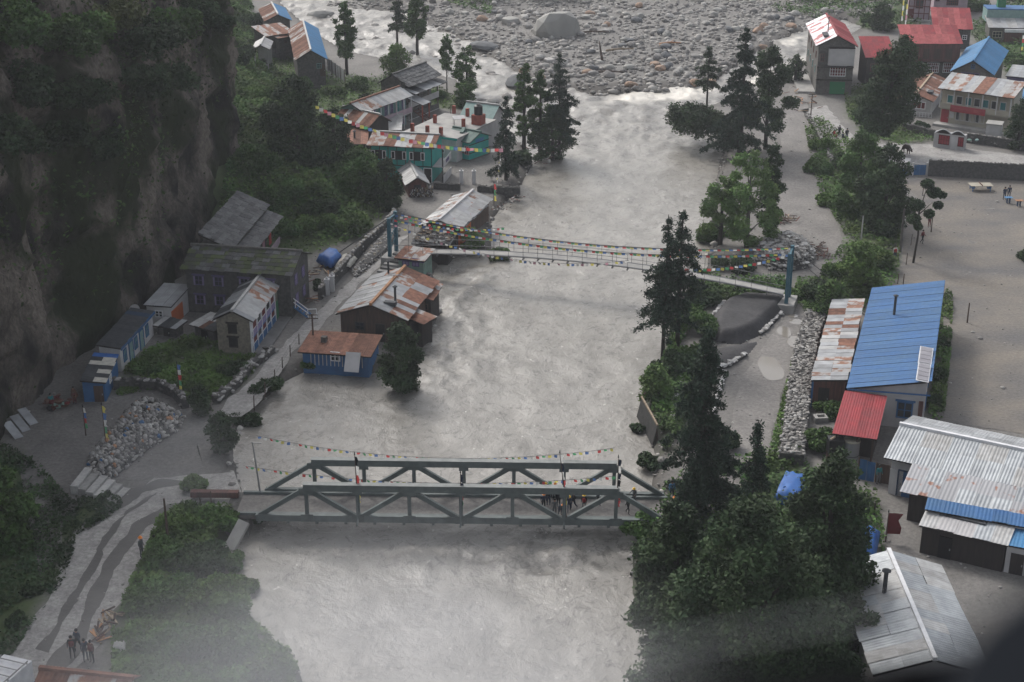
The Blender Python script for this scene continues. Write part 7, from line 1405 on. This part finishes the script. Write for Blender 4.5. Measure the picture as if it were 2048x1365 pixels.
# ---------------------------------------------------------------- shrubs and ground cover
SH = [ # px,py, r, h, leaves, mat, label
 (1000,520,1.6,1.0,1600,'leaf_mid','sprig of bushes in the water under the footbridge'), (560,1105,0,0,0,None,None),
 (392,985,1.2,1.0,1500,'leaf_shrub','low bush at the bend of the dirt road by the bridge'), (430,1060,2.3,1.7,4500,'leaf_mid','leafy bush at the left abutment of the steel bridge'), (380,1060,2.6,1.6,5000,'leaf_shrub','wide bush left of the bridge abutment'), (330,1130,2.6,2.2,5500,'leaf_mid','tall bush beside the weathered pole'),
 (400,1140,2.8,2.2,6000,'leaf_dark','dark bush on the near left bank above the water'), (440,1215,2.8,2.2,6000,'leaf_shrub','bush overhanging the near left water edge'), (330,1215,2.8,2.0,6000,'leaf_mid','bush in the middle of the near left bank'), (280,1290,2.4,1.6,4500,'leaf_shrub','bush near the white sack'), (370,1300,2.8,2.0,5500,'leaf_mid','large bush right of the white sack'), (460,1310,2.6,2.2,5500,'leaf_mid','bush at the water edge near the bottom'), (540,1345,2.4,2.0,5000,'leaf_shrub','last bush at the bottom edge by the water'), (415,1385,3,2,5000,'leaf_mid','bush cut off by the bottom edge'),
 (25,1250,2.2,1.2,3500,'leaf_shrub','low bush left of the dirt road near the left edge'), (210,1000,1.4,.8,1600,'leaf_shrub','weedy bush below the carved stone mound'), (190,1045,1.5,.7,1500,'leaf_shrub','weeds between the steps and the dirt road'), (60,1190,2.0,1.0,3000,'leaf_mid','low bush below the rounded left edge tree'),
 (640,455,2.5,1.2,3500,'leaf_shrub','bright grassy bush patch above the blue tarpaulin'), (570,470,2.2,1.0,2800,'leaf_mid','low bush right of the narrow slate roof'), (640,580,1.0,1.0,1500,'leaf_dark','round dark bush by the white gate pillars'), (700,460,2.6,1.6,3500,'leaf_shrub','yellow-green bush behind the tall capped wall'),
 (560,400,3.0,2.4,5000,'leaf_mid','bush on the slope above the narrow slate roofed house'), (510,340,3.2,3.0,5500,'leaf_mid','high bush on the slope against the cliff'), (560,260,3.2,3.2,5500,'leaf_dark','dark bush half way up the slope by the cliff'), (530,200,3.4,2.4,5500,'leaf_shrub','bush below the tiny open shelter'), (600,180,3.2,2.0,5000,'leaf_mid','bush on the slope below the long blue roofed hut'), (670,190,2.6,1.6,3800,'leaf_shrub','bush on the terrace left of the slate lodge'), (720,180,2.4,1.6,3500,'leaf_mid','bush below the pale corrugated fence'), (740,210,2.2,1.4,3000,'leaf_dark','dark bush at the back of the slate lodge'), (480,130,3,3,4500,'leaf_dark','bush at the cliff edge left of the top left huts'), (505,60,3,3,4500,'leaf_dark','bush behind the smallest top left hut'), (585,100,1.8,1.6,2200,'leaf_mid','bush between the low shed and the long hut'), (645,440,2.4,2.4,4500,'leaf_dark','dark bush left of the rounded bright tree'), (620,390,2.6,2.6,4500,'leaf_shrub','bush on the slope below the dark dense tree'), (470,420,2,1.8,2500,'leaf_shrub','bush on top of the mossy slate roofed house\'s bank'),
 (830,345,1.5,1.8,2000,'leaf_dark','dark bush beside the tilted tin shed'), (1050,325,2.4,1.2,2200,'leaf_dark','dark bush at the foot of the riverside group'), (875,200,1.6,1.6,2200,'leaf_mid','bush by the water right of the slate lodge'), (970,238,0,0,0,None,None),
 (1420,480,2.4,1.6,3500,'leaf_mid','bush at the water below the light green trees'), (1470,540,2.4,1.4,3500,'leaf_dark','dark bush under the right end of the footbridge'), (1530,590,2.2,.9,2600,'leaf_mid','low green bush at the head of the dark sand pad'), (1400,610,2.0,1.4,2800,'leaf_dark','dark bush right of the two tall spruces'), (1395,670,2.2,2.0,3200,'leaf_mid','bush at the left rim of the dark sand pad'), (1345,745,2.0,2.0,3000,'leaf_dark','dark bush at the foot of the two tall spruces'), (1400,570,2.4,1.2,3000,'leaf_shrub','bush behind the two spruces below the footbridge'), (1275,865,.7,.8,900,'leaf_dark','small tuft on the stone ledge at the water'), (1590,600,1.2,.8,1500,'leaf_shrub','weeds beside the right tower block'),
 (1640,300,1.8,1.6,3200,'leaf_shrub','bush below the upper path group of people'), (1640,350,2.0,1.8,3600,'leaf_mid','bush along the river road under the retaining wall'), (1660,410,1.8,1.4,3000,'leaf_shrub','bush at the kink of the river road'), (1690,340,2.4,2.2,4200,'leaf_dark','dark bush on the slope above the river road'), (1745,540,2.4,2.2,4200,'leaf_shrub','bush left of the leaning trunk-like pole'), (1640,600,1.8,1.8,3000,'leaf_dark','dark bush at the corner of the gabion wall'), (1690,560,2.2,2.4,3800,'leaf_mid','bush behind the rusty end of the lean-to'), (1730,235,2.4,1.2,2800,'leaf_dark','dark bush left of the rusty red gabled house'), (1845,258,1.4,.8,1500,'leaf_dark','hedge under the veranda of the rusty red gabled house'), (1660,830,1.6,1.2,2400,'leaf_mid','weeds behind the concrete trough'), (1640,900,1.6,1.6,2600,'leaf_mid','bush left of the square black tank'), (1878,700,.9,1.2,1800,'leaf_dark','upper hedge bush along the right wall of the blue hall'), (1874,760,.9,1.2,1800,'leaf_dark','middle hedge bush along the right wall of the blue hall'), (1870,815,.9,1.2,1800,'leaf_dark','lower hedge bush along the right wall of the blue hall'),
 (1950,20,3.4,2.4,4000,'leaf_mid','bushes between the top right house and the red roofs'), (1965,110,2.8,2.0,3500,'leaf_dark','dark bushes below the top right house'), (2030,0,3.4,2.6,3800,'leaf_dark','dark bush in the top right corner'), (2030,130,2.6,1.8,3200,'leaf_mid','bush right of the bright blue gable'), (2035,260,1.8,1.8,3000,'leaf_dark','very dark bush at the right edge below the blue house'), (1735,50,2.2,2.0,2600,'leaf_mid','bush beside the round dark tree at the top'), (1990,280,0,0,0,None,None), (1548,800,0,0,0,None,None), (1920,1000,0,0,0,None,None), (2055,520,1.4,1.0,2000,'leaf_dark','dark bush cut by the right edge of the yard'),
 (1310,640,0,0,0,None,None), (1295,940,1.2,1.2,2000,'leaf_dark','dark bush at the water behind the right bridge end'), (1420,900,2.4,2.0,3500,'leaf_dark','undergrowth left of the small pointed spruce'), (1290,1070,1.8,1.6,3600,'leaf_mid','leafy bush in front of the right bridge end'),
 (468,1135,1.6,1.4,2600,'leaf_mid','bush at the near left water edge just below the bridge shadow'), (478,1185,1.6,1.3,2600,'leaf_shrub','paler bush at the near left water edge, second below the bridge'), (500,1048,1.0,1.2,1800,'leaf_dark','dark bush hanging under the left abutment'),
 (340,775,1.8,.7,2000,'leaf_shrub','bush in the lower corner of the lawn'), (470,745,1.4,.8,1600,'leaf_dark','bush against the lawn wall below the tan lodge'), (300,745,1.6,.7,1800,'leaf_mid','weeds on the lawn by the row house'), (530,790,1.6,.9,2200,'leaf_dark','bush on the fence line beside the flood'), (490,850,1.5,1.0,2200,'leaf_dark','dark bush on the spit where the path meets the water'), (620,735,1.0,.7,1300,'leaf_mid','bush in front of the blue slatted shed'),
]
for i, (px, py, r, h, n, m_, lab) in enumerate(SH):
    if px < 260 and py > 980: r *= .5; h *= .35; n = int(n*.35); m_ = 'leaf_dark'
    if py > 1040 and px < 600: r *= .85; h *= .75; n = int(n*.85)
    n = int(n*1.3)
    if n: shrub(T(px, py), r, h, 400+i, n, .14 if py > 500 else .17, m_, lab, clumps=10)
def scatter(name, label, n, region, size, m_, hfun, seed, kind='stuff', clump=.35):
    rs = np.random.RandomState(seed); (x0, x1, y0, y1) = region; x = rs.uniform(x0, x1, n*5); y = rs.uniform(y0, y1, n*5)
    keep_ = hfun(x, y) & (fbm(x*clump, y*clump, 3.1) > -.12 + .3*rs.rand(n*5) - .2); x, y = x[keep_][:n], y[keep_][:n]; lift = np.clip(fbm(x*.5, y*.5, 6), -.1, 1)*1.6 + rs.rand(len(x))*.35
    pt = np.stack([x, y, ground_h(x, y) + np.maximum(lift, .03)], 1); v, f = leaves(pt, size, seed, up=.8); tn = np.clip(.5 + fbm(x*.3, y*.3, 2)*.9 + rs.rand(len(x))*.3 - .15, 0, 1); o = link(name, fastmesh(name, v, f, tn), None, [M[m_]]); tag(o, label, 'plants', kind=kind)
onhill = lambda x, y: ((hill_line(y) - x) > .8) & (y > 160) & (y < 330) & (x > np.interp(y, clb[:, 1], clb[:, 0]) + 1)
scatter('slope_vegetation', 'dense green undergrowth covering the slope between cliff and lodges', 60000, (-75, -10, 158, 330), .26, 'leaf_mid', onhill, 1)
scatter('slope_vegetation', 'lighter weeds mixed into the undergrowth of the slope', 22000, (-75, -10, 158, 330), .22, 'leaf_shrub', onhill, 2, clump=.2)
GP = [poly(q) for q in [green[0]] ] if False else None
def ingreen(ks):
    def f(x, y):
        r = np.zeros(x.shape, bool)
        for k in ks: r |= sdist(x, y, green[k]) > -.3
        return r & (sdist(x, y, river) < -.6)
    return f
def flat_cover(name, label, n, ks, size, m_, seed, hmax=.3):
    rs = np.random.RandomState(seed); pls = [green[k] for k in ks]; lo = np.min([p.min(0) for p in pls], 0); hi = np.max([p.max(0) for p in pls], 0); lo = np.maximum(lo, (-60, 60)); hi = np.minimum(hi, (120, 330)); x = rs.uniform(lo[0], hi[0], n*14); y = rs.uniform(lo[1], hi[1], n*14); k = ingreen(ks)(x, y) & (fbm(x*.6, y*.6, 5) > -.35 + .3*rs.rand(len(x))); x, y = x[k][:n], y[k][:n]
    pt = np.stack([x, y, ground_h(x, y) + .03 + rs.rand(len(x))*hmax*(1 + fbm(x*.7, y*.7, 1))], 1); v, f = leaves(pt, size, seed, up=.8); tn = np.clip(.5 + fbm(x*.3, y*.3, 2)*.9 + rs.rand(len(x))*.3 - .15, 0, 1); tag(link(name, fastmesh(name, v, f, tn), None, [M[m_]]), label, 'plants', kind='stuff')
flat_cover('lawn_grass', 'grass and weeds of the lawn below the tan stone lodge', 16000, [0], .13, 'grass_cover', 11)
flat_cover('bank_weeds', 'weeds and grass covering the near left bank', 26000, [2], .16, 'grass_cover', 12, .5); flat_cover('bank_weeds', 'weeds along the foot of the cliff left of the dirt road', 10000, [3], .14, 'leaf_dark', 13, .25); flat_cover('slope_vegetation', 'greenery of the terraces between the left lodges and the torrent huts', 20000, [1], .2, 'leaf_shrub', 21, .6)
flat_cover('bank_weeds', 'weeds on the strip between river road and gabion wall', 9000, [4], .14, 'grass_cover', 14, .4); flat_cover('bank_weeds', 'weeds under the trees of the right slope', 16000, [5,6,7], .18, 'grass_cover', 15, .6); flat_cover('bank_weeds', 'undergrowth of the right bank below the bridge', 12000, [8], .18, 'leaf_mid', 16, .8); flat_cover('bank_weeds', 'undergrowth along the right water edge between the bridges', 14000, [9,10], .17, 'leaf_mid', 17, .6); flat_cover('bank_weeds', 'hedge weeds along the right wall of the blue hall', 4000, [11], .14, 'grass_cover', 18, .5); flat_cover('far_greenery', 'greenery between the houses in the top right corner', 16000, [12], .28, 'leaf_mid', 19, 1.2); flat_cover('far_greenery', 'greenery at the upper end of the boulder plain', 7000, [13,14], .28, 'leaf_mid', 20, 1.0)
# growth hanging on the upper cliff
rs = np.random.RandomState(77); n = 30000; iu = rs.randint(0, CX.shape[0]-1, n*3); iv = rs.randint(6, NV-1, n*3); cxx, cyy, czz = CX[iu, iv], CY[iu, iv], CZ[iu, iv]
lim = 11 + 9*fbm(cyy*.07, czz*.03, 4) + np.clip((cyy-148)*.4, 0, 9); dens = sstep(-7, 7, czz - lim) * (fbm(cyy*.16, czz*.16, 8) > -.22) + .02; k = rs.rand(n*3) < dens; iu, iv, cxx, cyy, czz = iu[k][:n], iv[k][:n], cxx[k][:n], cyy[k][:n], czz[k][:n]
out = (.2 + np.clip(fbm(cyy*.3, czz*.3, 1)*3.2, 0, 3)) * rs.rand(len(iu))**.5; pt = np.stack([cxx + nx_[iu]*out + rs.normal(size=len(iu))*.5, cyy + ny_[iu]*out + rs.normal(size=len(iu))*.5, czz + rs.normal(size=len(iu))*.5], 1); v, f = leaves(pt, .21, 5, up=.3)
tn = np.clip(.5 + fbm(cyy*.15, czz*.15, 2)*1.3 + rs.rand(len(iu))*.3 - .15, 0, 1); tag(link('cliff_vegetation', fastmesh('cliff_vegetation', v, f, tn), None, [M['leaf_cliff']]), 'dark shrubs and creepers hanging on the upper cliff face', 'plants', kind='stuff')
# trees and bushes rooted on ledges of the cliff
dep = Vc[:, 1]*CP + (HC - Vc[:, 2])*SP; cpx = 1024 + F_PX*Vc[:, 0]/dep; cpy = 682.5 - F_PX*(Vc[:, 1]*SP + (Vc[:, 2]-HC)*CP)/dep
for i, (px, py, r, n, m_, lab) in enumerate([(40,60,3.4,5200,'leaf_mid','pale green tree hanging in the top left corner of the cliff'),(130,90,3.6,5200,'leaf_mid','bright leafy tree jutting from the upper cliff, second from the left corner'),(60,190,3.2,4400,'leaf_dark','dark tree under the corner tree on the cliff'),(170,210,3.2,4400,'leaf_dark','dark bush in the middle of the overgrown cliff'),(230,60,3.4,4600,'leaf_olive','yellowish tree at the top of the cliff'),(300,90,3.2,4200,'leaf_dark','dark bush right of the yellowish cliff tree'),(350,50,3.2,4200,'leaf_mid','greener tree on the cliff top above the bare rock face'),(400,30,2.8,3400,'leaf_dark','dark tree at the cliff brink near the top edge'),(270,190,3.0,3800,'leaf_dark','dark bush low on the overgrown part of the cliff'),(340,150,2.8,3400,'leaf_dark','dark bush over the bare rock face'),(110,300,2.8,3200,'leaf_dark','lowest dark bush at the left of the cliff'),(20,290,2.8,3200,'leaf_dark','dark bush at the left edge half way up the cliff'),(215,300,2.4,2400,'leaf_dark','isolated bush on the shaded lower cliff'),(440,60,2.0,2200,'leaf_dark','small bush on the right rim of the cliff')]):
    d2 = (cpx-px)**2 + (cpy-py)**2; near = np.where(d2 < 24**2)[0]
    if len(near) == 0: near = np.array([np.argmin(d2)])
    k_ = near[np.argmin(dep[near])]; q = Vector(Vc[k_]) + Vector((.8, -.3, -r*.35)); shrub(q, r, r*1.2, 900+i, n, .2, m_, lab, name='cliff_tree', cat='tree', clumps=14)
# far trees above the plain
for i, (px, lab) in enumerate([(935,'leftmost dark tree at the top edge above the plain'),(965,'second dark tree at the top edge above the plain'),(1065,'slim dark tree at the top edge above the huge boulder'),(1110,'right dark tree at the top edge above the huge boulder'),(1590,'tree at the top edge right of the plain')]):
    g = T(px, -6); broadleaf('broadleaf_tree', g, 9, 3.2, 700+i, 2600, .3, 'leaf_dark', lab, crownlow=.25)

# ---------------------------------------------------------------- helicopter door sill close to the lens
def CW(px, py, dist): d_ = ray(px, py); return Vector((0,0,HC)) + d_*dist
e = empty('helicopter_window_frame', CW(1900, 1380, .5), 0, 'dark blurred corner of the helicopter window frame at the bottom right', 'window frame')
def frame_part(name, pts, m_, t0, t1):
    mb = MB(); n_ = len(pts); vs = [CW(*p, t0) - e.location for p in pts] + [CW(*p, t1) - e.location for p in pts]; mb.add(vs, [tuple(range(n_)), tuple(range(2*n_-1, n_-1, -1))] + [(i, (i+1) % n_, n_+(i+1) % n_, n_+i) for i in range(n_)]); return mb.build(name, M[m_], e)
frame_part('corner_trim', [(1880,1460),(1890,1340),(1960,1250),(2030,1190),(2150,1130),(2250,1500)], 'cabin_trim', .40, .46)
frame_part('window_seal', [(1150,1510),(1300,1405),(1500,1362),(1700,1332),(1880,1308),(1990,1290),(1960,1500)], 'rubber', .47, .53)
MB().tube([CW(960,1400,.5)-e.location, CW(1300,1300,.5)-e.location, CW(1650,1240,.5)-e.location, CW(2150,1175,.5)-e.location], .00035, 8).build('reflection_streak', M['paint_white'], e)  # thin pale strip added near the lens to imitate a window reflection streak
# ---------------------------------------------------------------- air
hz = MB().box(-170, -30, -6, 200, 640, 72).build('haze', M['rubber'], None); hz.data.materials.clear(); hz['kind'] = 'stuff'
m = bpy.data.materials.new('haze_air'); m.use_nodes = True; t = m.node_tree; t.nodes.clear(); o_ = t.nodes.new('ShaderNodeOutputMaterial'); v_ = t.nodes.new('ShaderNodeVolumePrincipled'); v_.inputs['Color'].default_value = (.86,.89,.95,1); v_.inputs['Density'].default_value = .00022; v_.inputs['Anisotropy'].default_value = .2; t.links.new(v_.outputs[0], o_.inputs['Volume']); hz.data.materials.append(m)

# added pale volumes imitating window-glass reflections over the near left reach
def reflection_veil(name, label, c, r_, dens):
    bm = bmesh.new(); bmesh.ops.create_icosphere(bm, subdivisions=3, radius=1); me = bpy.data.meshes.new(name); bm.to_mesh(me); bm.free(); o = link(name, me); o.location = c; o.scale = r_; tag(o, label, 'reflection_veil', kind='stuff')
    m = bpy.data.materials.new(name); m.use_nodes = True; t = m.node_tree; t.nodes.clear(); o_ = t.nodes.new('ShaderNodeOutputMaterial'); v_ = t.nodes.new('ShaderNodeVolumePrincipled'); v_.inputs['Color'].default_value = (.9,.91,.95,1)
    tc = t.nodes.new('ShaderNodeTexCoord'); ln = t.nodes.new('ShaderNodeVectorMath'); ln.operation = 'LENGTH'; t.links.new(tc.outputs['Object'], ln.inputs[0]); mr_ = t.nodes.new('ShaderNodeMapRange'); mr_.interpolation_type = 'SMOOTHERSTEP'; mr_.inputs['From Min'].default_value = 1; mr_.inputs['From Max'].default_value = .1; mr_.inputs['To Max'].default_value = dens; t.links.new(ln.outputs['Value'], mr_.inputs[0])
    n_ = t.nodes.new('ShaderNodeTexNoise'); n_.inputs['Scale'].default_value = 2.2; n_.inputs['Detail'].default_value = 2; t.links.new(tc.outputs['Object'], n_.inputs['Vector']); q = t.nodes.new('ShaderNodeMapRange'); q.inputs['From Min'].default_value = .3; q.inputs['From Max'].default_value = .7; q.inputs['To Min'].default_value = .5; q.inputs['To Max'].default_value = 1.4; t.links.new(n_.outputs[0], q.inputs[0])
    x = t.nodes.new('ShaderNodeMath'); x.operation = 'MULTIPLY'; t.links.new(mr_.outputs[0], x.inputs[0]); t.links.new(q.outputs[0], x.inputs[1]); t.links.new(x.outputs[0], v_.inputs['Density']); t.links.new(v_.outputs[0], o_.inputs['Volume']); me.materials.append(m)
reflection_veil('reflection_veil', 'pale veil added for window reflection over the water and bank at the bottom left', (-8, 68, 5), (26, 20, 10), .040)
reflection_veil('reflection_veil', 'thin bluish veil added for window reflection by the left end of the steel bridge', (-25, 98, 4), (9, 9, 7), .014)
